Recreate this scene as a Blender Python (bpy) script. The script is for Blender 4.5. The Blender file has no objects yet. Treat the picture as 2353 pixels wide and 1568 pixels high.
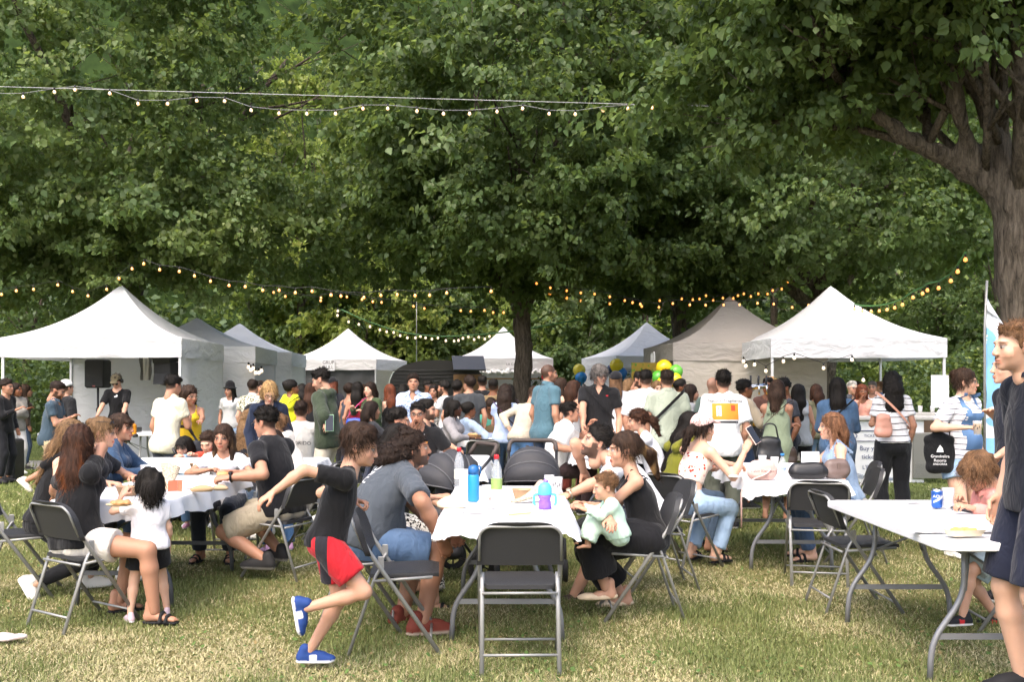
import bpy, math, random
import numpy as np
from mathutils import Vector, Matrix
from mathutils.bvhtree import BVHTree

# ------------------------------------------------------------------ camera, sky, sun, exposure
scene = bpy.context.scene
cam_data = bpy.data.cameras.new('camera')
cam = bpy.data.objects.new('camera', cam_data)
scene.collection.objects.link(cam)
scene.camera = cam
CAM_H = 1.5
cam.location = (0, 0, CAM_H)
cam.rotation_euler = (math.radians(90), 0, 0)
cam_data.lens = 35.0
cam_data.sensor_width = 36.0
cam_data.shift_y = 101 / 2353
cam_data.clip_end = 400
cam_data.clip_start = 0.05
scene.render.resolution_x, scene.render.resolution_y = 1024, 683

world = bpy.data.worlds.new('World')
scene.world = world
world.use_nodes = True
SUN_EL, SUN_AZ = 56, 205          # degrees; azimuth clockwise from +Y: sun behind the camera, a little to the left
_nt = world.node_tree
_bg = _nt.nodes['Background']
_sky = _nt.nodes.new('ShaderNodeTexSky')
_sky.sky_type = 'NISHITA'
_sky.sun_disc = False
_sky.sun_elevation = math.radians(SUN_EL)
_sky.sun_rotation = math.radians(SUN_AZ)
_sky.air_density = 0.85
_sky.dust_density = 5.0
_sky.ozone_density = 0.5
_nt.links.new(_sky.outputs[0], _bg.inputs[0])
_bg.inputs[1].default_value = 0.15
sun_data = bpy.data.lights.new('sun', 'SUN')
sun_data.energy = 0.5
sun_data.angle = math.radians(90)
sun_data.color = (1.0, 0.96, 0.90)
sun = bpy.data.objects.new('sun', sun_data)
scene.collection.objects.link(sun)
_d = Vector((math.sin(math.radians(SUN_AZ)) * math.cos(math.radians(SUN_EL)),
             math.cos(math.radians(SUN_AZ)) * math.cos(math.radians(SUN_EL)), math.sin(math.radians(SUN_EL))))
sun.rotation_euler = _d.to_track_quat('Z', 'Y').to_euler()
sun.location = (-5, -10, 25)
scene.view_settings.view_transform = 'Standard'
scene.view_settings.look = 'None'
scene.view_settings.exposure = 1.72
scene.view_settings.gamma = 1.0
scene.view_settings.use_curve_mapping = False
scene.cycles.max_bounces = 5
scene.cycles.diffuse_bounces = 3
scene.cycles.transmission_bounces = 3
scene.cycles.glossy_bounces = 2
scene.cycles.transparent_max_bounces = 6
scene.cycles.use_denoising = True
scene.cycles.use_adaptive_sampling = True
scene.cycles.adaptive_threshold = 0.04

FPX, CX, HY = 2288.0, 1176.5, 885.0     # focal length and horizon of the photograph as measured on a 2353 px wide print
RND = random.Random(7)
NR = np.random.default_rng(11)


def X_at(px, Z):
    return (px - CX) * Z / FPX


def at(px, py, Z):                       # a measured image point at a known distance -> place in the park
    return Vector((X_at(px, Z), Z, CAM_H - (py - HY) * Z / FPX))


# ------------------------------------------------------------------ objects and tags
def link(o, parent=None):
    scene.collection.objects.link(o)
    if parent is not None:
        o.parent = parent
    return o


def tag(o, label=None, cat=None, group=None, kind=None):
    if label: o['label'] = label
    if cat: o['category'] = cat
    if group: o['group'] = group
    if kind: o['kind'] = kind
    return o


def empty(name, loc=(0, 0, 0), rz=0.0, label=None, cat=None, group=None):
    o = bpy.data.objects.new(name, None)
    o.empty_display_size = 0.1
    o.location = loc
    o.rotation_euler = (0, 0, rz)
    link(o)
    return tag(o, label, cat, group)


def mesh_obj(name, me, parent=None):
    return link(bpy.data.objects.new(name, me), parent)


def np_mesh(name, V, F, mat, col=None, smooth=True):
    """V (n,3); F (m,k) array of fixed-size faces; col (n,3) point colours"""
    V = np.asarray(V, np.float32); F = np.asarray(F, np.int32)
    me = bpy.data.meshes.new(name)
    n, (m, k) = len(V), F.shape
    me.vertices.add(n); me.vertices.foreach_set('co', V.ravel())
    me.loops.add(m * k); me.loops.foreach_set('vertex_index', F.ravel())
    me.polygons.add(m)
    me.polygons.foreach_set('loop_start', np.arange(0, m * k, k, dtype=np.int32))
    me.polygons.foreach_set('loop_total', np.full(m, k, np.int32))
    if smooth:
        me.polygons.foreach_set('use_smooth', np.ones(m, bool))
    if col is not None:
        a = me.color_attributes.new('Col', 'FLOAT_COLOR', 'POINT')
        c = np.ones((n, 4), np.float32); c[:, :3] = col
        a.data.foreach_set('color', c.ravel())
    me.update(calc_edges=True)
    if mat is not None: me.materials.append(mat)
    return me


class MB:
    """collects boxes, tubes and lathes into one mesh"""
    def __init__(s): s.v = []; s.f = []; s.sm = []

    def add(s, vs, fs, smooth=False):
        o = len(s.v); s.v += [tuple(v) for v in vs]
        s.f += [tuple(i + o for i in f) for f in fs]; s.sm += [smooth] * len(fs)
        return s

    def box(s, c, d, R=None, bev=0.0):
        cx, cy, cz = c; hx, hy, hz = d[0] / 2, d[1] / 2, d[2] / 2
        b = min(bev, hx * .9, hy * .9, hz * .9)
        if b <= 0:
            vs = [(x, y, z) for z in (-hz, hz) for x, y in ((-hx, -hy), (hx, -hy), (hx, hy), (-hx, hy))]
            fs = [(3, 2, 1, 0), (4, 5, 6, 7), (0, 1, 5, 4), (1, 2, 6, 5), (2, 3, 7, 6), (3, 0, 4, 7)]
        else:
            vs = []; fs = []
            for z, i in ((-hz, b), (-hz + b, 0), (hz - b, 0), (hz, b)):
                X, Y = hx - i, hy - i; q = b * .6 if i == 0 else b * .3
                vs += [(x, y, z) for x, y in ((-X + q, -Y), (X - q, -Y), (X, -Y + q), (X, Y - q), (X - q, Y), (-X + q, Y), (-X, Y - q), (-X, -Y + q))]
            for r in range(3):
                for j in range(8):
                    k = (j + 1) % 8
                    fs.append((r * 8 + j, r * 8 + k, r * 8 + 8 + k, r * 8 + 8 + j))
            fs.append(tuple(range(7, -1, -1))); fs.append(tuple(range(24, 32)))
        if R is not None: vs = [R @ Vector(v) for v in vs]
        return s.add([(v[0] + cx, v[1] + cy, v[2] + cz) for v in vs], fs)

    def tube(s, pts, r, n=8, caps=True, flat=None):
        pts = [Vector(p) for p in pts]
        rs = r if isinstance(r, (list, tuple)) else [r] * len(pts)
        vs, fs = [], []
        ref = None
        for i, p in enumerate(pts):
            a = pts[max(i - 1, 0)]; b = pts[min(i + 1, len(pts) - 1)]
            t = (b - a).normalized() if (b - a).length > 1e-9 else Vector((0, 0, 1))
            if ref is None:
                ref = Vector((0, 0, 1)) if abs(t.z) < .9 else Vector((1, 0, 0))
            u = t.cross(ref)
            if u.length < 1e-5: u = t.orthogonal()
            u.normalize(); w = u.cross(t).normalized(); ref = w
            for j in range(n):
                an = 2 * math.pi * j / n
                vs.append(p + u * (math.cos(an) * rs[i]) + w * (math.sin(an) * rs[i] * (flat or 1)))
        for i in range(len(pts) - 1):
            for j in range(n):
                k = (j + 1) % n
                fs.append((i * n + j, i * n + n + j, i * n + n + k, i * n + k))
        if caps:
            fs.append(tuple(range(n))); fs.append(tuple(range(len(pts) * n - 1, len(pts) * n - n - 1, -1)))
        return s.add(vs, fs, True)

    def lathe(s, prof, c=(0, 0, 0), n=16, caps=True):
        vs, fs = [], []
        for r, z in prof:
            for j in range(n):
                a = 2 * math.pi * j / n
                vs.append((c[0] + r * math.cos(a), c[1] + r * math.sin(a), c[2] + z))
        for i in range(len(prof) - 1):
            for j in range(n):
                k = (j + 1) % n
                fs.append((i * n + j, i * n + k, i * n + n + k, i * n + n + j))
        if caps:
            fs.append(tuple(range(n - 1, -1, -1))); fs.append(tuple(range((len(prof) - 1) * n, len(prof) * n)))
        return s.add(vs, fs, True)

    def grid(s, P, smooth=True):          # P[i][j] points
        a, b = len(P), len(P[0])
        return s.add([p for row in P for p in row],
                     [(i * b + j, i * b + j + 1, i * b + b + j + 1, i * b + b + j) for i in range(a - 1) for j in range(b - 1)], smooth)

    def mesh(s, name, mat):
        me = bpy.data.meshes.new(name)
        me.from_pydata(s.v, [], s.f)
        me.polygons.foreach_set('use_smooth', s.sm)
        me.materials.append(mat); me.update()
        return me

    def build(s, name, mat, parent=None, loc=None):
        o = mesh_obj(name, s.mesh(name, mat), parent)
        if loc is not None: o.location = loc
        return o


def bend(pts, r=0.05, n=5):
    """round the corners of a polyline"""
    pts = [Vector(p) for p in pts]; out = [pts[0]]
    for i in range(1, len(pts) - 1):
        a, b, c = pts[i - 1], pts[i], pts[i + 1]
        d1, d2 = (a - b), (c - b)
        q = min(r, d1.length * .45, d2.length * .45)
        p1, p2 = b + d1.normalized() * q, b + d2.normalized() * q
        for k in range(n + 1):
            t = k / n
            out.append(p1 * (1 - t) ** 2 + b * (2 * t * (1 - t)) + p2 * t * t)
    return out + [pts[-1]]


def copy_tree(o, parent=None, loc=None, rz=None, label=None, group=None):
    c = o.copy(); scene.collection.objects.link(c)
    if parent is not None: c.parent = parent
    if loc is not None: c.location = loc
    if rz is not None: c.rotation_euler = (0, 0, rz)
    if label: c['label'] = label
    if group: c['group'] = group
    for ch in list(o.children): copy_tree(ch, c)
    return c


# ------------------------------------------------------------------ materials
MATS = {}


def lin(c):
    """display colour (0-255 or #hex) -> linear"""
    if isinstance(c, str):
        c = tuple(int(c[i:i + 2], 16) for i in (1, 3, 5))
    return tuple(((v / 255) / 12.92 if v / 255 <= .04045 else ((v / 255 + .055) / 1.055) ** 2.4) for v in c)


class NT:
    def __init__(s, m):
        m.use_nodes = True; s.nt = m.node_tree; s.b = s.nt.nodes['Principled BSDF']; s.out = s.nt.nodes['Material Output']

    def n(s, t, **kw):
        nd = s.nt.nodes.new(t)
        for k, v in kw.items():
            if k.startswith('_'): setattr(nd, k[1:], v)
            else: nd.inputs[k.replace('__', ' ')].default_value = v
        return nd

    def l(s, a, b): s.nt.links.new(a, b)

    def noise(s, scale, detail=3, co=None, rough=.6, dist=0.0):
        nd = s.n('ShaderNodeTexNoise', Scale=scale, Detail=detail, Roughness=rough, Distortion=dist)
        if co is not None: s.l(co, nd.inputs['Vector'])
        return nd.outputs['Fac']

    def coord(s, which='Object', scale=None):
        c = s.n('ShaderNodeTexCoord').outputs[which]
        if scale:
            mp = s.n('ShaderNodeMapping'); mp.inputs['Scale'].default_value = scale; s.l(c, mp.inputs['Vector']); c = mp.outputs[0]
        return c

    def ramp(s, fac, stops, interp='LINEAR'):
        r = s.n('ShaderNodeValToRGB'); r.color_ramp.interpolation = interp
        e = r.color_ramp.elements
        while len(e) < len(stops): e.new(.5)
        for i, (p, c) in enumerate(stops): e[i].position = p; e[i].color = (*c, 1)
        s.l(fac, r.inputs['Fac']); return r.outputs['Color']

    def mix(s, fac, a, b, mode='MIX'):
        m = s.n('ShaderNodeMix', _data_type='RGBA', _blend_type=mode)
        for v, i in ((fac, 0), (a, 6), (b, 7)):
            if hasattr(v, 'is_linked'): s.l(v, m.inputs[i])
            else: m.inputs[i].default_value = v if i == 0 else (*v, 1)
        return m.outputs[2]

    def math(s, op, a, b=0.0, c=None):
        m = s.n('ShaderNodeMath', _operation=op)
        for v, i in ((a, 0), (b, 1), (c, 2)):
            if v is None: continue
            if hasattr(v, 'is_linked'): s.l(v, m.inputs[i])
            else: m.inputs[i].default_value = v
        return m.outputs[0]

    def bump(s, h, strength=.3, dist=.01):
        b = s.n('ShaderNodeBump', Strength=strength, Distance=dist)
        s.l(h, b.inputs['Height']); s.l(b.outputs[0], s.b.inputs['Normal'])


def new_mat(key):
    m = bpy.data.materials.new(key); MATS[key] = m
    return m, NT(m)


def plain(key, c, rough=.5, metal=0.0, var=.06, bump=0.0, bscale=60, spec=.5, emit=None, estr=0.0):
    if key in MATS: return MATS[key]
    m, t = new_mat(key)
    col = t.mix(t.noise(9, 4, t.coord()), tuple(x * (1 - var) for x in c), tuple(min(1, x * (1 + var)) for x in c))
    t.l(col, t.b.inputs['Base Color'])
    t.b.inputs['Roughness'].default_value = rough; t.b.inputs['Metallic'].default_value = metal
    t.b.inputs['Specular IOR Level'].default_value = spec
    if bump: t.bump(t.noise(bscale, 3, t.coord()), bump, .004)
    if emit:
        t.b.inputs['Emission Color'].default_value = (*emit, 1); t.b.inputs['Emission Strength'].default_value = estr
    return m


def glassy(key, c, alpha=.35, rough=.1):
    if key in MATS: return MATS[key]
    m, t = new_mat(key)
    t.b.inputs['Base Color'].default_value = (*c, 1); t.b.inputs['Roughness'].default_value = rough
    t.b.inputs['Alpha'].default_value = alpha; t.b.inputs['IOR'].default_value = 1.3
    return m


def fabric(c, pat=None, rough=.9, wr=.35):
    key = 'fabric %s %s' % (c, pat)
    if key in MATS: return MATS[key]
    m, t = new_mat(key)
    c = lin(c); co = t.coord()
    base = t.mix(t.noise(14, 4, co), tuple(x * .86 for x in c), tuple(min(1, x * 1.1) for x in c))
    xyz = t.n('ShaderNodeSeparateXYZ'); t.l(co, xyz.inputs[0])
    if pat:
        kind, c2 = pat[0], lin(pat[1])
        if kind == 'stripe':          # (kind, colour, period, width fraction)
            f = t.math('LESS_THAN', t.math('FRACT', t.math('DIVIDE', t.math('ADD', xyz.outputs[2], t.math('MULTIPLY', t.noise(5, 1, co), .03)), pat[2])), pat[3])
        elif kind == 'floral':        # (kind, colour, scale, threshold)
            v = t.n('ShaderNodeTexVoronoi', Scale=pat[2]); w = t.n('ShaderNodeMix', _data_type='VECTOR'); w.inputs[0].default_value = .03
            t.l(co, w.inputs[4]); nz = t.n('ShaderNodeTexNoise', Scale=40); t.l(co, nz.inputs['Vector']); t.l(nz.outputs['Color'], w.inputs[5]); t.l(w.outputs[1], v.inputs['Vector'])
            f = t.math('LESS_THAN', v.outputs['Distance'], pat[3])
        elif kind == 'camo':
            f = t.math('GREATER_THAN', t.noise(pat[2], 2, co, .5, 1.0), pat[3])
        elif kind == 'denim':
            f = t.math('MULTIPLY', t.noise(pat[2], 5, t.coord('Object', (1, 1, .45)), .7), pat[3])
        elif kind == 'below':         # other colour below a height in the wearer's frame
            f = t.math('LESS_THAN', xyz.outputs[2], pat[2])
        elif kind == 'band':
            f = t.math('LESS_THAN', t.math('ABSOLUTE', t.math('ADD', xyz.outputs[pat[3]], -pat[4])), pat[2])
        elif kind == 'side':
            f = t.math('GREATER_THAN', t.math('ABSOLUTE', t.math('ADD', xyz.outputs[pat[3]], -pat[4])), pat[2])
        base = t.mix(f, base, c2)
    t.l(base, t.b.inputs['Base Color'])
    t.b.inputs['Roughness'].default_value = rough
    t.b.inputs['Specular IOR Level'].default_value = .2
    t.b.inputs['Sheen Weight'].default_value = .12
    h1 = t.noise(7, 2, t.coord('Object', (1.6, 1.6, .8)), .5, 1.6); h2 = t.noise(420, 2, co)
    t.bump(t.math('ADD', t.math('MULTIPLY', h1, 1.0), t.math('MULTIPLY', h2, .02)), min(1, wr), .05)
    return m


def mat_skin():
    if 'skin' in MATS: return MATS['skin']
    m, t = new_mat('skin')
    a = t.n('ShaderNodeVertexColor', _layer_name='Col').outputs[0]
    n = t.noise(35, 4, t.coord())
    col = t.mix(t.math('MULTIPLY', n, .35), a, (.30, .10, .06), 'MULTIPLY')
    col = t.mix(.75, col, a)
    t.l(col, t.b.inputs['Base Color'])
    t.b.inputs['Roughness'].default_value = .52
    t.b.inputs['Specular IOR Level'].default_value = .35
    t.b.inputs['Subsurface Weight'].default_value = .12
    t.b.inputs['Subsurface Radius'].default_value = (1, .35, .2)
    t.b.inputs['Subsurface Scale'].default_value = .012
    t.bump(t.noise(160, 2, t.coord()), .12, .003)
    return m


def mat_vcol(key='vcol', rough=.5, spec=.3, bump=0.0, bscale=80, stretch=None):
    if key in MATS: return MATS[key]
    m, t = new_mat(key)
    a = t.n('ShaderNodeVertexColor', _layer_name='Col').outputs[0]
    if bump:
        n = t.noise(bscale, 4, t.coord('Object', stretch), .6, .5)
        a = t.mix(1.0, a, t.ramp(n, [(.25, (.45, .45, .45)), (.7, (1.35, 1.35, 1.35))]), 'MULTIPLY')
        t.bump(n, bump, .012)
    t.l(a, t.b.inputs['Base Color'])
    t.b.inputs['Roughness'].default_value = rough; t.b.inputs['Specular IOR Level'].default_value = spec
    return m


# ------------------------------------------------------------------ implicit surfaces (smooth blends of rounded cones and ellipsoids)
V3 = lambda *a: np.array(a, np.float32)


def nrm(v):
    v = np.asarray(v, np.float32); l = float(np.linalg.norm(v))
    return v / l if l > 1e-9 else V3(0, 0, 1)


def cap(a, b, ra, rb=None, f=None, q=1.0, k=.02, op='+', cuts=None):
    a = np.asarray(a, np.float32); b = np.asarray(b, np.float32); rb = ra if rb is None else rb
    r = max(ra, rb)
    return dict(t=0, a=a, b=b, ra=ra, rb=rb, f=None if f is None else nrm(f), q=q, k=k, op=op, cuts=cuts or [],
                lo=np.minimum(a, b) - r, hi=np.maximum(a, b) + r)


def ell(c, r, R=None, k=.02, op='+', cuts=None):
    c = np.asarray(c, np.float32); r = np.asarray(r if np.ndim(r) else (r, r, r), np.float32)
    e = np.abs(np.asarray(R)).T @ r if R is not None else r
    return dict(t=1, c=c, r=r, R=R, k=k, op=op, cuts=cuts or [], lo=c - e, hi=c + e)


def plane(p, n): return (np.asarray(p, np.float32), nrm(n))   # keeps the side the normal points away from


def field(prims, h, cuts=(), noise=None):
    add = [p for p in prims if p['op'] == '+']
    lo = np.min([p['lo'] for p in add], 0) - .012 - 2 * h; hi = np.max([p['hi'] for p in add], 0) + .012 + 2 * h
    n = np.ceil((hi - lo) / h).astype(int) + 1
    ax = [(lo[i] + h * np.arange(n[i])).astype(np.float32) for i in range(3)]
    D = np.full(n, .08, np.float32)
    for p in prims:
        m = p['k'] + h * 2.5
        i0 = np.maximum(np.floor((p['lo'] - m - lo) / h).astype(int), 0); i1 = np.minimum(np.ceil((p['hi'] + m - lo) / h).astype(int) + 1, n)
        if np.any(i1 <= i0): continue
        c = p['a'] if p['t'] == 0 else p['c']
        X = (ax[0][i0[0]:i1[0]] - c[0])[:, None, None]; Y = (ax[1][i0[1]:i1[1]] - c[1])[None, :, None]; Z = (ax[2][i0[2]:i1[2]] - c[2])[None, None, :]
        if p['t'] == 0:
            b = p['b'] - p['a']; bb = float(b @ b) + 1e-9
            sq = X * X + Y * Y + Z * Z; dt = X * b[0] + Y * b[1] + Z * b[2]; sc = 1.0
            if p['f'] is not None and p['q'] != 1.0:
                f = p['f']; mm = 1 / p['q'] ** 2 - 1; bf = float(b @ f); fd = X * f[0] + Y * f[1] + Z * f[2]
                sq = sq + mm * fd * fd; dt = dt + mm * bf * fd; bb += mm * bf * bf; sc = (1 + p['q']) / 2
            t = np.clip(dt / bb, 0, 1)
            d = (np.sqrt(np.maximum(sq - 2 * t * dt + t * t * bb, 0)) - (p['ra'] + (p['rb'] - p['ra']) * t)) * sc
        else:
            r = p['r']
            if p['R'] is None: s = (X / r[0]) ** 2 + (Y / r[1]) ** 2 + (Z / r[2]) ** 2
            else:
                R = p['R']; s = 0
                for i in range(3): s = s + ((X * R[i][0] + Y * R[i][1] + Z * R[i][2]) / r[i]) ** 2
            d = (np.sqrt(s) - 1) * float(r.min())
        for (pp, nn) in p['cuts']:
            q = pp - c
            d = np.maximum(d, (X - q[0]) * nn[0] + (Y - q[1]) * nn[1] + (Z - q[2]) * nn[2])
        S = D[i0[0]:i1[0], i0[1]:i1[1], i0[2]:i1[2]]; k = p['k']
        if p['op'] == '+':
            g = np.maximum(k - np.abs(S - d), 0); S[...] = np.minimum(S, d) - g * g / (4 * k)
        else:
            g = np.maximum(k - np.abs(S + d), 0); S[...] = np.maximum(S, -d) + g * g / (4 * k)
    for (pp, nn) in cuts:
        X = (ax[0] - pp[0])[:, None, None]; Y = (ax[1] - pp[1])[None, :, None]; Z = (ax[2] - pp[2])[None, None, :]
        D = np.maximum(D, X * nn[0] + Y * nn[1] + Z * nn[2])
    if noise is not None:
        idx = np.nonzero(np.abs(D) < .03 + h)
        P = np.stack([ax[i][idx[i]] for i in range(3)], 1)
        D[idx] += noise(P)
    return nets(D, lo, h)


def nets(D, lo, h):
    s = D < 0
    A = lambda m: [m[i:m.shape[0] - 1 + i, j:m.shape[1] - 1 + j, k:m.shape[2] - 1 + k] for i in (0, 1) for j in (0, 1) for k in (0, 1)]
    cs = A(s)
    cnt = sum(c.astype(np.int8) for c in cs)
    ci = np.nonzero((cnt > 0) & (cnt < 8))
    if len(ci[0]) == 0: return np.zeros((0, 3), np.float32), np.zeros((0, 4), np.int32)
    idm = np.full(cnt.shape, -1, np.int32); idm[ci] = np.arange(len(ci[0]))
    base = np.stack(ci, 1)
    off = np.array([(i, j, k) for i in (0, 1) for j in (0, 1) for k in (0, 1)])
    val = np.stack([D[base[:, 0] + o[0], base[:, 1] + o[1], base[:, 2] + o[2]] for o in off], 1)
    acc = np.zeros((len(base), 3), np.float32); num = np.zeros(len(base), np.float32)
    for a in range(8):
        for b in range(a + 1, 8):
            if np.abs(off[a] - off[b]).sum() != 1: continue
            va, vb = val[:, a], val[:, b]; m = (va < 0) != (vb < 0)
            t = np.where(m, va / np.where(m, va - vb, 1), 0)
            acc += np.where(m[:, None], off[a] + t[:, None] * (off[b] - off[a]), 0); num += m
    V = (base + acc / num[:, None]) * h + lo
    Q = []
    for axi in range(3):
        sl0 = [slice(None)] * 3; sl1 = [slice(None)] * 3
        sl0[axi] = slice(0, -1); sl1[axi] = slice(1, None)
        a, b = s[tuple(sl0)], s[tuple(sl1)]
        e = np.stack(np.nonzero(a != b), 1)
        o1, o2 = (axi + 1) % 3, (axi + 2) % 3
        ok = (e[:, o1] > 0) & (e[:, o2] > 0) & (e[:, o1] < D.shape[o1] - 1) & (e[:, o2] < D.shape[o2] - 1)
        e = e[ok]
        if not len(e): continue
        ins = a[tuple(e.T)]
        def g(d1, d2):
            q = e.copy(); q[:, o1] -= d1; q[:, o2] -= d2
            return idm[tuple(q.T)]
        f = np.stack([g(1, 1), g(0, 1), g(0, 0), g(1, 0)], 1)
        f = np.where(ins[:, None], f, f[:, ::-1])
        Q.append(f)
    Q = np.concatenate(Q) if Q else np.zeros((0, 4), np.int32)
    return V.astype(np.float32), Q[(Q >= 0).all(1)]


def depth(prims, P):
    """how far points lie under the surface of a blend (negative inside), ignoring the smoothing"""
    D = np.full(len(P), 1.0, np.float32)
    for p in prims:
        q = P - (p['a'] if p['t'] == 0 else p['c'])
        if p['t'] == 0:
            b = p['b'] - p['a']; sq = (q * q).sum(1); dt = q @ b; bb = float(b @ b) + 1e-9; sc = 1.0
            if p['f'] is not None and p['q'] != 1.0:
                mm = 1 / p['q'] ** 2 - 1; bf = float(b @ p['f']); fd = q @ p['f']; sq = sq + mm * fd * fd; dt = dt + mm * bf * fd; bb += mm * bf * bf; sc = (1 + p['q']) / 2
            t = np.clip(dt / bb, 0, 1); d = (np.sqrt(np.maximum(sq - 2 * t * dt + t * t * bb, 0)) - (p['ra'] + (p['rb'] - p['ra']) * t)) * sc
        else:
            u = q if p['R'] is None else q @ np.asarray(p['R']).T
            d = (np.sqrt(((u / p['r']) ** 2).sum(1)) - 1) * float(p['r'].min())
        for (pp, nn) in p['cuts']: d = np.maximum(d, (P - pp) @ nn)
        D = np.minimum(D, d) if p['op'] == '+' else np.maximum(D, -d)
    return D


def wav(P, fr, seed, n=4):
    """cheap smooth noise, about -1..1"""
    r = np.random.default_rng(seed); out = np.zeros(len(P), np.float32)
    W = P + .35 / fr * np.stack([np.sin(P[:, 1] * fr * .7 + seed), np.sin(P[:, 2] * fr * .8 + 2 * seed), np.sin(P[:, 0] * fr * .9 + 3)], 1)
    for i in range(n):
        k = r.normal(size=3); k = k / np.linalg.norm(k) * fr * r.uniform(.7, 1.5)
        out += np.sin(W @ k.astype(np.float32) + r.uniform(0, 6.28))
    return out / (n * .6)


def join(parts):
    Vs, Fs, Cs, o = [], [], [], 0
    for V, F, C in parts:
        Vs.append(V); Fs.append(F + o); Cs.append(C); o += len(V)
    return np.concatenate(Vs), np.concatenate(Fs), np.concatenate(Cs)
# ------------------------------------------------------------------ people
SKIN = dict(fair=lin('#cfa58c'), light=lin('#bf937a'), tan=lin('#ad8067'), olive=lin('#9a7058'), brown=lin('#7e5238'), dark=lin('#4d2f21'))
HAIRC = dict(black=lin('#17130f'), dark=lin('#261b14'), brown=lin('#33241a'), chest=lin('#3a2418'), auburn=lin('#63381e'), light=lin('#654a33'),
             blond=lin('#94764e'), dblond=lin('#6c5339'), grey=lin('#5a5551'), white=lin('#a8a49c'), red=lin('#5e3220'), ginger=lin('#6b4a34'))
HEADS, HANDS, FEET = {}, {}, {}


def rotm(yaw=0, pitch=0, roll=0):
    """yaw about z (left positive), pitch nods down, roll tips to the right"""
    m = Matrix.Rotation(math.radians(yaw), 3, 'Z') @ Matrix.Rotation(math.radians(-pitch), 3, 'X') @ Matrix.Rotation(math.radians(roll), 3, 'Y')
    return np.array(m, np.float32)


def two_bone(a, t, l1, l2, hint):
    a, t = np.asarray(a, np.float32), np.asarray(t, np.float32)
    d = t - a; L = float(np.linalg.norm(d)); u = d / max(L, 1e-6)
    L2 = min(max(L, abs(l1 - l2) + .02), (l1 + l2) * .995)
    x = (l1 * l1 - l2 * l2 + L2 * L2) / (2 * L2); y = math.sqrt(max(l1 * l1 - x * x, 0))
    hp = np.asarray(hint, np.float32); hp = hp - u * float(hp @ u); hp = nrm(hp)
    return a + u * x + hp * y, a + u * L2


def head_mesh(sex, kid, h):
    key = (sex, kid, h)
    if key in HEADS: return HEADS[key]
    f = sex == 'f'; P = []
    P.append(ell((0, -.015, .035), (.074, .092, .084)))
    P.append(ell((0, .02, -.018), (.063 if not f else .060, .072, .074), k=.03))
    P.append(ell((0, .035, -.07 if not kid else -.062), (.049 if not f else .044, .050, .042), k=.03))
    P.append(ell((0, .076, -.098 if not kid else -.085), (.021 if not f else .016, .016, .015), k=.022))
    for s in (-1, 1):
        P.append(ell((s * .040, .060, -.030), (.022, .020, .022), k=.02))
        P.append(ell((s * .030, .082, .026), (.024, .012, .008), k=.012))
        P.append(ell((s * .032, .101, .004), (.018, .014, .011), k=.010, op='-'))
        P.append(ell((s * .031, .0795, .003), .0128, k=.002))
        P.append(ell((s * .012, .102, -.034), (.008, .009, .007), k=.006))
        P.append(ell((s * .0755, -.012, -.008), (.009, .019, .031), k=.008))
        P.append(ell((s * .083, -.006, -.006), (.006, .010, .018), k=.006, op='-'))
    n = .0 if not kid else -.006
    P.append(cap((0, .090, .012), (0, .108 + n, -.027), .0078, .0115, k=.013))
    P.append(ell((0, .0955, -.060), (.022, .009, .005), k=.006)); P.append(ell((0, .093, -.0715), (.018, .010, .0065), k=.006))
    P.append(ell((0, .106, -.0655), (.020, .006, .0022), k=.003, op='-'))
    P.append(cap((0, -.02, -.04), (0, -.032, -.15), .049 if not f else .041, k=.03))
    HEADS[key] = field(P, h)
    return HEADS[key]


def head_col(V, skin, hair, brow, lips, beard, buzz, h, lid):
    skin = np.array(skin, np.float32); hair = np.array(hair, np.float32)
    C = np.tile(skin, (len(V), 1)); x, y, z = V.T; ax = np.abs(x)
    bl = lambda m, c: C.__setitem__(slice(None), C + np.clip(m, 0, 1)[:, None] * (np.asarray(c, np.float32) - C))
    red = skin * np.array([1.08, .72, .68])
    bl(.5 * np.exp(-(((ax - .042) / .02) ** 2 + ((z + .03) / .02) ** 2)) * (y > .03), red)
    bl(.5 * np.exp(-((ax / .014) ** 2 + ((z + .03) / .014) ** 2)) * (y > .09), red)
    bl(.35 * ((ax > .072) & (np.abs(z) < .04)), red)
    if beard:
        amt = {'stubble': .38, 'beard': .85, 'goatee': .8}[beard]
        m = ((z < -.048) & (y > -.02)) | ((ax > .05) & (z < .0) & (y > -.005) & (y < .045)) | ((ax < .032) & (z < -.043) & (y > .06))
        if beard == 'goatee': m = (ax < .034) & (y > .05) & (z < -.043)
        m &= z > -.125
        bl(amt * m, hair)
    bl(np.where((ax < .023) & (z > -.079) & (z < -.055) & (y > .078), .85, 0), lips)
    bl(np.where((ax < .021) & (np.abs(z + .0655) < max(.0018, h * .3)) & (y > .08), .7, 0), skin * .25)
    e = (np.abs(ax - .031) < .0155) & (np.abs(z - .003) < max(.0072, h * .62)) & (y > .068)
    bl(e * .9, (.30, .28, .26) if not lid else skin * .7)
    if not lid: bl(((np.abs(ax - .031) < max(.0068, h * .6)) & e) * .95, (.018, .012, .008))
    bl(((np.abs(ax - .031) < .0175) & (np.abs(z - .0105) < max(.0030, h * .4)) & (y > .066)) * .75, skin * .12)
    bl(((ax > .013) & (ax < .051) & (np.abs(z - .0245 + .10 * np.maximum(ax - .036, 0)) < max(.0042, h * .5)) & (y > .05)) * brow, hair * .9)
    bl(np.exp(-((ax - .009) / .004) ** 2 - ((z + .040) / .0035) ** 2) * (y > .09), skin * .25)
    if buzz:
        bl(np.clip((z - (-.020 + .757 * y)) / .026, 0, 1) * buzz * ~((ax > .071) & (np.abs(y + .012) < .026) & (z < .026)) * (z > -.085), hair)
    return C


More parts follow.
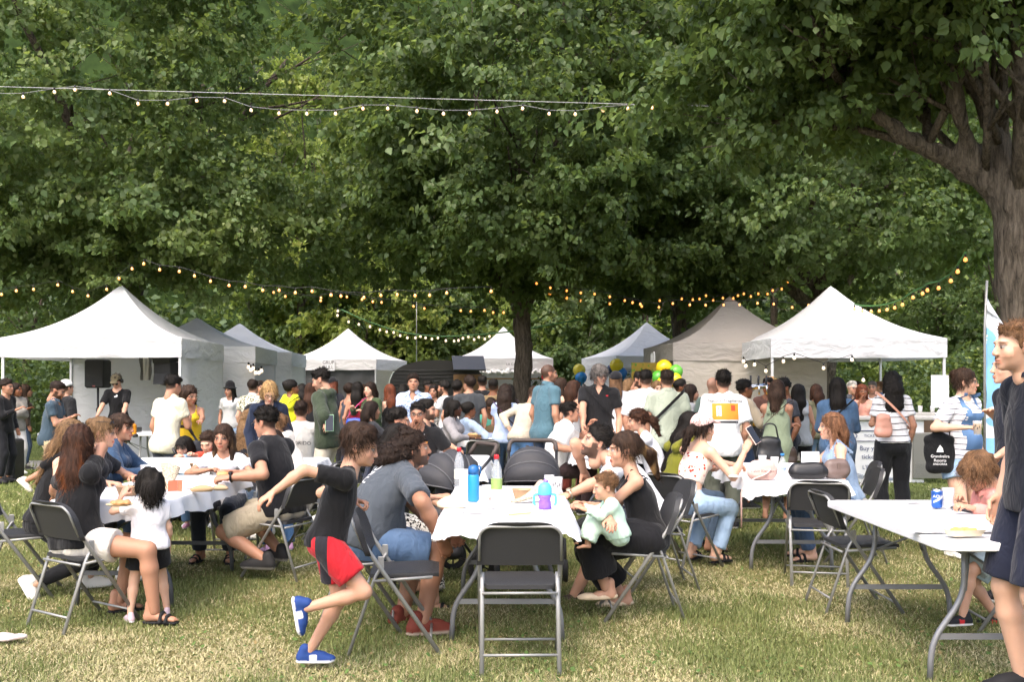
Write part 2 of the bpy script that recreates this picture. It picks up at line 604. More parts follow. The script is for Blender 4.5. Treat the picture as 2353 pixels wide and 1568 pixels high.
CUTN = nrm((0, .603, -.797))


def hair_mesh(style, hs, h, R, down, seed):
    """head-local, unit head; returns V, F, strand value. down/back are head-local directions of gravity and of the wearer's back"""
    P, cuts, P2 = [], [], None
    dn, bk = down; rt = nrm(np.cross(bk, dn)) if True else None
    curly = 'curly' in style
    t = dict(short=.010, crop=.006, mop=.024, quiff=.012, curly_short=.020, thick=.020).get(style, .013)
    P.append(ell((0, -.022, .050), (.0755 + t * .55, .092 + t * .6, .076 + t)) if style in ('short', 'crop', 'quiff', 'curly_short', 'thick') else ell((0, -.019, .040), (.0755 + t, .094 + t, .084 + t)))
    hl = plane((0, .0, -.004), CUTN)
    if style in ('short', 'crop', 'quiff', 'curly_short', 'thick'):
        cuts = [hl]
        P.append(ell((0, .036, .098), (.052, .034 if style != 'quiff' else .042, .018 if style == 'short' else .010 if style == 'crop' else .030), k=.03))
        for s in (-1, 1): P.append(cap((s * .074, .012, .03), (s * .076, .012, -.012), .008, .004, k=.012))
        cuts = []
        P = [dict(p, cuts=[hl]) if i == 0 else p for i, p in enumerate(P)]
        P.append(ell((0, .115, .012), (.075, .05, .048), k=.012, op='-'))
        P.append(ell((0, .10, -.05), (.09, .06, .07), k=.01, op='-'))
    elif style == 'mop':
        P.append(ell((0, .055, .075), (.062, .045, .035), k=.03))
        P.append(cap((-.05, .085, .052), (.05, .085, .05), .017, k=.02))
        for s in (-1, 1): P.append(cap((s * .078, .0, .03), (s * .076, -.01, -.022), .018, .012, k=.02))
        P.append(cap((-.04, -.09, -.03), (.04, -.09, -.03), .028, k=.03))
        P.append(ell((0, .118, -.012), (.060, .055, .052), k=.01, op='-')); P.append(ell((0, .05, -.11), (.1, .09, .065), k=.01, op='-'))
    else:
        # longer hair: frame the face, optionally fall down the back
        fr = dict(bangs=.028, bob_kid=.028).get(style, .062)
        if style in ('bangs', 'bob_kid', 'bang_pony'): P.append(cap((-.045, .086, .05), (.045, .086, .05), .016, k=.02)); fr = .034
        P.append(ell((0, .110, fr - .088), (.058, .062, .088), k=.012, op='-'))
        if style in ('bun', 'pony', 'curlybun', 'updo', 'bang_pony', 'curly_pony', 'topknot'):
            P[0] = dict(P[0], cuts=[hl]); P.append(ell((0, .115, fr - .05), (.06, .05, .05), k=.012, op='-'))
            for s in (-1, 1): P.append(ell((s * .085, .0, -.012), (.014, .030, .034), k=.012, op='-'))
        L = dict(long=.36, longer=.46, mid=.20, bob=.10, bob_kid=.085, bangs=.10, curly=.26, curly_long=.42, dreads=.20, half=.30, wavy_long=.55).get(style, 0)
        if L:
            b0 = V3(0, -.055, .0)
            e1 = b0 + dn * (L * .35) + bk * .050; e2 = b0 + dn * L + bk * (.075 if L > .18 else .03)
            w = .085 if not curly else .100
            if style == 'wavy_long': w = .100
            P.append(cap(b0, e1, w, w, f=bk, q=.62, k=.03)); P.append(cap(e1, e2, w, w * (.72 if not curly else 1.05), f=bk, q=.42, k=.03))
            for s in (-1, 1):
                a = V3(s * .068, -.005, .02)
                P.append(cap(a, a + dn * min(L * .62, .15) + V3(s * .012, -.012, 0), .026, .024, k=.025))
                if style in ('long', 'longer') and L > .3:
                    a2 = a + dn * .15 + V3(s * .012, -.012, 0)
                    P.append(cap(a2, a2 + dn * (L * .45) + V3(s * .01, .055, 0) * 1.0, .024, .018, k=.02))
        if style in ('bun',): P.append(ell((0, -.105, .075), .036, k=.015))
        if style == 'topknot': P.append(ell((0, -.03, .135), (.035, .035, .030), k=.02))
        if style == 'updo':
            P.append(ell((0, -.11, .055), (.045, .035, .045), k=.02))
            for i in range(9):
                a = i * .7; P.append(cap((.03 * math.cos(a), -.12, .06 + .03 * math.sin(a)), (.065 * math.cos(a), -.135, .065 + .065 * math.sin(a)), .007, .003, k=.008))
        if style == 'curlybun':
            P.append(ell((0, -.05, .125), (.040, .036, .034), k=.015))
            b0 = V3(0, -.07, .0); P.append(cap(b0, b0 + dn * .085 + bk * .05, .098, .105, f=bk, q=.80, k=.03))
        if style in ('pony', 'bang_pony', 'curly_pony'):
            b0 = V3(0, -.108, .055); e = b0 + bk * .045 + dn * .10; e2 = e + dn * .17 + bk * .005
            P.append(cap(V3(0, -.085, .045), e, .032, .036, k=.02)); P.append(cap(e, e2, .040 if style != 'curly_pony' else .05, .020, k=.03))
    r = np.random.default_rng(seed)
    amp, fr = (.0105, 120) if curly or style in ('dreads', 'curlybun', 'bob_kid') else (.0075, 170) if style in ('mop', 'quiff', 'short', 'thick') else (.0045, 230)
    if style == 'wavy_long': amp = .006

    def strand(Q):
        if curly or style == 'curlybun': return .6 * wav(Q, fr, seed) + .5 * wav(Q, fr * 2.1, seed + 5)
        S = Q.copy(); s = Q @ dn
        S = S - np.outer(s, dn) * .86
        if style == 'wavy_long': S = S + np.outer(np.sin(s * 60 + 12 * Q[:, 0]), rt) * .006
        if style in ('short', 'quiff', 'mop', 'crop', 'curly_short', 'thick'): S = Q * np.array([1.2, .45, .8])
        return wav(S.astype(np.float32), fr * (.5 if h > .012 else .8), seed, 5)
    V, F = field(P, h, cuts, lambda Q: amp * strand(Q))
    sv = strand(V) if len(V) else np.zeros(0)
    return V, F, sv


def hand_mesh(side, curl, h):
    key = (side, round(curl, 2), h)
    if key in HANDS: return HANDS[key]
    P = [cap((0, -.02, 0), (0, .03, 0), .026, .03, f=(0, 0, 1), q=.75, k=.02), cap((0, .03, 0), (0, .078, .002), .036, .042, f=(0, 0, 1), q=.36, k=.012)]
    th = -side      # thumb side
    for i, (bx, L, by) in enumerate(((th * .031, .070, .090), (th * .011, .078, .095), (-th * .010, .073, .092), (-th * .030, .057, .083))):
        p = V3(bx, by, .002); an = 0; r = .0095 if i < 3 else .008
        fan = bx * 2.2 * (1 - curl)
        for j, fr in enumerate((.45, .32, .23)):
            an += math.radians((28, 42, 26)[j] * curl * 1.9 + 4)
            q = p + V3(fan * fr * L * 4, math.cos(an), -math.sin(an)) * (L * fr)
            P.append(cap(p, q, r, r * .93, k=.003)); p = q; r *= .93
    a = V3(th * .026, .022, -.006); b = V3(th * .052, .052, -.018 - .012 * curl); c = V3(th * (.056 - .03 * curl), .084, -.028 - .022 * curl)
    P += [cap(a, b, .015, .0115, k=.012), cap(b, c, .0112, .009, k=.004)]
    HANDS[key] = field(P, h)
    return HANDS[key]


def foot_mesh(kind, h):
    key = (kind, h)
    if key in FEET: return FEET[key]
    z0 = plane((0, 0, .002), (0, 0, -1))
    if kind == 'bare':
        P = [cap((0, -.045, .035), (0, .06, .035), .034, .030, k=.02), cap((.0, .06, .03), (.0, .13, .020), .034, .036, f=(0, 0, 1), q=.55, k=.02), cap((0, -.04, .04), (0, -.03, .13), .034, .036, k=.03)]
        for i in range(5): P.append(cap((-.028 + i * .014, .145, .016), (-.028 + i * .014, .175 - .008 * abs(i - 1), .012), .009, .008, k=.003))
        r = field(P, h, [z0])
    elif kind == 'sandal':
        P = [cap((0, -.055, .010), (0, .14, .010), .040, .047, f=(0, 0, 1), q=.30, k=.01), cap((-.048, .055, .02), (-.02, .06, .078), .015, k=.01), cap((-.02, .06, .078), (.02, .06, .078), .015, k=.01), cap((.048, .055, .02), (.02, .06, .078), .015, k=.01),
             cap((-.05, .10, .02), (-.02, .105, .060), .014, k=.01), cap((-.02, .105, .060), (.02, .105, .060), .014, k=.01), cap((.05, .10, .02), (.02, .105, .060), .014, k=.01)]
        r = field(P, h, [z0])
    elif kind == 'flat':
        P = [cap((0, -.05, .03), (0, .13, .022), .036, .040, f=(0, 0, 1), q=.7, k=.02), ell((0, .165, .02), (.028, .035, .018), k=.02), ell((0, .02, .075), (.03, .06, .045), k=.02, op='-')]
        r = field(P, h, [z0])
    else:
        P = [cap((0, -.055, .045), (0, .08, .045), .042, .044, k=.02), ell((0, .13, .032), (.046, .065, .036), k=.03), cap((0, .02, .07), (0, .10, .05), .034, .032, k=.02),
             cap((0, -.052, .05), (0, -.035, .105), .044, .042, k=.02), cap((0, -.06, .014), (0, .13, .014), .046, .052, f=(0, 0, 1), q=.32, k=.006)]
        r = field(P, h, [z0])
    FEET[key] = r
    return r


def frame(y, z):
    """columns: x, y, z of a frame whose y is given and whose z is near the given one"""
    y = nrm(y); z = np.asarray(z, np.float32); z = z - y * float(z @ y)
    if np.linalg.norm(z) < 1e-4: z = np.cross(y, V3(1, .1, .2))
    z = nrm(z); x = np.cross(y, z)
    return np.stack([x, y, z], 1)


# head tops measured in the photograph (x: y), from which standing heights follow
TOPY = {8: 873, 33: 881, 52: 890, 116: 880, 146: 878, 273: 863, 381: 868, 437: 900, 530: 884, 578: 873, 596: 876, 616: 883, 664: 873, 694: 884, 712: 882, 753: 852, 762: 868, 952: 859, 978: 875, 998: 887, 1027: 882, 1048: 880, 1078: 865, 1108: 862, 1132: 871, 1160: 888,
        1172: 885, 820: 879, 799: 882, 855: 879, 898: 890, 925: 886, 832: 888, 1252: 833, 1196: 900, 1282: 868, 1315: 875, 1372: 836, 1415: 853, 1440: 871, 1461: 858, 1484: 848, 1534: 848, 1508: 876, 1556: 873, 1580: 886, 1634: 867, 1664: 851, 1702: 876, 1768: 868, 1784: 874, 1808: 872,
        1836: 893, 1878: 886, 1925: 868, 1954: 884, 1964: 879, 1980: 887, 2006: 888, 2026: 878, 2052: 852, 2205: 845}


def person(label, px, Z, yaw, H=1.72, sex='m', skin='light', hair=('short', 'dark'), top=('tee', '#222222'), bot=('trousers', '#22242a'),
           shoes=('sneaker', '#e8e6e2', '#f2f0ec'), pose='stand', seat=.45, lean=4, side=0, twist=0, hy=0, hp=0, hr=0, arms=('down', 'down'),
           legs=None, toes=(12, -12), w=1.0, belly=0.0, beard=None, brow=.8, hs=None, T=1.0, kid=False, lid=False, acc=(), X=None, curl=(.35, .35),
           pal=(None, None), hint=(None, None), lips=None, dz=0.0, group=None, cat='person', lod=None, lap=0.0, head_off=(0, 0, 0)):
    seed = int(abs(px * 7 + Z * 131)) % 9999
    X = X_at(px, Z) if X is None else X
    root = empty('person', (X, Z, dz), math.radians(yaw), label, cat, group)
    W2L = root.matrix_basis.inverted() if False else (Matrix.Translation((X, Z, dz)) @ Matrix.Rotation(math.radians(yaw), 4, 'Z')).inverted()
    f = sex == 'f'
    if px in TOPY and pose != 'sit':
        H = min(max(CAM_H + (HY - TOPY[px]) * Z / FPX + .6 * (1 - math.cos(math.radians(lean))) + (.025 if hp > 14 else 0), 1.50 if f else 1.56), 1.86)
    S = H / 1.75
    hs = hs or (.97 if not f else .94)
    if lod is None: lod = 0 if Z < 7.0 else 1 if Z < 9.6 else 2 if Z < 12.5 else 3
    hb, hh, hn, hf = ((.0135, .0066, .0064, .013), (.018, .009, .0098, .018), (.0225, .0118, .0135, .024), (.0275, .0148, .018, .032))[lod]
    # ---------------- skeleton
    R = rotm(twist * .5); r0 = R[:, 0]
    sit = pose == 'sit'
    pel = V3(0, 0, (seat + .09 * S) if sit else .93 * S)
    if pose == 'walk': pel[2] -= .02 * S
    u1 = nrm((math.tan(math.radians(side)), math.sin(math.radians(lean * .8)), math.cos(math.radians(lean * .8))))
    u2 = nrm((math.tan(math.radians(side)), math.sin(math.radians(lean * 1.2)), math.cos(math.radians(lean * 1.2))))
    ch = pel + u1 * .36 * S * T; nk = ch + u2 * .19 * S * T
    Rt = rotm(twist); rt = Rt[:, 0] - u2 * float(Rt[:, 0] @ u2); rt = nrm(rt); fw = nrm(np.cross(u2, rt)); fw1 = nrm(np.cross(u1, r0))
    nd = nrm(u2 * .7 + V3(0, .18, .6))
    hd = nk + nd * (.046 * S + .090 * hs) + np.asarray(head_off, np.float32)
    HR = rotm(hy, hp, hr)
    sw = (.168 if not f else .148) * S * (.5 + .5 * w)
    hwid = (.090 if not f else .095) * S
    J = dict(pel=pel, ch=ch, nk=nk, hd=hd)
    arm = []
    for i, s in enumerate((-1, 1)):
        sh = nk - u2 * .078 * S + rt * s * sw
        a = arms[i]; hint_ = hint[i]
        if isinstance(a, str):
            d_h = (s * .5, -.7, -.4)
            if a == 'down': tg = sh + V3(s * .05, .05 + .3 * math.sin(math.radians(lean)) * .2, -.50 * S)
            elif a == 'hip': tg = pel + V3(s * .165 * w, -.02, .10); d_h = (s * 1, -.5, .0)
            elif a == 'mouth': tg = hd + HR @ V3(s * .05, .14, -.12); d_h = (s * .6, .1, -1)
            elif a == 'chest': tg = ch + fw * .27 * S + rt * s * .05 + V3(0, 0, -.02); d_h = (s * .6, -.3, -1)
            elif a == 'hold': tg = ch + fw * .30 * S + rt * s * .14 + V3(0, 0, .03); d_h = (s * .6, -.3, -1)
            elif a == 'fold': tg = ch + fw * .19 * S - rt * s * .10 + V3(0, 0, -.05 + .03 * s); d_h = (s * .9, .1, -1)
            elif a == 'table': tg = V3(s * .16, .36 + .003 * lean, .77); d_h = (s * 1, -.2, -.5)
            elif a == 'tablein': tg = V3(s * .05, .34, .78); d_h = (s * 1, -.1, -.3)
            elif a == 'lap': tg = pel + V3(s * .08, .26 * S, .10); d_h = (s * .8, -.4, -.3)
            elif a == 'pocket': tg = pel + V3(s * .19, .05, .0); d_h = (s * .8, -.8, 0)
            elif a == 'back': tg = pel + V3(s * .05, -.16, .12); d_h = (s * 1, -.5, -.2)
            elif a == 'eat': tg = hd + V3(s * .07, .24, -.16); d_h = (s * .8, -.1, -1)
            elif a == 'neck': tg = hd + HR @ V3(s * .07, -.06, -.06); d_h = (s * .7, .6, .5)
        else:
            d_h = (s * .5, -.6, -.6)
            if a[0] == 'w': tg = np.array((W2L @ at(a[1], a[2], a[3])), np.float32)
            elif a[0] == 'W': tg = np.array((W2L @ Vector(a[1:])), np.float32)
            else: tg = V3(*a)
        if hint_ is not None: d_h = hint_
        el, wr = two_bone(sh, tg, .285 * S, .25 * S, d_h)
        arm.append((sh, el, wr))
    leg = []
    for i, s in enumerate((-1, 1)):
        hip = pel + r0 * s * hwid + V3(0, 0, -.02 * S)
        lh = (s * .10, 1, .25)
        if legs is not None and legs[i] is not None:
            a = legs[i]
            if a[0] == 'w': tg = np.array((W2L @ at(a[1], a[2], a[3])), np.float32)
            else: tg = V3(*a[:3])
            if len(a) > 3 and a[0] != 'w': lh = a[3]
        elif sit: tg = V3(s * .13, .36 * S, .085 * S)
        elif pose == 'walk': tg = V3(s * .08, .26 * S * s, (.085 if s > 0 else .12) * S)
        else: tg = V3(s * .115, .02 * s, .085 * S)
        kn, an = two_bone(hip, tg, .425 * S, .42 * S, lh)
        leg.append((hip, kn, an))
    # ---------------- skin
    skc = np.array(SKIN[skin] if isinstance(skin, str) else skin, np.float32); hc = HAIRC[hair[1]] if isinstance(hair[1], str) else hair[1]
    if lips is None: lips = tuple(skc * np.array([1.0, .52, .5])) if f else tuple(skc * np.array([.85, .6, .58]))
    B = []
    ww = w * S
    B += [cap(pel + u1 * .05 * S, ch - u1 * .04 * S, (.118 if not f else .112) * ww, (.135 if not f else .118) * ww, f=fw1, q=.74, k=.04),
          cap(ch - u1 * .05 * S, nk - u2 * .11 * S, (.142 if not f else .126) * ww, (.122 if not f else .104) * ww, f=fw, q=.68, k=.04),
          cap(pel - r0 * .055 * ww, pel + r0 * .055 * ww, (.098 if not f else .104) * ww, f=fw1, q=.92, k=.05)]
    for s in (-1, 1):
        B.append(ell(pel + r0 * s * .065 * ww - fw1 * .050 * ww - u1 * .04 * S, .076 * ww, k=.04))
        B.append(cap(nk + u2 * .01, nk - u2 * .062 * S + rt * s * .10 * S, .044 * S, .046 * S, f=fw, q=.85, k=.03))
        if f and not kid: B.append(ell(ch + u2 * .035 * S + rt * s * .068 * S + fw * .078 * ww, (.058 * ww,) * 3, k=.035))
    if belly: B.append(ell(pel + u1 * .15 * S + fw1 * .05 * ww, (.12 * ww, (.10 + belly) * ww, .13 * S), np.stack([r0, fw1, u1]), k=.05))
    B.append(cap(nk - u2 * .03, hd + HR @ V3(0, -.025, -.06) * hs, (.053 if not f else .044) * S * (.5 + .5 * w), (.048 if not f else .040) * hs, k=.03))
    aw = S * (.45 + .55 * w) * (1 if not f else .87)
    for (sh, el, wr) in arm:
        B += [ell(sh, .054 * aw, k=.035), cap(sh, el, .050 * aw, .040 * aw, k=.02), cap(el, el + (wr - el) * .35, .040 * aw, .0415 * aw, k=.02), cap(el + (wr - el) * .35, wr, .0415 * aw, .0275 * aw, k=.02)]
    lw = S * (.4 + .6 * w) * (1 if not f else .98)
    for (hip, kn, an) in leg:
        mid = kn + (an - kn) * .3; bkv = nrm(np.cross(np.cross(an - kn, kn - hip), an - kn) + V3(0, -1e-3, 0))
        B += [cap(hip, kn, .088 * lw, .058 * lw, k=.03), cap(kn, mid - 0 * bkv, .054 * lw, .056 * lw, k=.02), cap(mid, an, .056 * lw, .036 * lw, k=.02)]
    V, F = field(B, hb * 1.08)
    parts = [(V, F, np.tile(skc, (len(V), 1)))]
    HV, HF = head_mesh(sex, kid, hh)
    buzz = {'buzz': .85, 'bald': .25}.get(hair[0], .9)
    HC = head_col(HV, skc, hc, brow, lips, beard, buzz, hh, lid)
    parts.append(((HV * hs) @ HR.T + hd, HF, HC))
    wrists = []
    for i, s in enumerate((-1, 1)):
        sh, el, wr = arm[i]
        dv = nrm(wr - el)
        pn = pal[i] if pal[i] is not None else ((s * 1, 0, 0) if dv[2] < -.6 else (s * .35, -.25, 1))
        fr = frame(dv, pn); hv, hq = hand_mesh(s, curl[i], hn)
        sc = S * (1.0 if not f else .92)
        if kid: sc = hs * .82
        parts.append(((hv * sc) @ fr.T + wr, hq, np.tile(skc * np.array([1.03, .95, .93]), (len(hv), 1))))
        wrists.append((wr, wr + dv * .09 * sc, fr))
    J['hands'] = wrists; J['arm'] = arm; J['leg'] = leg
    feet = []
    for i, (hip, kn, an) in enumerate(leg):
        t = math.radians(toes[i]); d = V3(-math.sin(t), math.cos(t), 0)
        fr = frame(d, (0, 0, 1)); o = an - V3(0, 0, .085 * S)
        if legs is not None and legs[i] is not None and len(legs[i]) > 4:      # an explicit foot direction
            fr = frame(legs[i][4], legs[i][5]); o = an - fr[:, 2] * .085 * S
        feet.append((o, fr))
    fs = S * (1.0 if not f else .93) * (1.0 if not kid else .95)
    if shoes[0] in ('sandal', 'bare', 'flat'):
        hv, hq = foot_mesh('bare', hf)
        for (o, fr) in feet: parts.append(((hv * fs + V3(0, 0, .014 if shoes[0] == 'sandal' else .004)) @ fr.T + o, hq, np.tile(skc, (len(hv), 1))))
    hidden = []
    if shoes[0] != 'bare':
        hv, hq = foot_mesh(shoes[0], hf)
        for (o, fr) in feet:
            c = np.tile(np.array(lin(shoes[1]), np.float32), (len(hv), 1))
            if len(shoes) > 2: c[hv[:, 2] < .024] = lin(shoes[2])
            if len(shoes) > 3: c[(np.abs(hv[:, 1] - .03) < .03) & (hv[:, 2] > .024) & (hv[:, 2] < .07) & (np.abs(hv[:, 0]) > .03)] = lin(shoes[3])
            k = 1.0 if shoes[0] != 'flat' else 1.08
            mesh_obj('shoe', np_mesh('shoe', (hv * fs * k) @ fr.T + o, hq, mat_vcol('shoe', .75, .3), c), root)
    # ---------------- trousers, shorts, skirt
    wl = 0.02
    if bot:
        kind = bot[0]; bc = bot[1]; pat = bot[3] if len(bot) > 3 else None
        ease = {'slim': .012, 'trousers': .016, 'jeans': .014, 'loose': .026, 'shorts': .020, 'skirt': .02, 'culottes': .05}[kind]
        L = bot[2] if len(bot) > 2 and bot[2] is not None else {'shorts': -.25, 'culottes': .55}.get(kind, .93)
        P = [cap(pel - r0 * .055 * ww, pel + r0 * .055 * ww, (.098 if not f else .104) * ww + .004 + ease * .4, f=fw1, q=.92, k=.05),
             cap(pel + u1 * .02, pel + u1 * .12 * S, (.120 if not f else .114) * ww + ease * .5, (.116 if not f else .104) * ww + ease * .5, f=fw1, q=.76, k=.04, cuts=[plane(pel + u1 * .13 * S, u1)])]
        for s in (-1, 1): P.append(ell(pel + r0 * s * .065 * ww - fw1 * .050 * ww - u1 * .04 * S, .080 * ww + ease * .4, k=.04))
        if kind == 'skirt':
            hz = bot[2] if len(bot) > 2 else .5
            P.append(cap(pel, V3(pel[0], pel[1], hz - .1), .14 * ww, .22 * ww, k=.05, cuts=[plane((0, 0, hz), (0, 0, -1))]))
        else:
            for (hip, kn, an) in leg:
                e2 = ease * (1.0 if L > 0 else 1.5)
                if L <= 0:
                    tt = 1 + L; c0 = hip + (kn - hip) * tt; dv = nrm(kn - hip)
                    P.append(cap(hip, c0 + dv * .05, .090 * lw + e2 * .7, .066 * lw + .02 * lw + e2 * .8, k=.03, cuts=[plane(c0, dv)]))
                else:
                    P.append(cap(hip, kn, .090 * lw + ease * .8, .062 * lw + ease, k=.03))
                    tt = L; c0 = kn + (an - kn) * tt; dv = nrm(an - kn)
                    fl = {'slim': .004, 'jeans': .022, 'loose': .045, 'culottes': .08}.get(kind, .016)
                    P.append(cap(kn, c0 + dv * .04, .058 * lw + ease, .042 * lw + fl, k=.02, cuts=[plane(c0, dv)]))
        am = .004 if lod < 2 else .005
        V, F = field(P, hb * (1.0 if lod < 2 else 1.3), (), lambda Q: am * (.5 * wav(Q * np.array([1, 1, .8]), 38, seed + 3) + 1.1 * (np.abs(wav(Q * np.array([.8, .8, 1.2]), 24, seed + 4)) - .4)))
        hidden.append((P, []))
        mesh_obj({'shorts': 'shorts', 'skirt': 'skirt', 'jeans': 'jeans'}.get(kind, 'trousers'), np_mesh('bottom', V, F, fabric(bc, pat)), root)
    # ---------------- top
    tops = [] if top is None else [top]
    for tp in tops:
        kind, tc = tp[0], tp[1]; opt = tp[2] if len(tp) > 2 else {}
        ease = {'tee': .012, 'polo': .012, 'shirt': .016, 'tank': .009, 'long': .012, 'hoodie': .026, 'jacket': .024, 'dress': .010, 'loose': .026, 'blouse': .014, 'bandana': .006, 'vest': .010}[kind]
        slen = opt.get('sl', {'tee': .62, 'polo': .60, 'shirt': .66, 'tank': 0, 'long': 1.95, 'hoodie': 1.95, 'jacket': 1.95, 'dress': 0, 'loose': .85, 'blouse': .5, 'bandana': 0, 'vest': 0}[kind])
        hem = opt.get('hem', {'tank': .02, 'bandana': -.17, 'jacket': .16}.get(kind, .09)) * S
        if sit: hem = min(hem, .07 * S)
        P = [cap(pel + u1 * .02 * S, ch - u1 * .04 * S, (.122 if not f else .114) * ww + ease * 1.2, (.136 if not f else .118) * ww + ease, f=fw1, q=.80, k=.05),
             cap(ch - u1 * .05 * S, nk - u2 * .11 * S, (.142 if not f else .126) * ww + ease, (.122 if not f else .104) * ww + ease, f=fw, q=.70, k=.04)]
        if hem > -.05:
            P.append(cap(ch - u1 * .1 * S, pel - u1 * (hem + .08), .125 * ww + ease, (.150 if not f else .150) * ww + ease * 1.6 + .008, f=fw1, q=.80, k=.05))
            for s in (-1, 1): P.append(ell(pel + r0 * s * .065 * ww - fw1 * .048 * ww - u1 * .03 * S, .088 * ww + ease * 1.3, k=.04))
            P.append(cap(pel - r0 * .055 * ww, pel + r0 * .055 * ww, (.110 if not f else .114) * ww + ease * .9 + .006, f=fw1, q=.90, k=.05))
        if kind == 'dress':
            hz = opt.get('hz', .3)
            P.append(cap(pel + V3(0, 0, .06), V3(pel[0], pel[1] + .02, hz - .1), .12 * ww, .25 * ww, k=.06, cuts=[plane((0, 0, hz), (0, 0, -1))]))
        if belly: P.append(ell(pel + u1 * .15 * S + fw1 * .05 * ww, (.12 * ww + ease, (.10 + belly) * ww + ease, .14 * S), np.stack([r0, fw1, u1]), k=.05))
        for s in (-1, 1):
            if kind not in ('tank', 'bandana', 'dress'):
                P.append(cap(nk - u2 * .012, nk - u2 * .066 * S + rt * s * .105 * S, .045 * S + ease * .5, .049 * S + ease * .7, f=fw, q=.88, k=.03))
            if f and not kid: P.append(ell(ch + u2 * .03 * S + rt * s * .066 * S + fw * .078 * ww, .060 * ww + ease * .9, k=.04))
        if slen > 0:
            for (sh, el, wr) in arm:
                P.append(ell(sh, .055 * aw + ease * .8, k=.035))
                if slen <= 1:
                    c0 = sh + (el - sh) * slen; dv = nrm(el - sh)
                    P.append(cap(sh, c0 + dv * .03, .054 * aw + ease, .052 * aw + ease * 1.15, k=.03, cuts=[plane(c0, dv)]))
                else:
                    c0 = el + (wr - el) * (slen - 1); dv = nrm(wr - el)
                    P.append(cap(sh, el, .054 * aw + ease, .046 * aw + ease, k=.03)); P.append(cap(el, c0 + dv * .02, .046 * aw + ease, .032 * aw + ease * .8, k=.02, cuts=[plane(c0, dv)]))
        if kind == 'hoodie' or opt.get('hood'):
            P.append(cap(nk - fw * .075 + rt * .06 - u2 * .03, nk - fw * .075 - rt * .06 - u2 * .03, .05, k=.03)); P.append(cap(nk - fw * .09 - u2 * .03, nk - fw * .09 - u2 * .11, .055, .03, k=.03))
            for s in (-1, 1): P.append(cap(nk - fw * .05 + rt * s * .07, nk + fw * .07 + rt * s * .035 - u2 * .05, .03, .022, k=.02))
        if kind in ('tank', 'vest', 'dress'):
            for s in (-1, 1):
                sw_ = opt.get('strap', .018 if kind != 'vest' else .05)
                a0 = ch + u2 * .085 * S + rt * s * .075 * S + fw * .095 * ww; a1 = nk - u2 * .03 * S + rt * s * .088 * S; a2 = ch + u2 * .05 * S + rt * s * .08 * S - fw * .105 * ww
                P += [cap(a0, a1 + u2 * .035 * S, sw_, k=.012), cap(a1 + u2 * .035 * S, a2, sw_, k=.012)]
        # openings
        if kind in ('tank', 'dress'): cutz = [plane(ch + u2 * opt.get('top', .075) * S, u2 + fw * (-.1))]; P = [dict(p, cuts=p['cuts'] + (cutz if i < 2 else [])) for i, p in enumerate(P)]
        if kind == 'bandana': cutz = [plane(ch + u2 * .075 * S, u2)]; P = [dict(p, cuts=p['cuts'] + cutz) for p in P]
        nr = .060 * S if kind not in ('polo', 'shirt', 'jacket') else .054 * S
        if kind not in ('tank', 'bandana', 'dress', 'hoodie'):
            vdepth = opt.get('v', .02 if kind in ('tee', 'long', 'loose') else .05)
            P.append(cap(nk + u2 * .10 + fw * .03, nk - u2 * .005 + fw * .028, nr * 1.05, nr * .98, k=.008, op='-'))
            if vdepth > .03: P.append(cap(nk + fw * .06, nk + fw * .10 - u2 * (vdepth + .04), .034, .012, k=.008, op='-'))
        cuts = [plane(pel - u1 * hem, -u1)] if kind not in ('dress',) else []
        if kind == 'dress': pass
        am = {'tee': .0065, 'hoodie': .009, 'jacket': .010, 'loose': .010, 'shirt': .008, 'polo': .0034, 'blouse': .007}.get(kind, .0035)
        def folds(Q):
            n1 = wav(Q * np.array([1, 1, .75]), 26, seed); n2 = wav(Q * np.array([1.3, 1.3, .5]), 52, seed + 1)
            if kind == 'dress' : n2 = n2 + 1.6 * np.sin(np.arctan2(Q[:, 0], Q[:, 1]) * 16) * (Q[:, 2] < pel[2])
            return am * (.55 * n1 + .3 * n2 + .8 * (np.abs(wav(Q * np.array([1, 1, .6]), 20, seed + 7)) - .45))
        V, F = field(P, hb * (1.0 if lod < 2 else 1.1), cuts, folds)
        hidden.append((P, cuts))
        part = {'tee': 't_shirt', 'polo': 'polo_shirt', 'shirt': 'shirt', 'tank': 'tank_top', 'long': 'sweater', 'hoodie': 'hoodie', 'jacket': 'jacket', 'dress': 'dress', 'loose': 't_shirt', 'blouse': 'blouse', 'bandana': 'bandana_top', 'vest': 'vest'}[kind]
        J['top'] = mesh_obj(part, np_mesh(part, V, F, fabric(tc, opt.get('pat'), wr=.4)), root); J['topV'] = (V, F)
        if kind in ('polo', 'shirt') or opt.get('collar'):
            mb = MB(); n = 14
            rows = []
            for (rr, zz) in ((.060, .018), (.066, .036), (.078, .016), (.086, -.006)):
                row = []
                for j in range(n + 1):
                    a = math.radians(28 + (304) * j / n) + math.pi / 2 - math.pi
                    dr = rt * math.cos(a - math.pi / 2 + math.pi) * 1.0 + fw * math.sin(a - math.pi / 2 + math.pi)
                    a2 = math.radians(-90 + 0) ; th = math.radians(28 + 304 * j / n)
                    dirv = fw * math.cos(th) + rt * math.sin(th)
                    row.append(tuple(nk + fw * .012 + dirv * rr * S + u2 * (zz * S - .012 * math.cos(th))))
                rows.append(row)
            mb.grid(rows); mb.build('collar', fabric(opt.get('collar') or tc, wr=.2), J['top'])
    # the skin that clothes cover completely needs no faces
    V, F, C = parts[0]
    cov = np.zeros(len(V), bool)
    for (P, cuts) in hidden:
        d = depth(P, V)
        for (pp, nn) in cuts: d = np.maximum(d, (V - pp) @ nn)
        cov |= d < -.009
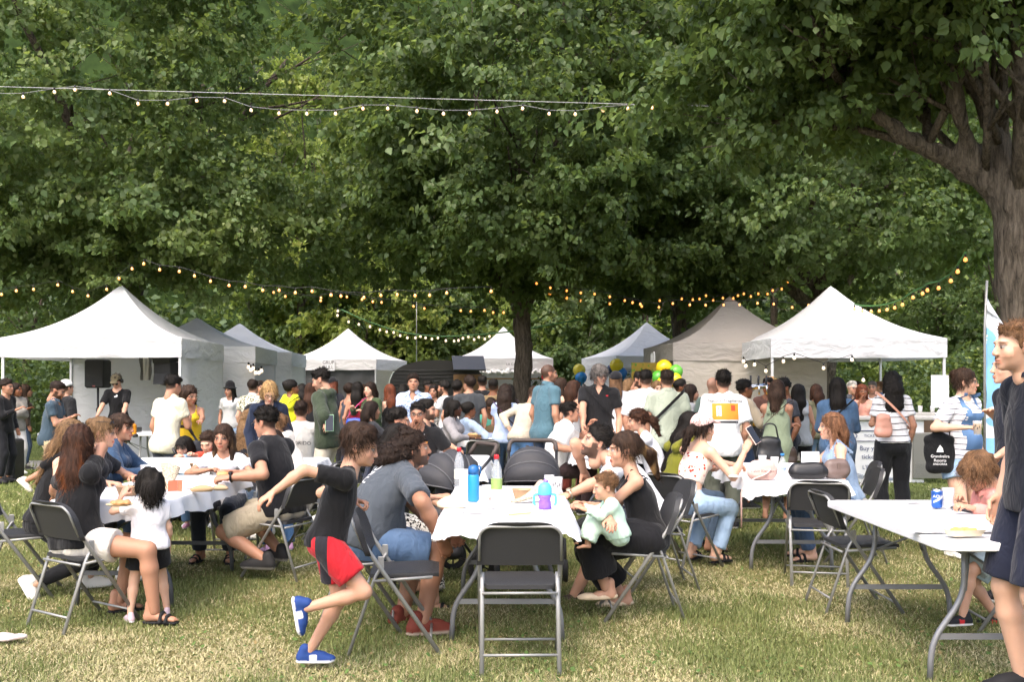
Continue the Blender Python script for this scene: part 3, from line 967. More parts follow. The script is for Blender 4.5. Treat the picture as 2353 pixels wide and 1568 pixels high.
    if False:
        F = F[~cov[F].all(1)]; used = np.unique(F); mp = np.zeros(len(V), np.int32); mp[used] = np.arange(len(used))
        parts[0] = (V[used], mp[F], C[used])
    V, F, C = join(parts)
    mesh_obj('body', np_mesh('body', V, F, mat_skin(), C), root)
    # ---------------- hair
    if hair[0] not in ('buzz', 'bald', None):
        dn = HR.T @ V3(0, 0, -1)
        spine = -(u2 * .8 + V3(0, 0, .2)) if lean > 12 else V3(0, 0, -1)
        dn = HR.T @ nrm(spine); bk = HR.T @ nrm(-fw * (1 if lean < 60 else .5)); bk = nrm(bk - dn * float(bk @ dn))
        V, F, sv = hair_mesh(hair[0], hs, hh * (1.25 if lod < 2 else 1.4), HR, (dn, bk), seed)
        c0 = np.array(hc, np.float32)
        c = c0 * (1 + .38 * np.clip(sv, -1, 1))[:, None]
        if len(hair) > 2:       # highlights
            c2 = np.array(HAIRC[hair[2]], np.float32); s = V @ dn
            m = np.clip((wav(V * np.array([1, 1, .25]), 95, seed + 9) - .15) * 2, 0, 1) * np.clip((s - .0) / .12 + .25, 0, 1)
            c = c + m[:, None] * (c2 - c)
        if lod < 3:           # loose strands over the mass
            r = np.random.default_rng(seed); n = (1500, 900, 350)[lod]; ix = r.integers(0, len(V), n); p0 = V[ix]
            ctr = np.array([0, -.015, .03], np.float32); o = p0 - ctr; o -= np.outer(np.maximum(o @ dn, 0), dn) * .9; o /= np.linalg.norm(o, axis=1)[:, None] + 1e-6
            sh = hair[0] in ('short', 'crop', 'quiff', 'mop', 'curly_short', 'thick'); cu = 'curly' in hair[0]
            mo = hair[0] in ('mop', 'thick'); d = r.normal(0, .3 if sh else .55 if cu else .22, (n, 3)) + o * (.25 if sh else .25) + (dn * .9 + V3(0, .35, 0) if mo else V3(0, -.5, .15) if sh else dn * (1.1 if not cu else .3)); d /= np.linalg.norm(d, axis=1)[:, None]
            L = r.uniform(.4, 1.2, (n, 1)) * (.024 if sh and not mo else .045 if cu else .070); sd = np.cross(d, o); sd /= np.linalg.norm(sd, axis=1)[:, None] + 1e-6; wd = .0016 if lod == 0 else .0024
            p1 = p0 + d * L * .55 + o * .004; p2 = p0 + d * L + r.normal(0, .25, (n, 3)) * L * .5
            S4 = np.stack([p0 - sd * wd, p0 + sd * wd, p1 + sd * wd * .8, p1 - sd * wd * .8, p2 + sd * wd * .25, p2 - sd * wd * .25], 1).reshape(-1, 3); q = len(V) + np.arange(n)[:, None] * 6
            F = np.concatenate([F, q + np.array([0, 1, 2, 3]), q + np.array([3, 2, 4, 5])]); V = np.concatenate([V, S4]); c = np.concatenate([c, np.repeat(c[ix] * r.uniform(.7, 1.7, (n, 1)), 6, 0)])
        J['hair'] = mesh_obj('hair', np_mesh('hair', (V * hs) @ HR.T + hd, F, mat_vcol('hair', .62, .18, .6, 140 if 'curly' in hair[0] else 75, (1.6, 1.6, .22) if 'curly' not in hair[0] else None), c), root)
    # ---------------- worn things
    HL = lambda p: tuple(HR @ (V3(*p) * hs) + hd)
    for a in acc:
        a = (a,) if isinstance(a, str) else a
        if a[0] in ('glasses', 'sunglasses', 'shades_up'):
            mb = MB(); rr = .0022 if lod < 2 else .003
            up = (0, -.035, .085) if a[0] == 'shades_up' else (0, 0, 0)
            q = lambda x, y, z: HL((x + up[0], y + up[1], z + up[2]))
            for s in (-1, 1):
                ring = [q(s * .033 + .024 * math.cos(t), .104 - abs(math.cos(t)) * .003, .002 + .017 * math.sin(t)) for t in [i * math.pi / 6 for i in range(13)]]
                mb.tube(ring, rr, 6); mb.tube([q(s * .057, .10, .008), q(s * .078, .06, .012), q(s * .080, -.01, .006)], rr, 5)
            mb.tube([q(-.01, .106, .006), q(.01, .106, .006)], rr, 5)
            g = mb.build('glasses', plain('glasses frame %s' % (a[1] if len(a) > 1 else '#16120f'), lin(a[1] if len(a) > 1 else '#16120f'), .3), root)
            if a[0] != 'glasses':
                m2 = MB()
                for s in (-1, 1): m2.add([q(s * .033 + .024 * math.cos(t), .105, .002 + .017 * math.sin(t)) for t in [i * math.pi / 5 for i in range(10)]], [tuple(range(10))])
                m2.build('lens', plain('dark lens', (.02, .02, .025), .08), g)
        elif a[0] in ('cap', 'bcap', 'hat', 'headband'):
            tt = plane((0, 0, .048), (0, .25, -1))
            P = [ell((0, -.018, .042), (.096, .116, .106), cuts=[tt])]
            if a[0] == 'cap': P.append(ell((0, .125, .058), (.068, .062, .010), rotm(0, 12).T, k=.01))
            if a[0] == 'hat': P = [cap((0, -.015, .06), (0, -.015, .110), .098, .088, k=.02), ell((0, -.01, .048), (.165, .17, .010), k=.02)]
            V, F = field(P, max(hh, .008))
            mesh_obj('cap' if a[0] != 'hat' else 'hat', np_mesh('cap', (V * hs) @ HR.T + hd, F, fabric(a[1], wr=.15)), root)
        elif a[0] == 'headphones':
            mb = MB(); mb.tube([HL((.095 * math.cos(t), -.01, .03 + .115 * math.sin(t))) for t in [math.pi * i / 12 for i in range(13)]], .012, 8, flat=.6)
            for s in (-1, 1): mb.tube([HL((s * .078, -.01, .005)), HL((s * .11, -.01, .005))], .036, 12)
            mb.build('headphones', plain('black plastic', (.015, .015, .016), .4), root)
        elif a[0] == 'watch':
            i = a[1]; wr, _, fr = wrists[i]; mb = MB()
            rr = .031 * aw
            mb.tube([tuple(wr - fr[:, 1] * .012 + (fr[:, 0] * math.cos(t) * 1.12 + fr[:, 2] * math.sin(t)) * rr) for t in [k * math.pi / 8 for k in range(17)]], .008, 6)
            mb.tube([tuple(wr - fr[:, 1] * .012 + fr[:, 2] * rr * .9), tuple(wr - fr[:, 1] * .012 + fr[:, 2] * (rr + .010))], .018, 12)
            mb.build('watch', plain('watch %s' % a[2], lin(a[2]), .3, .6), root)
        elif a[0] == 'hoops':
            for s in (-1, 1): mb = MB(); mb.tube([HL((s * .082, -.012 + a[1] * math.sin(t), -.04 - a[1] + a[1] * math.cos(t))) for t in [k * math.pi / 8 for k in range(17)]], .0022, 5); mb.build('earring', plain('gold', (.65, .42, .13), .25, 1.0), root)
        elif a[0] == 'chain':
            mb = MB(); mb.tube([tuple(nk + rt * .085 * S * math.sin(t) + fw * (.02 + .105 * S * math.cos(t)) - u2 * (.01 + .075 * max(0, math.cos(t)))) for t in [-1.6 + 3.2 * k / 16 for k in range(17)]], .0045, 6)
            mb.build('necklace', plain('silver', (.6, .6, .6), .25, 1.0), root)
        elif a[0] == 'strap':      # band across the torso; (strap, colour, side, width)
            s = a[2]; mb = MB(); wd = a[3] if len(a) > 3 else .03
            pts = []
            for k in range(25):
                t = 2 * math.pi * k / 24
                c_ = ch + u1 * (.01 * S)
                lat = math.sin(t); fo = math.cos(t)
                p = c_ + rt * (lat * (.165 * ww + .02)) + fw * (fo * (.125 * ww + .022)) + u1 * (s * lat * .20 * S)
                pts.append(p)
            rows = [[tuple(p + u1 * o) for p in pts] for o in (-wd / 2, wd / 2)]
            mb.grid(rows); mb.build('strap', fabric(a[1], wr=.1), root)
        elif a[0] == 'decal':      # (decal, text, size, x, z above chest, front/back, colour, rot)
            _, txt, sz, dx, dzz, fb, colr = a[:7]; rot = a[7] if len(a) > 7 else 0
            decal(J, txt, sz, rt * (1 if fb < 0 else -1), u1, fw * fb, ch + rt * dx + u1 * dzz, colr, rot)
        elif a[0] == 'patch':      # (patch, width, height, x, z, front/back, colour)
            _, pw, ph, dx, dzz, fb, colr = a[:7]
            patch(J, pw, ph, rt * (1 if fb < 0 else -1), u1, fw * fb, ch + rt * dx + u1 * dzz, colr)
    J['root'] = root
    M = Matrix.Translation((X, Z, dz)) @ Matrix.Rotation(math.radians(yaw), 4, 'Z')
    J['world'] = lambda p: M @ Vector([float(v) for v in p])
    return J


def project(J, pts2, xd, ud, nd, c, off):
    V, F = J['topV']
    bvh = J.get('bvh') or BVHTree.FromPolygons([Vector(v) for v in V.tolist()], F.tolist()); J['bvh'] = bvh
    out = []
    for (x, y) in pts2:
        p = c + xd * x + ud * y
        hit = bvh.ray_cast(Vector((p + nd * .5).tolist()), Vector((-nd).tolist()))
        out.append(tuple(hit[0] + Vector((nd * off).tolist())) if hit[0] is not None else tuple(p + nd * .1))
    return out


def text_mesh2d(txt, size):
    cu = bpy.data.curves.new('text', 'FONT'); cu.body = txt; cu.size = size; cu.align_x = 'CENTER'; cu.align_y = 'CENTER'; cu.resolution_u = 3
    o = bpy.data.objects.new('text', cu); scene.collection.objects.link(o)
    me = bpy.data.meshes.new_from_object(o.evaluated_get(bpy.context.evaluated_depsgraph_get()))
    bpy.data.objects.remove(o)
    V = [(v.co.x, v.co.y) for v in me.vertices]; F = [tuple(p.vertices) for p in me.polygons]
    bpy.data.meshes.remove(me)
    return V, F


def decal(J, txt, sz, xd, ud, nd, c, colr, rot=0):
    V, F = text_mesh2d(txt, sz); cr, sr = math.cos(math.radians(rot)), math.sin(math.radians(rot))
    V = [(x * cr - y * sr, x * sr + y * cr) for x, y in V]
    mb = MB(); mb.add(project(J, V, xd, ud, nd, c, .006), F); mb.build('print', plain('print %s' % colr, lin(colr), .8), J['top'])


def patch(J, pw, ph, xd, ud, nd, c, colr):
    n = 8; pts = [(pw * (i / n - .5), ph * (j / n - .5)) for j in range(n + 1) for i in range(n + 1)]
    P = project(J, pts, xd, ud, nd, c, .004)
    mb = MB(); mb.add(P, [(j * (n + 1) + i, j * (n + 1) + i + 1, (j + 1) * (n + 1) + i + 1, (j + 1) * (n + 1) + i) for j in range(n) for i in range(n)], True)
    mb.build('print', plain('print %s' % colr, lin(colr), .85, var=.12), J['top'])


def sign_text(txt, size, mat, parent, loc, rz=0.0, name='lettering'):
    """flat lettering standing upright, facing -Y before rotation"""
    V, F = text_mesh2d(txt, size); mb = MB(); mb.add([(x, 0, y) for x, y in V], F)
    o = mb.build(name, mat, parent, loc); o.rotation_euler = (0, 0, rz)
    return o
# ------------------------------------------------------------------ ground, grass, wooded slope
def ground():
    m, t = new_mat('lawn soil')
    co = t.coord()
    c = t.ramp(t.noise(1.1, 6, co, .65, .6), [(.32, (.075, .095, .025)), (.46, (.125, .130, .042)), (.58, (.23, .19, .085)), (.75, (.30, .25, .125))])
    c = t.mix(.55, c, t.ramp(t.noise(28, 5, co, .7), [(.3, (.065, .075, .022)), (.55, (.15, .14, .05)), (.75, (.30, .25, .12))]))
    xyz = t.n('ShaderNodeSeparateXYZ'); t.l(co, xyz.inputs[0])
    far = t.n('ShaderNodeMapRange'); far.inputs[1].default_value = 8; far.inputs[2].default_value = 15; t.l(xyz.outputs[1], far.inputs[0])
    c = t.mix(t.math('MULTIPLY', far.outputs[0], .8), c, t.ramp(t.noise(3.0, 6, co, .7), [(.3, (.080, .115, .026)), (.7, (.14, .18, .045))]))
    t.l(c, t.b.inputs['Base Color']); t.b.inputs['Roughness'].default_value = .95; t.b.inputs['Specular IOR Level'].default_value = .1
    t.bump(t.noise(45, 6, co, .7), .8, .03)
    n = 60; P = []
    for j in range(n + 1):
        row = []
        for i in range(n + 1):
            x, y = -45 + 90 * i / n, -8 + 68 * j / n
            row.append((x, y, 0.0))
        P.append(row)
    mb = MB(); mb.grid([r[::1] for r in P]); tag(mb.build('ground', m), kind='structure')
    # gravel path crossing at the left
    m2, t = new_mat('gravel')
    t.l(t.ramp(t.noise(60, 5, t.coord(), .8), [(.3, (.10, .10, .10)), (.7, (.32, .31, .30))]), t.b.inputs['Base Color']); t.b.inputs['Roughness'].default_value = .95
    t.bump(t.noise(90, 4, t.coord()), .8, .02)
    mb = MB(); mb.add([(-16, 17.0, .006), (-8.4, 17.6, .006), (-8.6, 19.6, .006), (-16, 20.2, .006)], [(0, 1, 2, 3)]); tag(mb.build('path', m2), kind='structure')


def patches(x, y):
    P = np.stack([x, y, x * 0], 1).astype(np.float32)
    return .55 * wav(P, 2.2, 41, 5) + .45 * wav(P, 6.5, 42, 5)


def grass(name, label, n, y0, y1, hgt, wid, seed, straw0, xl=None):
    r = np.random.default_rng(seed)
    u = r.random(n); y = 1 / (1 / y0 + (1 / y1 - 1 / y0) * u) if y1 / y0 < 4 else y0 + (y1 - y0) * u ** 1.3
    x = (r.random(n) * 2 - 1) * (y * .56 + .4)
    pt = patches(x, y) * 1.15 + r.normal(0, .42, n)
    straw = pt > straw0 + .045 * (y - 5)
    tuft = np.clip(-patches(x * 1.9 + 5, y * 1.9) , -.4, 1)
    h = hgt * r.uniform(.5, 1.25, n) * (1 + .7 * np.clip(tuft, -.3, 1)) * np.where(straw, .75, 1.0)
    a = r.random(n) * 6.283; ln = np.where(straw, r.uniform(.5, 1.8, n), r.uniform(.1, .8, n))
    dx, dy = np.cos(a), np.sin(a)
    w = wid * r.uniform(.6, 1.3, n)
    px, py = -dy * w, dx * w
    V = np.zeros((n, 3, 3), np.float32)
    V[:, 0] = np.stack([x - px, y - py, x * 0], 1); V[:, 1] = np.stack([x + px, y + py, x * 0], 1)
    V[:, 2] = np.stack([x + dx * h * ln, y + dy * h * ln, h / np.sqrt(1 + ln * ln)], 1)
    i = np.arange(n) * 3
    F = np.stack([i, i + 1, i + 2], 1)
    g = np.array([[.12, .15, .042], [.17, .20, .062], [.215, .24, .095]], np.float32)[r.integers(0, 3, n)]
    s = np.array([[.47, .41, .23], [.52, .46, .28], [.38, .34, .17], [.30, .31, .13]], np.float32)[r.integers(0, 4, n)]
    c = np.where(straw[:, None], s, g) * r.uniform(.8, 1.2, (n, 1))
    m = mat_leaf('grass blade', .18, .8)
    o = mesh_obj(name, np_mesh(name, V.reshape(-1, 3), F, m, np.repeat(c, 3, 0), False))
    tag(o, label, 'grass', kind='stuff')


def mat_leaf(key='leaf', trans=.28, rough=.5):
    if key in MATS: return MATS[key]
    m, t = new_mat(key)
    a = t.n('ShaderNodeVertexColor', _layer_name='Col').outputs[0]
    if key == 'spray leaf': a = t.mix(1.0, a, t.n('ShaderNodeAttribute', _attribute_type='INSTANCER', _attribute_name='tint').outputs['Color'], 'MULTIPLY')
    t.l(a, t.b.inputs['Base Color']); t.b.inputs['Roughness'].default_value = rough; t.b.inputs['Specular IOR Level'].default_value = .35
    tr = t.n('ShaderNodeBsdfTranslucent')
    t.l(t.mix(.6, a, (.30, .40, .07)), tr.inputs[0]) if key != 'grass blade' else t.l(a, tr.inputs[0])
    mx = t.n('ShaderNodeMixShader'); mx.inputs[0].default_value = trans
    t.l(t.b.outputs[0], mx.inputs[1]); t.l(tr.outputs[0], mx.inputs[2]); t.l(mx.outputs[0], t.out.inputs[0])
    return m


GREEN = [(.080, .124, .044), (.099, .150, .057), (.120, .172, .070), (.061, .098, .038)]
LIME = [(.20, .25, .05), (.26, .30, .07), (.15, .20, .045)]  # yellow-green leaves, with sunlight on the far foliage put into their colour
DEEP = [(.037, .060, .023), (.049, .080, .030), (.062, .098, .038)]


def leaf_mesh(name, ells, per, spread, size, cols, seed, shell=.55, low=None):
    """ells: (centre, radii, clumps). Leaves in clumps; each leaf a folded pointed blade"""
    r = np.random.default_rng(seed); CC, OO = [], []
    for (c, rad, n) in ells:
        d = r.normal(size=(n, 3)); d /= np.linalg.norm(d, axis=1)[:, None]
        rr = (shell + (1 - shell) * r.random(n) ** .6)[:, None]
        CC.append(np.array(c) + d * rr * np.array(rad)); OO.append(d)
    C = np.concatenate(CC); O = np.concatenate(OO)
    if low is not None: k = C[:, 2] > low; C, O = C[k], O[k]
    M = len(C); N = M * per
    sp = spread * r.uniform(.6, 1.3, (M, 1))
    # a clump is a drooping spray: long in one direction
    ax = O + r.normal(0, .7, (M, 3)); ax[:, 2] *= .5; ax /= np.linalg.norm(ax, axis=1)[:, None]
    tt = r.random((M, per, 1)) * 2 - 1
    P = C[:, None] + ax[:, None] * tt * sp[:, None] * 1.3 + r.normal(0, 1, (M, per, 3)) * sp[:, None] * np.array([.45, .45, .32])
    P = P.reshape(N, 3); Oo = np.repeat(O, per, 0)
    d = r.normal(0, .6, (N, 3)) + Oo * .5 + np.array([0, 0, -.55]); d /= np.linalg.norm(d, axis=1)[:, None]
    nn = r.normal(0, .42, (N, 3)) + Oo * .45 + np.array([0, 0, .8]); nn -= d * (nn * d).sum(1)[:, None]; nn /= np.linalg.norm(nn, axis=1)[:, None]
    s = np.cross(d, nn); L = size * r.uniform(.6, 1.25, (N, 1)); W = L * .46
    V = np.zeros((N, 4, 3), np.float32)
    V[:, 0] = P; V[:, 1] = P + d * L * .38 - s * W + nn * L * .10; V[:, 2] = P + d * L * 1.0 - nn * L * .08
    V[:, 3] = P + d * L * .38 + s * W + nn * L * .10
    i = np.arange(N) * 4
    F = (np.stack([i, i + 3, i + 2, i + 1], 1),)
    base = np.array(cols, np.float32)[r.integers(0, len(cols), M)]
    c = np.repeat(base, per, 0) * r.uniform(.75, 1.3, (N, 1)) * np.array([1, 1, 1]) + r.normal(0, .004, (N, 1))
    return np_mesh(name, V.reshape(-1, 3), np.concatenate(F), mat_leaf(), np.repeat(np.maximum(c, .005), 4, 0).astype(np.float32), False)


SPRAYS = []
TWIG = plain('twig', (.085, .068, .05), .9)


def make_sprays():
    """six leafy branch ends, metre-sized; crowns are grown from them"""
    for k in range(6):
        r = np.random.default_rng(900 + k); V, F, C = [], [], []; o = 0; per = 130
        ax = []
        for b in range(9):            # side twigs off a gently drooping axis along +x
            t = b / 8; ax.append((np.array([-.5 + 1.0 * t, r.normal(0, .05), .10 - .22 * t * t]), r.normal(0, 1, 3) * np.array([.25, .42, .16])))
        for i in range(per):
            p, dv = ax[r.integers(0, 9)]; t = r.random() ** .7
            P = p + dv * t + r.normal(0, .045, 3); d = np.array([.35, 0, -.75]) + dv * .5 + r.normal(0, .45, 3); d /= np.linalg.norm(d)
            n = np.array([.2, 0, .9]) + r.normal(0, .42, 3); n -= d * (n @ d); n /= np.linalg.norm(n); s_ = np.cross(d, n); L = .125 * r.uniform(.6, 1.2); W = L * .44
            V += [P, P + d * L * .16 - s_ * W * .72 + n * L * .04, P + d * L * .42 - s_ * W * .92 + n * L * .09, P + d * L - n * L * .10, P + d * L * .42 + s_ * W * .92 + n * L * .09, P + d * L * .16 + s_ * W * .72 + n * L * .04]
            F += [(o, o + 5, o + 4, o + 3), (o, o + 3, o + 2, o + 1)]; o += 6
            g = r.uniform(.72, 1.30); C += [(g * r.uniform(.9, 1.1), g, g * .95)] * 6
        for p, dv in ax:              # thin twigs
            sd = np.cross(dv, (0, 0, 1.0)); sd = sd / (np.linalg.norm(sd) + 1e-6) * .006
            V += [p - sd, p + sd, p + dv + sd * .4, p + dv - sd * .4]; F.append((o, o + 1, o + 2, o + 3)); o += 4; C += [(.9, .55, .9)] * 4
        me = np_mesh('leaf_spray', np.array(V), np.array(F), mat_leaf('spray leaf', .48, .5), np.array(C), False)
        SPRAYS.append(bpy.data.objects.new('leaf_spray', me))


def crown_tree():
    """node tree that grows the sprays on the crown's points"""
    ng = bpy.data.node_groups.new('crown sprays', 'GeometryNodeTree')
    ng.interface.new_socket('Geometry', in_out='INPUT', socket_type='NodeSocketGeometry'); ng.interface.new_socket('Geometry', in_out='OUTPUT', socket_type='NodeSocketGeometry')
    N = ng.nodes; gi = N.new('NodeGroupInput'); go = N.new('NodeGroupOutput'); g2 = N.new('GeometryNodeGeometryToInstance')
    for o in SPRAYS:
        oi = N.new('GeometryNodeObjectInfo'); oi.inputs['Object'].default_value = o; oi.inputs['As Instance'].default_value = False; ng.links.new(oi.outputs['Geometry'], g2.inputs[0])
    ip = N.new('GeometryNodeInstanceOnPoints'); mp = N.new('GeometryNodeMeshToPoints'); ng.links.new(gi.outputs[0], mp.inputs[0]); ng.links.new(mp.outputs[0], ip.inputs['Points']); ng.links.new(g2.outputs[0], ip.inputs['Instance'])
    ip.inputs['Pick Instance'].default_value = True
    for nm, ty, sk in (('idx', 'INT', 'Instance Index'), ('rot', 'FLOAT_VECTOR', 'Rotation'), ('scl', 'FLOAT', 'Scale')):
        a = N.new('GeometryNodeInputNamedAttribute'); a.data_type = ty; a.inputs['Name'].default_value = nm
        if nm == 'rot':
            e = N.new('FunctionNodeEulerToRotation'); ng.links.new(a.outputs['Attribute'], e.inputs[0]); ng.links.new(e.outputs[0], ip.inputs[sk])
        else: ng.links.new(a.outputs['Attribute'], ip.inputs[sk])
    ng.links.new(ip.outputs[0], go.inputs[0])
    return ng


def crown_obj(root, ells, size, cols, seed, shell=.5, low=None):
    if not SPRAYS: make_sprays()
    ng = bpy.data.node_groups.get('crown sprays') or crown_tree()
    r = np.random.default_rng(seed); CC, OO = [], []
    for (c, rad, n) in ells:
        d = r.normal(size=(n, 3)); d /= np.linalg.norm(d, axis=1)[:, None]
        CC.append(np.array(c) + d * (shell + (1 - shell) * r.random(n) ** .6)[:, None] * np.array(rad)); OO.append(d)
    C = np.concatenate(CC); O = np.concatenate(OO)
    if low is not None: k = C[:, 2] > low; C, O = C[k], O[k]
    M = len(C); me = bpy.data.meshes.new('crown'); me.vertices.add(M); me.vertices.foreach_set('co', C.astype(np.float32).ravel())
    yaw = np.arctan2(O[:, 1], O[:, 0]) + r.normal(0, .6, M); rot = np.stack([r.normal(0, .35, M), r.normal(0, .35, M) - .25 * O[:, 2], yaw], 1).astype(np.float32)
    for nm, ty, v in (('rot', 'FLOAT_VECTOR', rot.ravel()), ('scl', 'FLOAT', (size * r.uniform(.75, 1.25, M)).astype(np.float32)), ('idx', 'INT', r.integers(0, 6, M).astype(np.int32))):
        a = me.attributes.new(nm, ty, 'POINT'); a.data.foreach_set('vector' if ty == 'FLOAT_VECTOR' else 'value', v)
    tc = np.ones((M, 4), np.float32); tc[:, :3] = np.array(cols, np.float32)[r.integers(0, len(cols), M)] * r.uniform(.85, 1.2, (M, 1))
    a = me.attributes.new('tint', 'FLOAT_COLOR', 'POINT'); a.data.foreach_set('color', tc.ravel()); me.materials.append(mat_leaf('spray leaf', .48, .5)); me.update()
    o = mesh_obj('crown', me, root); md = o.modifiers.new('sprays', 'NODES'); md.node_group = ng
    return tag(o, kind='stuff')


def mat_bark(key, c1, c2):
    if key in MATS: return MATS[key]
    m, t = new_mat(key)
    co = t.coord('Object', (1, 1, .16))
    f = t.noise(26, 7, co, .75, .5)
    t.l(t.ramp(f, [(.35, c1), (.62, c2)]), t.b.inputs['Base Color']); t.b.inputs['Roughness'].default_value = .95; t.b.inputs['Specular IOR Level'].default_value = .15
    t.bump(f, 1.0, .06)
    return m


def limb(mb, p, d, L, r, depth, rnd, n=8, gn=None):
    d = Vector(d).normalized(); pts = [Vector(p)]; rs = [r]; seg = max(3, int(L / .7)); dd = d.copy()
    for k in range(seg):
        dd = (dd + Vector((rnd.gauss(0, .09), rnd.gauss(0, .09), rnd.gauss(.03, .06)))).normalized()
        pts.append(pts[-1] + dd * (L / seg)); rs.append(r * (1 - .62 * (k + 1) / seg))
    mb.tube(pts, rs, n)
    if depth > 0:
        for k in range(rnd.randint(3, 4)):
            i = rnd.randint(max(1, seg // 3), seg); a = rnd.uniform(0, 6.28); t = (pts[i] - pts[i - 1]).normalized()
            o = t.orthogonal().normalized(); o = Matrix.Rotation(a, 3, t) @ o
            limb(mb, pts[i], t * .9 + o * rnd.uniform(.5, .9), L * rnd.uniform(.4, .65), rs[i] * .55, depth - 1, rnd, max(4, n - 2))


def tree(label, base, trunk_r, trunk_h, stems, ells, per, spread, size, cols, seed, bark='bark', low=None, group='trees around the lawn', lean=(0, 0), stem_len=5.0, shell=.55, name='tree', forks=None):
    rnd = random.Random(seed); root = empty(name, base, 0, label, 'tree', group)
    mb = MB(); n = 14; top = Vector((lean[0], lean[1], trunk_h)); pts = []
    for k in range(9):
        t = k / 8; pts.append(Vector((lean[0] * t * t + .03 * math.sin(k * 1.7), lean[1] * t * t + .03 * math.cos(k * 2.1), trunk_h * t - .05 * (k == 0))))
    rs = [trunk_r * (1.0 + .55 * max(0, .12 - k / 8) / .12 - .14 * (k / 8) + (.30 * max(0, (k / 8 - .82)) / .18)) for k in range(9)]
    P = [cap(pts[q], pts[q + 1], rs[q], rs[q + 1], k=.06) for q in range(8)] + [cap(pts[0] - Vector((0, 0, .1)), pts[1], trunk_r * 1.45, trunk_r * .9, k=.2)]
    for (fp, fr) in (forks or []):
        for q in range(len(fp) - 1): P.append(cap(fp[q], fp[q + 1], fr * (1 - .2 * q), fr * (1 - .2 * (q + 1)), k=.14 if q == 0 else .05))
    if trunk_r < .19: mb.tube(pts, rs, 9)
    V, F = (np.zeros((0, 3)), np.zeros((0, 4), int)) if trunk_r < .19 else field(P, max(.045, trunk_r * .17), (), lambda Q: trunk_r * (.07 * wav(Q * np.array([1, 1, .22]), 7 / trunk_r, seed, 6) + .05 * wav(Q * np.array([1, 1, .3]), 14 / trunk_r, seed + 2, 6)))
    mb.add(V.tolist(), F.tolist(), True)
    for k in range(stems):
        a = 2 * math.pi * (k + rnd.uniform(-.3, .3)) / stems; o = rnd.uniform(.45, .95)
        limb(mb, top + Vector((math.cos(a), math.sin(a), -.4)) * trunk_r * .6, (math.cos(a) * o, math.sin(a) * o, 1), stem_len * rnd.uniform(.75, 1.2), trunk_r * rnd.uniform(.32, .5), 2 if trunk_r > .19 else 1, rnd, 7)
    for (fp, fr) in (forks or []):
        for q in range(1, len(fp)):
            for _ in range(3):
                limb(mb, Vector(fp[q]) * .8 + Vector(fp[q - 1]) * .2, (rnd.uniform(-1, .6), rnd.uniform(-.8, .8), rnd.uniform(.2, 1.2)), rnd.uniform(1.0, 2.2), fr * .35, 1, rnd, 7)
    mb.build('trunk', MATS[bark], root)
    crown_obj(root, [((c[0] - base[0], c[1] - base[1], c[2]), rd, nn) for c, rd, nn in ells], size, cols, seed, shell, low)
    return root


mat_bark('bark', (.035, .028, .022), (.17, .135, .105)); mat_bark('bark grey', (.040, .033, .025), (.20, .165, .125)); mat_bark('bark pale', (.10, .09, .075), (.36, .33, .28))


def weeds():
    r = np.random.default_rng(8); n = 3200; y = 1 / (1 / 4.0 + (1 / 11 - 1 / 4.0) * r.random(n)); x = (r.random(n) * 2 - 1) * (y * .56); k = patches(x * .7 + 9, y * .7) > .05; x, y = x[k], y[k]; n = len(x)
    a = r.random(n) * 6.283; L = r.uniform(.012, .034, n); d = np.stack([np.cos(a), np.sin(a), r.uniform(.1, .6, n)], 1); s_ = np.stack([-np.sin(a), np.cos(a), r.normal(0, .3, n)], 1); p = np.stack([x, y, r.uniform(.012, .035, n)], 1)
    V = np.stack([p, p + d * (L * .45)[:, None] - s_ * (L * .4)[:, None], p + d * L[:, None], p + d * (L * .45)[:, None] + s_ * (L * .4)[:, None]], 1).reshape(-1, 3); F = np.arange(n * 4).reshape(-1, 4)
    c = np.array([[.07, .13, .03], [.10, .17, .04], [.28, .21, .09]], np.float32)[r.choice(3, n, p=[.45, .4, .15])]
    tag(mesh_obj('clover_weeds', np_mesh('clover_weeds', V, F, mat_leaf('grass blade', .18, .8), np.repeat(c, 4, 0), False)), 'small clover leaves and fallen leaves scattered in the lawn', 'weeds', kind='stuff')


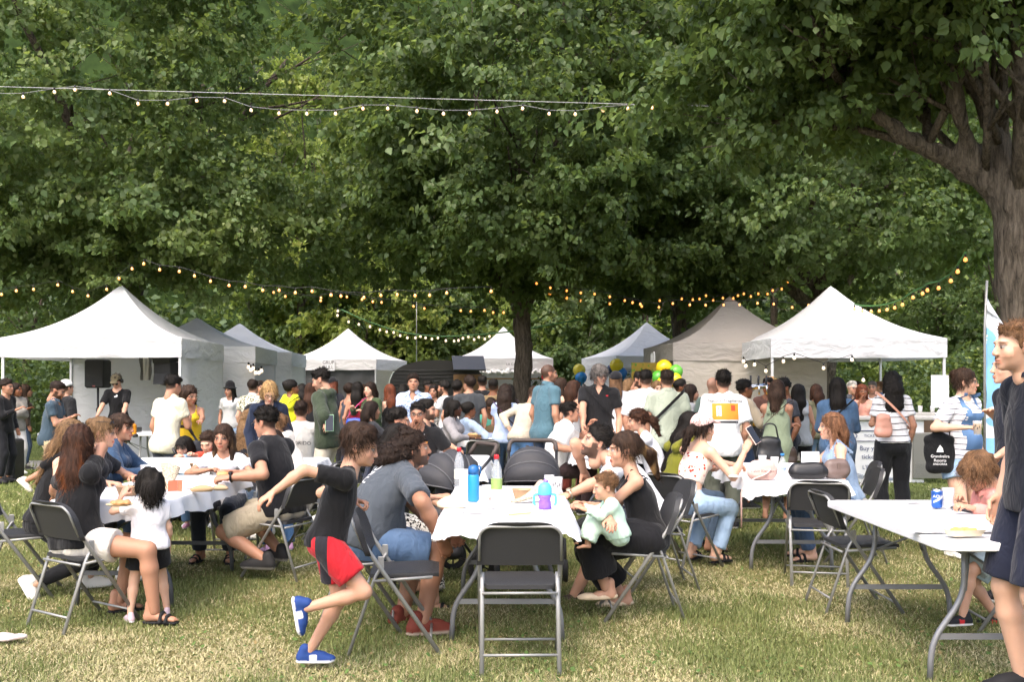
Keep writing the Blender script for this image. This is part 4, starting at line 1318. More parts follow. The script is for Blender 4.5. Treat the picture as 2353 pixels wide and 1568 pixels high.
def woods():
    # wooded slope closing the view behind the park
    m, t = new_mat('slope undergrowth')
    t.l(t.ramp(t.noise(.8, 6, t.coord(), .7), [(.35, (.012, .022, .007)), (.7, (.035, .06, .016))]), t.b.inputs['Base Color']); t.b.inputs['Roughness'].default_value = 1; t.b.inputs['Specular IOR Level'].default_value = .05
    P = []
    for j in range(25):
        v = j / 24; row = []
        for i in range(41):
            x = -60 + 3 * i; y = 46 + 26 * v + 1.5 * math.sin(x * .21 + 2 * v); row.append((x, y, -.3 + 34 * v ** 1.15))
        P.append(row)
    mb = MB(); mb.grid(P); tag(mb.build('hillside', m), kind='structure')
    r = np.random.default_rng(5)
    ells = [((x, 47 + 13 * v + r.uniform(-1, 1), 1.0 + 17 * v), (3.2, 2.2, 2.4), 26) for v in np.linspace(0, 1.0, 8) for x in np.arange(-32, 33, 5.2) + r.uniform(-2, 2)]
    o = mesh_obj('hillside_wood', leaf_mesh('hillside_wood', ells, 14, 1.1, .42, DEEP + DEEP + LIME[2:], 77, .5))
    tag(o, 'dense dark green wood covering the slope behind everything', 'wood', kind='stuff')
    T = tree
    # big poplars round the lawn
    T('broad leafy poplar filling the upper left above the music tent', (X_at(300, 23.5), 23.5, 0), .30, 4.2, 6, [((-9.7, 20.0, 8.2), (4.9, 3.8, 5.2), 760), ((-11, 20, 5.0), (3.2, 3.0, 2.0), 130), ((-6.5, 19.8, 4.9), (2.6, 2.4, 1.5), 110), ((-8.8, 19.6, 4.3), (3.2, 2.2, 1.1), 80)],
      0, 0, .92, GREEN[1:3] + [(.150, .200, .070), (.140, .192, .066)], 21, 'bark', 3.2, stem_len=6)
    T('dark poplar with thick trunk standing in the middle of the stalls', (X_at(1201, 22), 22, 0), .205, 3.75, 7, [((.6, 20.6, 8.6), (4.9, 4.2, 4.9), 760), ((.1, 18.6, 6.2), (3.2, 2.6, 2.4), 170), ((0.5, 20.6, 5.0), (4.8, 3.2, 1.6), 165), ((.05, 20.9, 3.75), (.75, .5, .25), 10), ((-3.5, 21, 4.6), (2.2, 2, 1.2), 50)],
      0, 0, .92, GREEN + DEEP[2:], 22, 'bark', 3.35, stem_len=6, forks=[([(0, 0, 3.2), (-.55, -.1, 3.95), (-1.6, -.3, 5.2)], .13), ([(0, 0, 3.3), (.6, -.1, 3.9), (1.5, -.2, 5.0)], .13), ([(0, 0, 3.3), (.05, -.2, 4.6), (-.1, -.3, 6.5)], .15)])
    T('gnarled foreground tree with heavy limbs at the right edge', (X_at(2356, 9.3), 9.3, 0), .25, 3.3, 2, [((3.8, 9.6, 6.0), (2.5, 2.4, 1.7), 230), ((3.4, 9.4, 5.2), (1.5, 1.8, 1.0), 110), ((4.4, 9.4, 5.9), (2.2, 1.9, 1.4), 120), ((3.3, 8.0, 4.95), (.8, .5, .40), 18), ((3.0, 9.8, 4.5), (.8, .9, .6), 34), ((3.0, 10.6, 4.5), (1.8, .8, .5), 50), ((3.4, 8.8, 5.2), (1.1, .7, .6), 50)],
      0, 0, .70, GREEN, 23, 'bark grey', 3.7, stem_len=2.6, forks=[([(-.02, 0, 3.1), (-.42, .1, 3.52), (-1.0, .1, 3.80), (-1.75, .15, 4.35), (-2.4, .1, 5.1)], .13), ([(0, 0, 3.2), (-.22, .05, 3.75), (-.45, .0, 4.3), (-.60, .1, 5.2)], .13), ([(.1, 0, 3.2), (.4, .1, 4.0), (.5, .1, 5.2)], .15), ([(-.42, .1, 3.52), (-.75, -.2, 4.1), (-.8, -.3, 4.8)], .07)])
    T('stout tree with forked trunk behind the large right tent', (X_at(1895, 22.5), 22.5, 0), .25, 3.7, 6, [((6.6, 21.5, 7.9), (4.6, 3.6, 4.4), 360), ((6.8, 20.2, 5.0), (3.6, 2.4, 1.4), 120)],
      0, 0, .95, GREEN, 24, 'bark grey', 3.5, stem_len=5, forks=[([(0, 0, 3.0), (-.9, -.1, 3.75), (-1.3, -.1, 3.95)], .14), ([(0, 0, 3.1), (.7, 0, 4.2), (1.2, 0, 5.5)], .16)])
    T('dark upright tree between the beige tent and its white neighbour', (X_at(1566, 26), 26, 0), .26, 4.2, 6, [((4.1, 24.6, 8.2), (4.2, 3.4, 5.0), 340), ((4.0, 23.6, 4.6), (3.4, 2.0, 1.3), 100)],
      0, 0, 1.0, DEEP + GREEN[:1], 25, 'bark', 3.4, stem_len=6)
    # maples and younger trees further back; the sunlit look sits in their leaf colours
    k = 0
    for (px, Z, py, rx, rz, cols, lab) in (
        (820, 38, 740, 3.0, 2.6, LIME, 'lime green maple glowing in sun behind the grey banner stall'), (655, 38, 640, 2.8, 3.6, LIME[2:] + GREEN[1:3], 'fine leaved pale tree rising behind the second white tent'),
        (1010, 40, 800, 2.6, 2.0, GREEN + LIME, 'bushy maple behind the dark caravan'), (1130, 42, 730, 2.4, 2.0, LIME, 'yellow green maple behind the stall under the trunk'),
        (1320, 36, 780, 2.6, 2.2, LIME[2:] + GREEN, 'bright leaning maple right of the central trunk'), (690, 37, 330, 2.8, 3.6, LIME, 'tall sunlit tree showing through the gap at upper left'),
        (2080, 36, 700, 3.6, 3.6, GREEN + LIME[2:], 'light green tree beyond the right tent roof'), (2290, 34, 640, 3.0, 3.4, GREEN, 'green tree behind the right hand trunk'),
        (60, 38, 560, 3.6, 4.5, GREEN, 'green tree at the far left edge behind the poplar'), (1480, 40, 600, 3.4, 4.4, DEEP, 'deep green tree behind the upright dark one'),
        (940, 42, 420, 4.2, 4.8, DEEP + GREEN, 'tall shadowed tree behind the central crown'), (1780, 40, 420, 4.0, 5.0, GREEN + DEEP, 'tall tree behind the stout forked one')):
        c = at(px, py, Z); k += 1
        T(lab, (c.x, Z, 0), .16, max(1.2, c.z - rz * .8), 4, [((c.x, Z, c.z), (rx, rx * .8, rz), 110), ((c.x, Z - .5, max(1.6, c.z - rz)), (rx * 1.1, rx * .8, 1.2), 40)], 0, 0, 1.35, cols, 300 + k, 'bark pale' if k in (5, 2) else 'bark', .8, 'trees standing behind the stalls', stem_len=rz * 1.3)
    # hedges
    for j, (x0, x1, Z, hh, cols, lab) in enumerate(((-20, -8.9, 27.5, 2.6, DEEP, 'dark clipped hedge beside the music tent at far left'), (8.2, 17, 29, 2.7, GREEN + LIME, 'sunlit green hedge bank behind the ticket tent'), (1.4, 8, 31, 2.0, DEEP, 'low dark shrubs behind the right hand tents'), (-6.5, 1.3, 38, 2.4, DEEP, 'dark shrubs behind the caravan and middle stalls'))):
        ells = [((x, Z + .8 * math.sin(x), hh * .45), (1.3, 1.0, hh * .55), 40) for x in np.arange(x0, x1, 1.3)]
        root = empty('hedge', ((x0 + x1) / 2, Z, 0), 0, lab, 'hedge', 'hedges at the edge of the park')
        tag(mesh_obj('foliage', leaf_mesh('foliage', [((c[0] - (x0 + x1) / 2, c[1] - Z, c[2]), rd, n) for c, rd, n in ells], 30, .34, .14, cols, 500 + j), root), kind='stuff')


# ------------------------------------------------------------------ tents
def mat_canvas(key, c, tr=.25):
    if key in MATS: return MATS[key]
    m, t = new_mat(key)
    co = t.coord()
    t.l(t.mix(t.noise(1.3, 4, co), tuple(x * .93 for x in c), c), t.b.inputs['Base Color'])
    t.b.inputs['Roughness'].default_value = .75; t.b.inputs['Specular IOR Level'].default_value = .25
    tb = t.n('ShaderNodeBsdfTranslucent'); tb.inputs[0].default_value = (*c, 1)
    mx = t.n('ShaderNodeMixShader'); mx.inputs[0].default_value = tr
    t.l(t.b.outputs[0], mx.inputs[1]); t.l(tb.outputs[0], mx.inputs[2]); t.l(mx.outputs[0], t.out.inputs[0])
    t.bump(t.noise(2.2, 3, t.coord('Object', (1, 1, 2.2)), .5, 1.4), .35, .12)
    return m


def tent(label, X, Y, yaw, walls=(), col=(.72, .72, .73), W=3.0, D=3.0, zt=2.30, zb=1.97, zp=3.36, wallcol=None, group='pop-up event tents'):
    root = empty('pop_up_tent', (X, Y, 0), math.radians(yaw), label, 'tent', group)
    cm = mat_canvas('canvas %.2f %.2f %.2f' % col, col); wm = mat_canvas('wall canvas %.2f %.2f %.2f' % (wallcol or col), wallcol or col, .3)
    fm = plain('tent frame', (.62, .63, .64), .4, .3)
    rnd = random.Random(int(X * 100)); mb = MB()
    for k in range(4):            # four curved faces meeting in creased ridges
        rows = []; ca, sa = (1, 0, -1, 0)[k], (0, 1, 0, -1)[k]
        for j in range(19):
            t = (j / 18) ** .9; row = []
            for i in range(25):
                s = 2 * i / 24 - 1; u, v = s * (1 - t), -(1 - t)
                z = zt + (zp - zt) * (.42 * t + .58 * t ** 2.3) - .055 * math.sin(min(1, t * 1.6) * math.pi) * (1 - s * s)
                z += (.006 * math.sin(7 * s + 3 * k + 9 * t) + .004 * math.sin(17 * s - 6 * t + k)) * (1 - t) * (1 - s * s)
                if t > .95: z = min(z, zp - .02)
                row.append(((u * ca - v * sa) * W / 2, (u * sa + v * ca) * D / 2, z))
            rows.append(row)
        mb.grid(rows)
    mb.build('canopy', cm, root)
    for k, (ax, ay, bx, by) in enumerate(((-1, -1, 1, -1), (1, -1, 1, 1), (1, 1, -1, 1), (-1, 1, -1, -1))):
        A = Vector((ax * W / 2, ay * D / 2, 0)) * 1.004; B = Vector((bx * W / 2, by * D / 2, 0)) * 1.004; nv = Vector((A + B).normalized()); rows = []; m_ = 30
        for q in range(6):
            row = []
            for i in range(m_ + 1):
                s = i / m_; e = math.sin(math.pi * s)
                z = zt - (zt - zb) * q / 5 - .012 * e * (q / 5)
                off = (.010 * math.sin(9 * s + 2.3 * q + k) + .008 * math.sin(23 * s - 3 * q)) * e * (.3 + q / 5)
                p = A.lerp(B, s) + nv * (off + .006); row.append((p.x, p.y, z))
            rows.append(row)
        mb = MB(); mb.grid(rows); mb.build('valance', cm, root)
    for sx in (-1, 1):
        for sy in (-1, 1):
            mb = MB(); x, y = sx * (W / 2 - .03), sy * (D / 2 - .03)
            mb.box((x, y, 1.1), (.042, .042, 2.2), bev=.005); mb.box((x, y, .5), (.050, .050, 1.0), bev=.005); mb.box((x, y, .012), (.10, .10, .02)); mb.build('leg', fm, root)
    for k, (sx, sy) in enumerate(((0, -1), (0, 1), (-1, 0), (1, 0))):      # scissor trusses under the eaves
        mb = MB(); x, y = sx * (W / 2 - .07), sy * (D / 2 - .07); h = W / 2 - .05
        for s in (-1, 1):
            for c in (-.5, .5):
                a = (x + (c - .5 * s) * h if sx == 0 else x, y + (c - .5 * s) * h if sy == 0 else y, 2.22); b = (x + (c + .5 * s) * h if sx == 0 else x, y + (c + .5 * s) * h if sy == 0 else y, 2.03)
                mb.tube([a, b], .011, 5)
        mb.build('truss', fm, root)
    for wl in walls:
        kind = wl if isinstance(wl, str) else wl[0]
        e = {'back': ((-1, 1), (1, 1)), 'left': ((-1, 1), (-1, -1)), 'right': ((1, -1), (1, 1)), 'front': ((-1, -1), (1, -1))}[kind]
        A = Vector((e[0][0] * (W / 2 - .008), e[0][1] * (D / 2 - .008), 0)); B = Vector((e[1][0] * (W / 2 - .008), e[1][1] * (D / 2 - .008), 0)); nv = Vector((-(B - A).y, (B - A).x, 0)).normalized(); rows = []
        zz0 = .04 if isinstance(wl, str) else wl[1]
        for q in range(15):
            row = []
            for i in range(41):
                s = i / 40; e_ = math.sin(math.pi * s) ** .5; g = q / 14
                off = (.020 * math.sin(14 * s + 3.1 * g * math.sin(5 * s) + X) + .014 * math.sin(31 * s + 4 * g + Y)) * e_ * (.25 + g) + .05 * math.sin(3 * s + 2 * g) * e_ * g
                p = A.lerp(B, s) + nv * off; row.append((p.x, p.y, zb + .05 - (zb + .05 - zz0) * g))
            rows.append(row)
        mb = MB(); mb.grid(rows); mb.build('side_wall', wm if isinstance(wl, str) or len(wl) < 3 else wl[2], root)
    return root


def tents():
    R = {}
    WH = (.72, .72, .73)
    R['A'] = tent('nearest white tent at left, sheltering the disc jockey', -7.2, 18.35, 3, ('back', 'right'))
    R['B'] = tent('white tent directly behind the music tent, bulbs under its eave', -6.95, 22.0, 5, ('front', 'back', 'left'), (.80, .78, .76), zp=3.0)
    R['C'] = tent('third white tent of the left row, sharp peak above its neighbour', -7.0, 25.6, 5, ('front', 'back'), (.82, .82, .83), zp=3.1)
    R['D'] = tent('white tent with paper sign above a dark grey banner front', X_at(800, 32.5), 32.5, -12, ('back',), (.80, .79, .80))
    R['E'] = tent('white tent partly hidden by the central trunk, red pompoms at its posts', X_at(1157, 31.5), 31.5, 0, ('back',))
    R['F'] = tent('small white tent with yellow and blue balloons, right of centre', 3.95, 29.2, 14, ('back', 'right', 'left'))
    R['G'] = tent('dark beige tent with closed canvas wall, right of centre', 4.5, 20.6, 3, ('front', 'back', 'right'), (.42, .385, .35), wallcol=(.58, .53, .47))  # canvas and wall coloured darker than the other tents
    R['H'] = tent('large open white tent over the ticket counter at right', 5.92, 18.5, 0, (), (.68, .69, .72))
    # paper name signs pinned to the valances
    ink = plain('black ink', (.02, .02, .022), .7); pap = plain('paper', (.74, .73, .75), .8)
    for key, txt, dx, w, h, sz in (('D', 'GRUP\nRULL', -.05, .42, .36, .15), ('E', 'LA CALETA', .35, .52, .24, .10)):
        r = R[key]; s = empty('paper_sign', r.matrix_basis @ Vector((dx, -1.545, 2.12)), r.rotation_euler[2], 'white paper sign with two lines above the dark grey banner' if key == 'D' else 'white paper sign with one line beside the central trunk', 'sign', 'paper name signs on the stalls')
        MB().box((0, 0, 0), (w, .006, h)).build('sheet', pap, s)
        sign_text(txt, sz, ink, s, (0, -.006, 0))
    return R
# ------------------------------------------------------------------ furniture
STEEL = plain('grey painted steel', (.30, .30, .29), .42, .35)
STEELD = plain('dark grey steel', (.10, .105, .115), .45, .3)
BLKPL = plain('black moulded plastic', (.030, .030, .032), .55, 0, .05, .25, 260, .4)
HDPE = plain('white table plastic', (.73, .73, .74), .45, 0, .02, .12, 300)
PAPERC = plain('white paper cloth', (.74, .74, .75), .8, 0, .03, .55, 9)
BLACKF = plain('black nylon', (.030, .030, .034), .7, 0, .1, .3, 40)


def make_chair():
    root = empty('folding_chair', (0, 0, -50), 0, 'folding chair', 'chair', 'grey framed folding chairs')
    W = .215
    for s in (-1, 1):
        x = s * W
        MB().tube(bend([(x, -.205, .70), (x, -.165, .60), (x, .245, .0)], .06), .0125, 8, flat=.75).build('front_leg', STEEL, root)
        mb = MB(); mb.tube(bend([(x * .93, -.075, .50), (x * .93, -.115, .44), (x * .93, -.265, .0)], .04), .0125, 8, flat=.75); mb.box((x * .97, -.085, .515), (.012, .035, .07), bev=.004); mb.build('rear_leg', STEEL, root)
        MB().tube([(x * .96, -.13, .412), (x * .96, .20, .432)], .009, 6).build('seat_rail', STEEL, root)
    MB().tube([(-W, .19, .075), (W, .19, .075)], .0075, 6).build('crossbar', STEEL, root)
    MB().tube([(-W * .93, -.232, .10), (W * .93, -.232, .10)], .0075, 6).build('crossbar', STEEL, root)
    MB().tube([(-W * .93, -.155, .405), (W * .93, -.155, .405)], .008, 6).build('crossbar', STEEL, root)
    P = []
    for j in range(9):           # seat pan with soft rolled edges
        v = j / 8; y = -.15 + .385 * v; row = []
        for i in range(9):
            u = i / 8 * 2 - 1; row.append((u * (.195 - .025 * (abs(v - .5) * 2) ** 4), y, .447 + .012 * v - .010 * (1 - u * u) * math.sin(math.pi * v) - .012 * max(0, v - .85) * 6))
        P.append(row)
    mb = MB(); mb.grid(P); mb.grid([[(p[0], p[1], p[2] - .022) for p in row[::-1]] for row in P])
    edge = [P[0][i] for i in range(9)] + [P[j][8] for j in range(1, 9)] + [P[8][i] for i in range(7, -1, -1)] + [P[j][0] for j in range(7, 0, -1)]
    ring = edge + [edge[0]]; mb.grid([[(p[0], p[1], p[2] - .022) for p in ring], [(p[0] * 1.012, p[1], p[2] - .011) for p in ring], ring])
    mb.build('seat', BLKPL, root)
    n = 16; F_, B_ = [], []      # back panel: rounded top, hollow rear, wraps over the tube
    for j in range(7):
        v = j / 6; rowf, rowb = [], []
        for i in range(n + 1):
            u = i / n * 2 - 1; hw = .228 - .045 * max(0, v - .62) ** 2 * 6.9
            z = .555 + .235 * v - .030 * (abs(u) ** 6) * v; y = -.148 - .35 * (z - .555) - .022 * (1 - u * u)
            rowf.append((u * hw, y + .012, z)); rowb.append((u * hw, y - .006 - .016 * (abs(u) > .9 or j in (6,)), z))
        F_.append(rowf); B_.append(rowb)
    mb = MB(); mb.grid(F_); mb.grid([r[::-1] for r in B_])
    e = lambda G: [G[0][i] for i in range(n + 1)] + [G[j][n] for j in range(1, 7)] + [G[6][i] for i in range(n - 1, -1, -1)] + [G[j][0] for j in range(5, -1, -1)]
    mb.grid([e(B_), e(F_)]); b = mb.build('backrest', BLKPL, root)
    MB().tube(bend([(-W, -.172, .58), (-W * .98, -.238, .735), (-W * .80, -.252, .768), (W * .80, -.252, .768), (W * .98, -.238, .735), (W, -.172, .58)], .05), .008, 6).build('edge_tube', STEEL, b)
    return root


def chairs():
    proto = make_chair(); first = True
    for (lab, X, Z, yaw) in (
        ('empty folding chair nearest the camera, seen square from behind', .04, 5.38, 1), ('empty folding chair seen side-on beside the curly haired man', -.655, 5.72, -86),
        ('folding chair carrying the curly haired man in charcoal tee', -.93, 6.18, -84), ('folding chair of the woman with auburn streaked hair', -2.69, 6.27, -35),
        ('folding chair at the left edge, turned to the left table', -3.52, 7.12, -72), ('folding chair carrying the seated man with watch and black tee', -1.80, 7.85, 67),
        ('folding chair behind the woman in cream hoodie', -1.83, 9.35, 78), ('empty folding chair facing the far middle table', X_at(1111, 13.3), 13.3, 0),
        ('folding chair carrying the mother with the baby', .83, 6.5, 90), ('folding chair of the bearded man leaning over the table', 1.08, 7.42, 96),
        ('folding chair carrying the woman in the pink cap', 1.41, 8.2, -50), ('folding chair carrying the woman in olive green', 1.22, 8.95, -78),
        ('folding chair of the ponytailed woman wearing white', 1.45, 10.1, 84), ('empty folding chair facing the handbag table, back to camera', 2.33, 7.63, -11),
        ('folding chair behind the woman with shoulder tattoo', 2.90, 8.55, 82), ('empty folding chair next to the tattooed woman, one place further', 3.14, 9.25, 80),
        ('empty folding chair tucked sideways under the bare white table', 2.31, 6.72, -88), ('folding chair carrying the boy in pink', 3.07, 6.2, 86),
        ('folding chair carrying the woman in the black tank at middle table', -.92, 6.95, -84), ('folding chair of the woman with streaked hair facing camera', -2.5, 8.78, 180),
        ('folding chair of the man in white eating at right middle', X_at(1262, 11.6), 11.6, -84), ('folding chair of the man in navy shirt', X_at(855, 8.6), 8.6, -84)):
        if first: proto.location = (X, Z, 0); proto.rotation_euler = (0, 0, math.radians(yaw)); proto['label'] = lab; first = False
        else: copy_tree(proto, None, (X, Z, 0), math.radians(yaw), lab)


def make_table(label, X, Z, yaw=0, L=1.83, W=.76, legm=None):
    legm = legm or STEELD
    root = empty('folding_table', (X, Z, 0), math.radians(yaw), label, 'table', 'white folding tables')
    n = 6; out = []
    for (cx, cy, a0) in ((W / 2 - .06, L / 2 - .06, 0), (-W / 2 + .06, L / 2 - .06, 90), (-W / 2 + .06, -L / 2 + .06, 180), (W / 2 - .06, -L / 2 + .06, 270)):
        for k in range(n): a = math.radians(a0 + 90 * k / (n - 1)); out.append((cx, cy, math.cos(a), math.sin(a)))
    m = len(out); vs, fs = [], []
    for (r, z) in ((.052, .698), (.060, .704), (.060, .736), (.054, .742), (.0, .7425)):
        vs += [(c[0] + c[2] * r, c[1] + c[3] * r, z) for c in out]
    for q in range(4):
        for i in range(m): j = (i + 1) % m; fs.append((q * m + i, q * m + j, q * m + m + j, q * m + m + i))
    fs += [tuple(range(m - 1, -1, -1)), tuple(range(4 * m, 5 * m))]
    MB().add(vs, fs).build('table_top', HDPE, root)
    for s in (-1, 1):
        y = s * (L / 2 - .27)
        for t in (-1, 1):
            MB().tube(bend([(t * .15, y, .70), (t * .15, y, .43), (t * .315, y, .20), (t * .325, y, .0)], .10), .0155, 9).build('leg', legm, root)
        mb = MB(); mb.box((0, y, .225), (.58, .012, .03)); mb.build('crossbar', legm, root)
        mb = MB(); mb.tube([(-.15, y, .69), (.15, y, .69)], .014, 7); mb.build('crossbar', legm, root)
        mb = MB()
        for t in (-1, 1): mb.tube([(t * .145, y, .46), (0, y - s * .28, .60)], .008, 6)
        mb.tube([(0, y - s * .28, .60), (0, y - s * .48, .69)], .010, 6); mb.build('brace', legm, root)
    return root


def cloth(label, X, Z, yaw=0, L=1.83, W=.76, drop=.11, seed=1, z=.7465):
    """paper cloth: flat top, hanging edge that ripples and folds at the corners"""
    r = random.Random(seed); ph = [r.uniform(0, 6.28) for _ in range(8)]
    path = []; n = 10; st = 26; W, L = W + .006, L + .006
    cs = ((W / 2, L / 2), (-W / 2, L / 2), (-W / 2, -L / 2), (W / 2, -L / 2)); rr = .05
    for k in range(4):
        cx, cy = cs[k][0] - math.copysign(rr, cs[k][0]), cs[k][1] - math.copysign(rr, cs[k][1])
        for i in range(n): a = math.radians(90 * k + 90 * i / (n - 1)); path.append((cx + rr * math.cos(a), cy + rr * math.sin(a), math.cos(a), math.sin(a), 1 - abs(i / (n - 1) * 2 - 1)))
        nx, ny = cs[(k + 1) % 4]; ex, ey = nx - math.copysign(rr, nx), ny - math.copysign(rr, ny); a = math.radians(90 * k + 90)
        for i in range(1, st): t = i / st; p0 = (cx + rr * math.cos(a), cy + rr * math.sin(a)); p1 = (ex + rr * math.cos(a), ey + rr * math.sin(a)); path.append((p0[0] + (p1[0] - p0[0]) * t, p0[1] + (p1[1] - p0[1]) * t, math.cos(a), math.sin(a), 0))
    path.append(path[0]); m = len(path); rows = []
    for (d, o) in ((-1, 0), (-.5, 0), (-.1, 0), (0, .002), (.05, .007), (.25, .011), (.5, .018), (.75, .024), (1, .026)):
        row = []
        for i, (x, y, nx, ny, c) in enumerate(path):
            s = i / (m - 1) * 6.283
            if d <= 0: k = 1 + d * .9; row.append((x * k if d > -.99 else x * .0, y * k if d > -.99 else 0, z + .003 * math.sin(3 * s + ph[0]) * abs(d)))
            else:
                dr = drop * (1 + .18 * math.sin(5 * s + ph[1]) + .12 * math.sin(13 * s + ph[2]) + .10 * c)
                q = o + d * (.020 * math.sin(17 * s + ph[3]) + .014 * math.sin(31 * s + ph[4]) + .009 * math.sin(67 * s + ph[5]) + .012 * c)
                row.append((x + nx * max(q, .006), y + ny * max(q, .006), z - dr * d + .004 * math.sin(90 * s + ph[6]) * (d == 1)))
        rows.append(row)
    mb = MB(); mb.grid(rows); o = mb.build('tablecloth', PAPERC)
    o.location = (X, Z, 0); o.rotation_euler = (0, 0, math.radians(yaw))
    return tag(o, label, 'tablecloth', 'white paper tablecloths')


def tables():
    G = plain('table leg grey', (.20, .205, .215), .42, .3)
    for (nm, X, Z, yaw, L, cl, sd, lm) in (
        ('left foreground table with the women and toddler', -2.60, 7.38, -2, 1.83, 1, 1, STEELD), ('centre foreground table with the baby and stroller', -.03, 6.50, 0, 1.83, 1, 2, G),
        ('handbag table at right middle', 2.30, 8.72, -3, 1.83, 1, 3, G), ('bare table at the right edge with blue can', 2.44, 5.66, 0, 1.78, 0, 4, G),
        ('table behind the strollers with a phone lying on it', -.63, 9.75, 0, 1.83, 1, 5, STEELD), ('far middle table crowded with drinks and bread', -.36, 14.5, 0, 1.83, 1, 6, STEELD),
        ('right middle table with the red can', 1.15, 11.55, 0, 1.83, 1, 7, STEELD), ('second left table where the children eat', -2.85, 9.95, 90, 1.9, 1, 8, STEELD)):
        make_table('white folding table: ' + nm, X, Z, yaw, L, .76 if nm[0] != 'r' else .95, lm)
        if cl: cloth('white paper cloth over the ' + nm.replace(' with ', ', ', 1) if False else 'white paper cloth hanging off the ' + nm, X, Z, yaw, L, .76 if nm[0] != 'r' else .95, .115, sd)
    make_table('white folding table carrying the disc jockey decks', X_at(238, 15.9), 15.9, 90, 1.83, .70, STEEL)


# ------------------------------------------------------------------ table-top things
def ont(px, py, z=.7505):
    Z = (CAM_H - z) * FPX / (py - HY)
    return Vector((X_at(px, Z), Z, z))


def cup(label, loc, fill='#c88a2c', level=.6, h=.115, printed=True):
    root = empty('plastic_cup', loc, RND.uniform(0, 6), label, 'cup', 'clear plastic cups')
    MB().lathe([(.028, 0), (.030, .004), (.037, h), (.039, h + .002), (.036, h), (.0285, .006), (.001, .005)], n=18, caps=False).build('cup_wall', glassy('clear plastic', (.85, .86, .87), .30, .15), root)
    if level > 0: MB().lathe([(.001, .007), (.0275, .007), (.0275 + .0075 * level, h * level), (.001, h * level)], n=16, caps=False).build('drink', glassy('drink %s' % fill, lin(fill), .85, .1), root)
    if printed:
        mb = MB()
        for k in range(7):
            a = -1.2 + .4 * k; r = .0353; z0 = .055 + .012 * math.sin(k * 2.1)
            mb.add([((r + .0012) * math.cos(a + d), (r + .0012) * math.sin(a + d), z0 + e) for d, e in ((-.13, 0), (.1, .004), (.14, .016), (-.04, .022))], [(0, 1, 2, 3)])
        mb.build('print', plain('cup print', (.06, .06, .065), .6), root)
    return root


def bottle(label, loc, capc='#c8202a', label_c='#d8d6cc', h=.30, tint=(.80, .85, .88), txt=None):
    root = empty('water_bottle', loc, 0, label, 'bottle', 'plastic water bottles')
    s = h / .30
    prof = [(.028, 0), (.034, .008), (.034, .05), (.031, .06), (.034, .075), (.034, .085), (.0335, .09), (.0335, .165), (.034, .17), (.033, .20), (.024, .235), (.014, .258), (.0125, .27)]
    MB().lathe([(r * min(1, s * 1.05), z * s) for r, z in prof], n=18).build('body', glassy('bottle plastic %.2f' % tint[2], tint, .24, .08), root)
    MB().lathe([(.0348 * min(1, s * 1.05), .10 * s), (.0348 * min(1, s * 1.05), .16 * s)], n=18, caps=False).build('wrapper', plain('wrapper %s' % label_c, lin(label_c), .5), root)
    MB().lathe([(.0155, .268 * s), (.0155, .290 * s), (.013, .293 * s)], n=14).build('cap', plain('cap %s' % capc, lin(capc), .4), root)
    if txt:
        V, F = text_mesh2d(txt, .024); mb = MB(); mb.add([(.0365 * math.sin(x / .036), -.0365 * math.cos(x / .036), .13 * s + y) for x, y in V], F); mb.build('lettering', plain('blue ink', (.05, .12, .42), .6), root)
    return root


def can(label, loc, c1, c2, txt=None, rz=0):
    root = empty('drink_can', loc, rz, label, 'can', 'aluminium drink cans')
    MB().lathe([(.024, 0), (.026, .003), (.0325, .012), (.033, .10), (.0325, .104)], n=20).build('body', plain('can %s' % c1, lin(c1), .28, .55), root)
    MB().lathe([(.0325, .104), (.0275, .1145), (.0265, .1155), (.025, .113), (.001, .113)], n=20, caps=False).build('lid', plain('aluminium', (.7, .7, .71), .25, 1.0), root)
    mb = MB()
    for k in range(9):
        a = -2.6 + k * .28; r = .0334
        mb.add([(r * math.cos(a + d), r * math.sin(a + d), z) for d, z in ((0, .03 + .005 * k), (.28, .035 + .005 * k), (.28, .050 + .0055 * k), (0, .045 + .0055 * k))], [(0, 1, 2, 3)])
    mb.build('stripe', plain('can stripe %s' % c2, lin(c2), .35, .3), root)
    if txt:
        V, F = text_mesh2d(txt, .026); mb = MB(); mb.add([(.0338 * math.sin(x / .033), -.0338 * math.cos(x / .033), .072 + y) for x, y in V], F); mb.build('lettering', plain('white ink', (.8, .8, .8), .5), root)
    return root


def bowl(label, loc, spoon=True, food=True):
    root = empty('kraft_bowl', loc, 0, label, 'bowl', 'kraft paper bowls')
    MB().lathe([(.055, 0), (.056, .002), (.075, .058), (.078, .060), (.073, .058), (.054, .006), (.001, .006)], n=24, caps=False).build('bowl_wall', plain('kraft card', (.46, .29, .165), .8), root)
    if food: V, F = field([ell((.02 * math.cos(k * 2.4), .02 * math.sin(k * 2.4), .038), (.035, .033, .016), k=.01) for k in range(4)], .008, (), lambda Q: .004 * wav(Q, 160, 3)); mesh_obj('food', np_mesh('food', V, F, plain('food', (.62, .45, .25), .7, var=.5)), root)
    if spoon: MB().tube([(0, 0, .03), (.012, .008, .115)], .006, 6, flat=.35).build('spoon', plain('wood', (.62, .42, .22), .7), root)
    return root


def crumple(name, label, loc, r, c, seed, cat, group=None, flat=.5, rz=0):
    V, F = field([ell((0, 0, r[2] * .5), r, k=.01)], max(r) * .09, (), lambda Q: r[2] * .45 * wav(Q, 2.6 / max(r), seed, 6))
    V[:, 2] = np.maximum(V[:, 2], .001)
    o = mesh_obj(name, np_mesh(name, V, F, plain('%s %s' % (name, c), lin(c), .85, var=.15), None, False)); o.location = loc; o.rotation_euler = (0, 0, rz)
    return tag(o, label, cat, group)


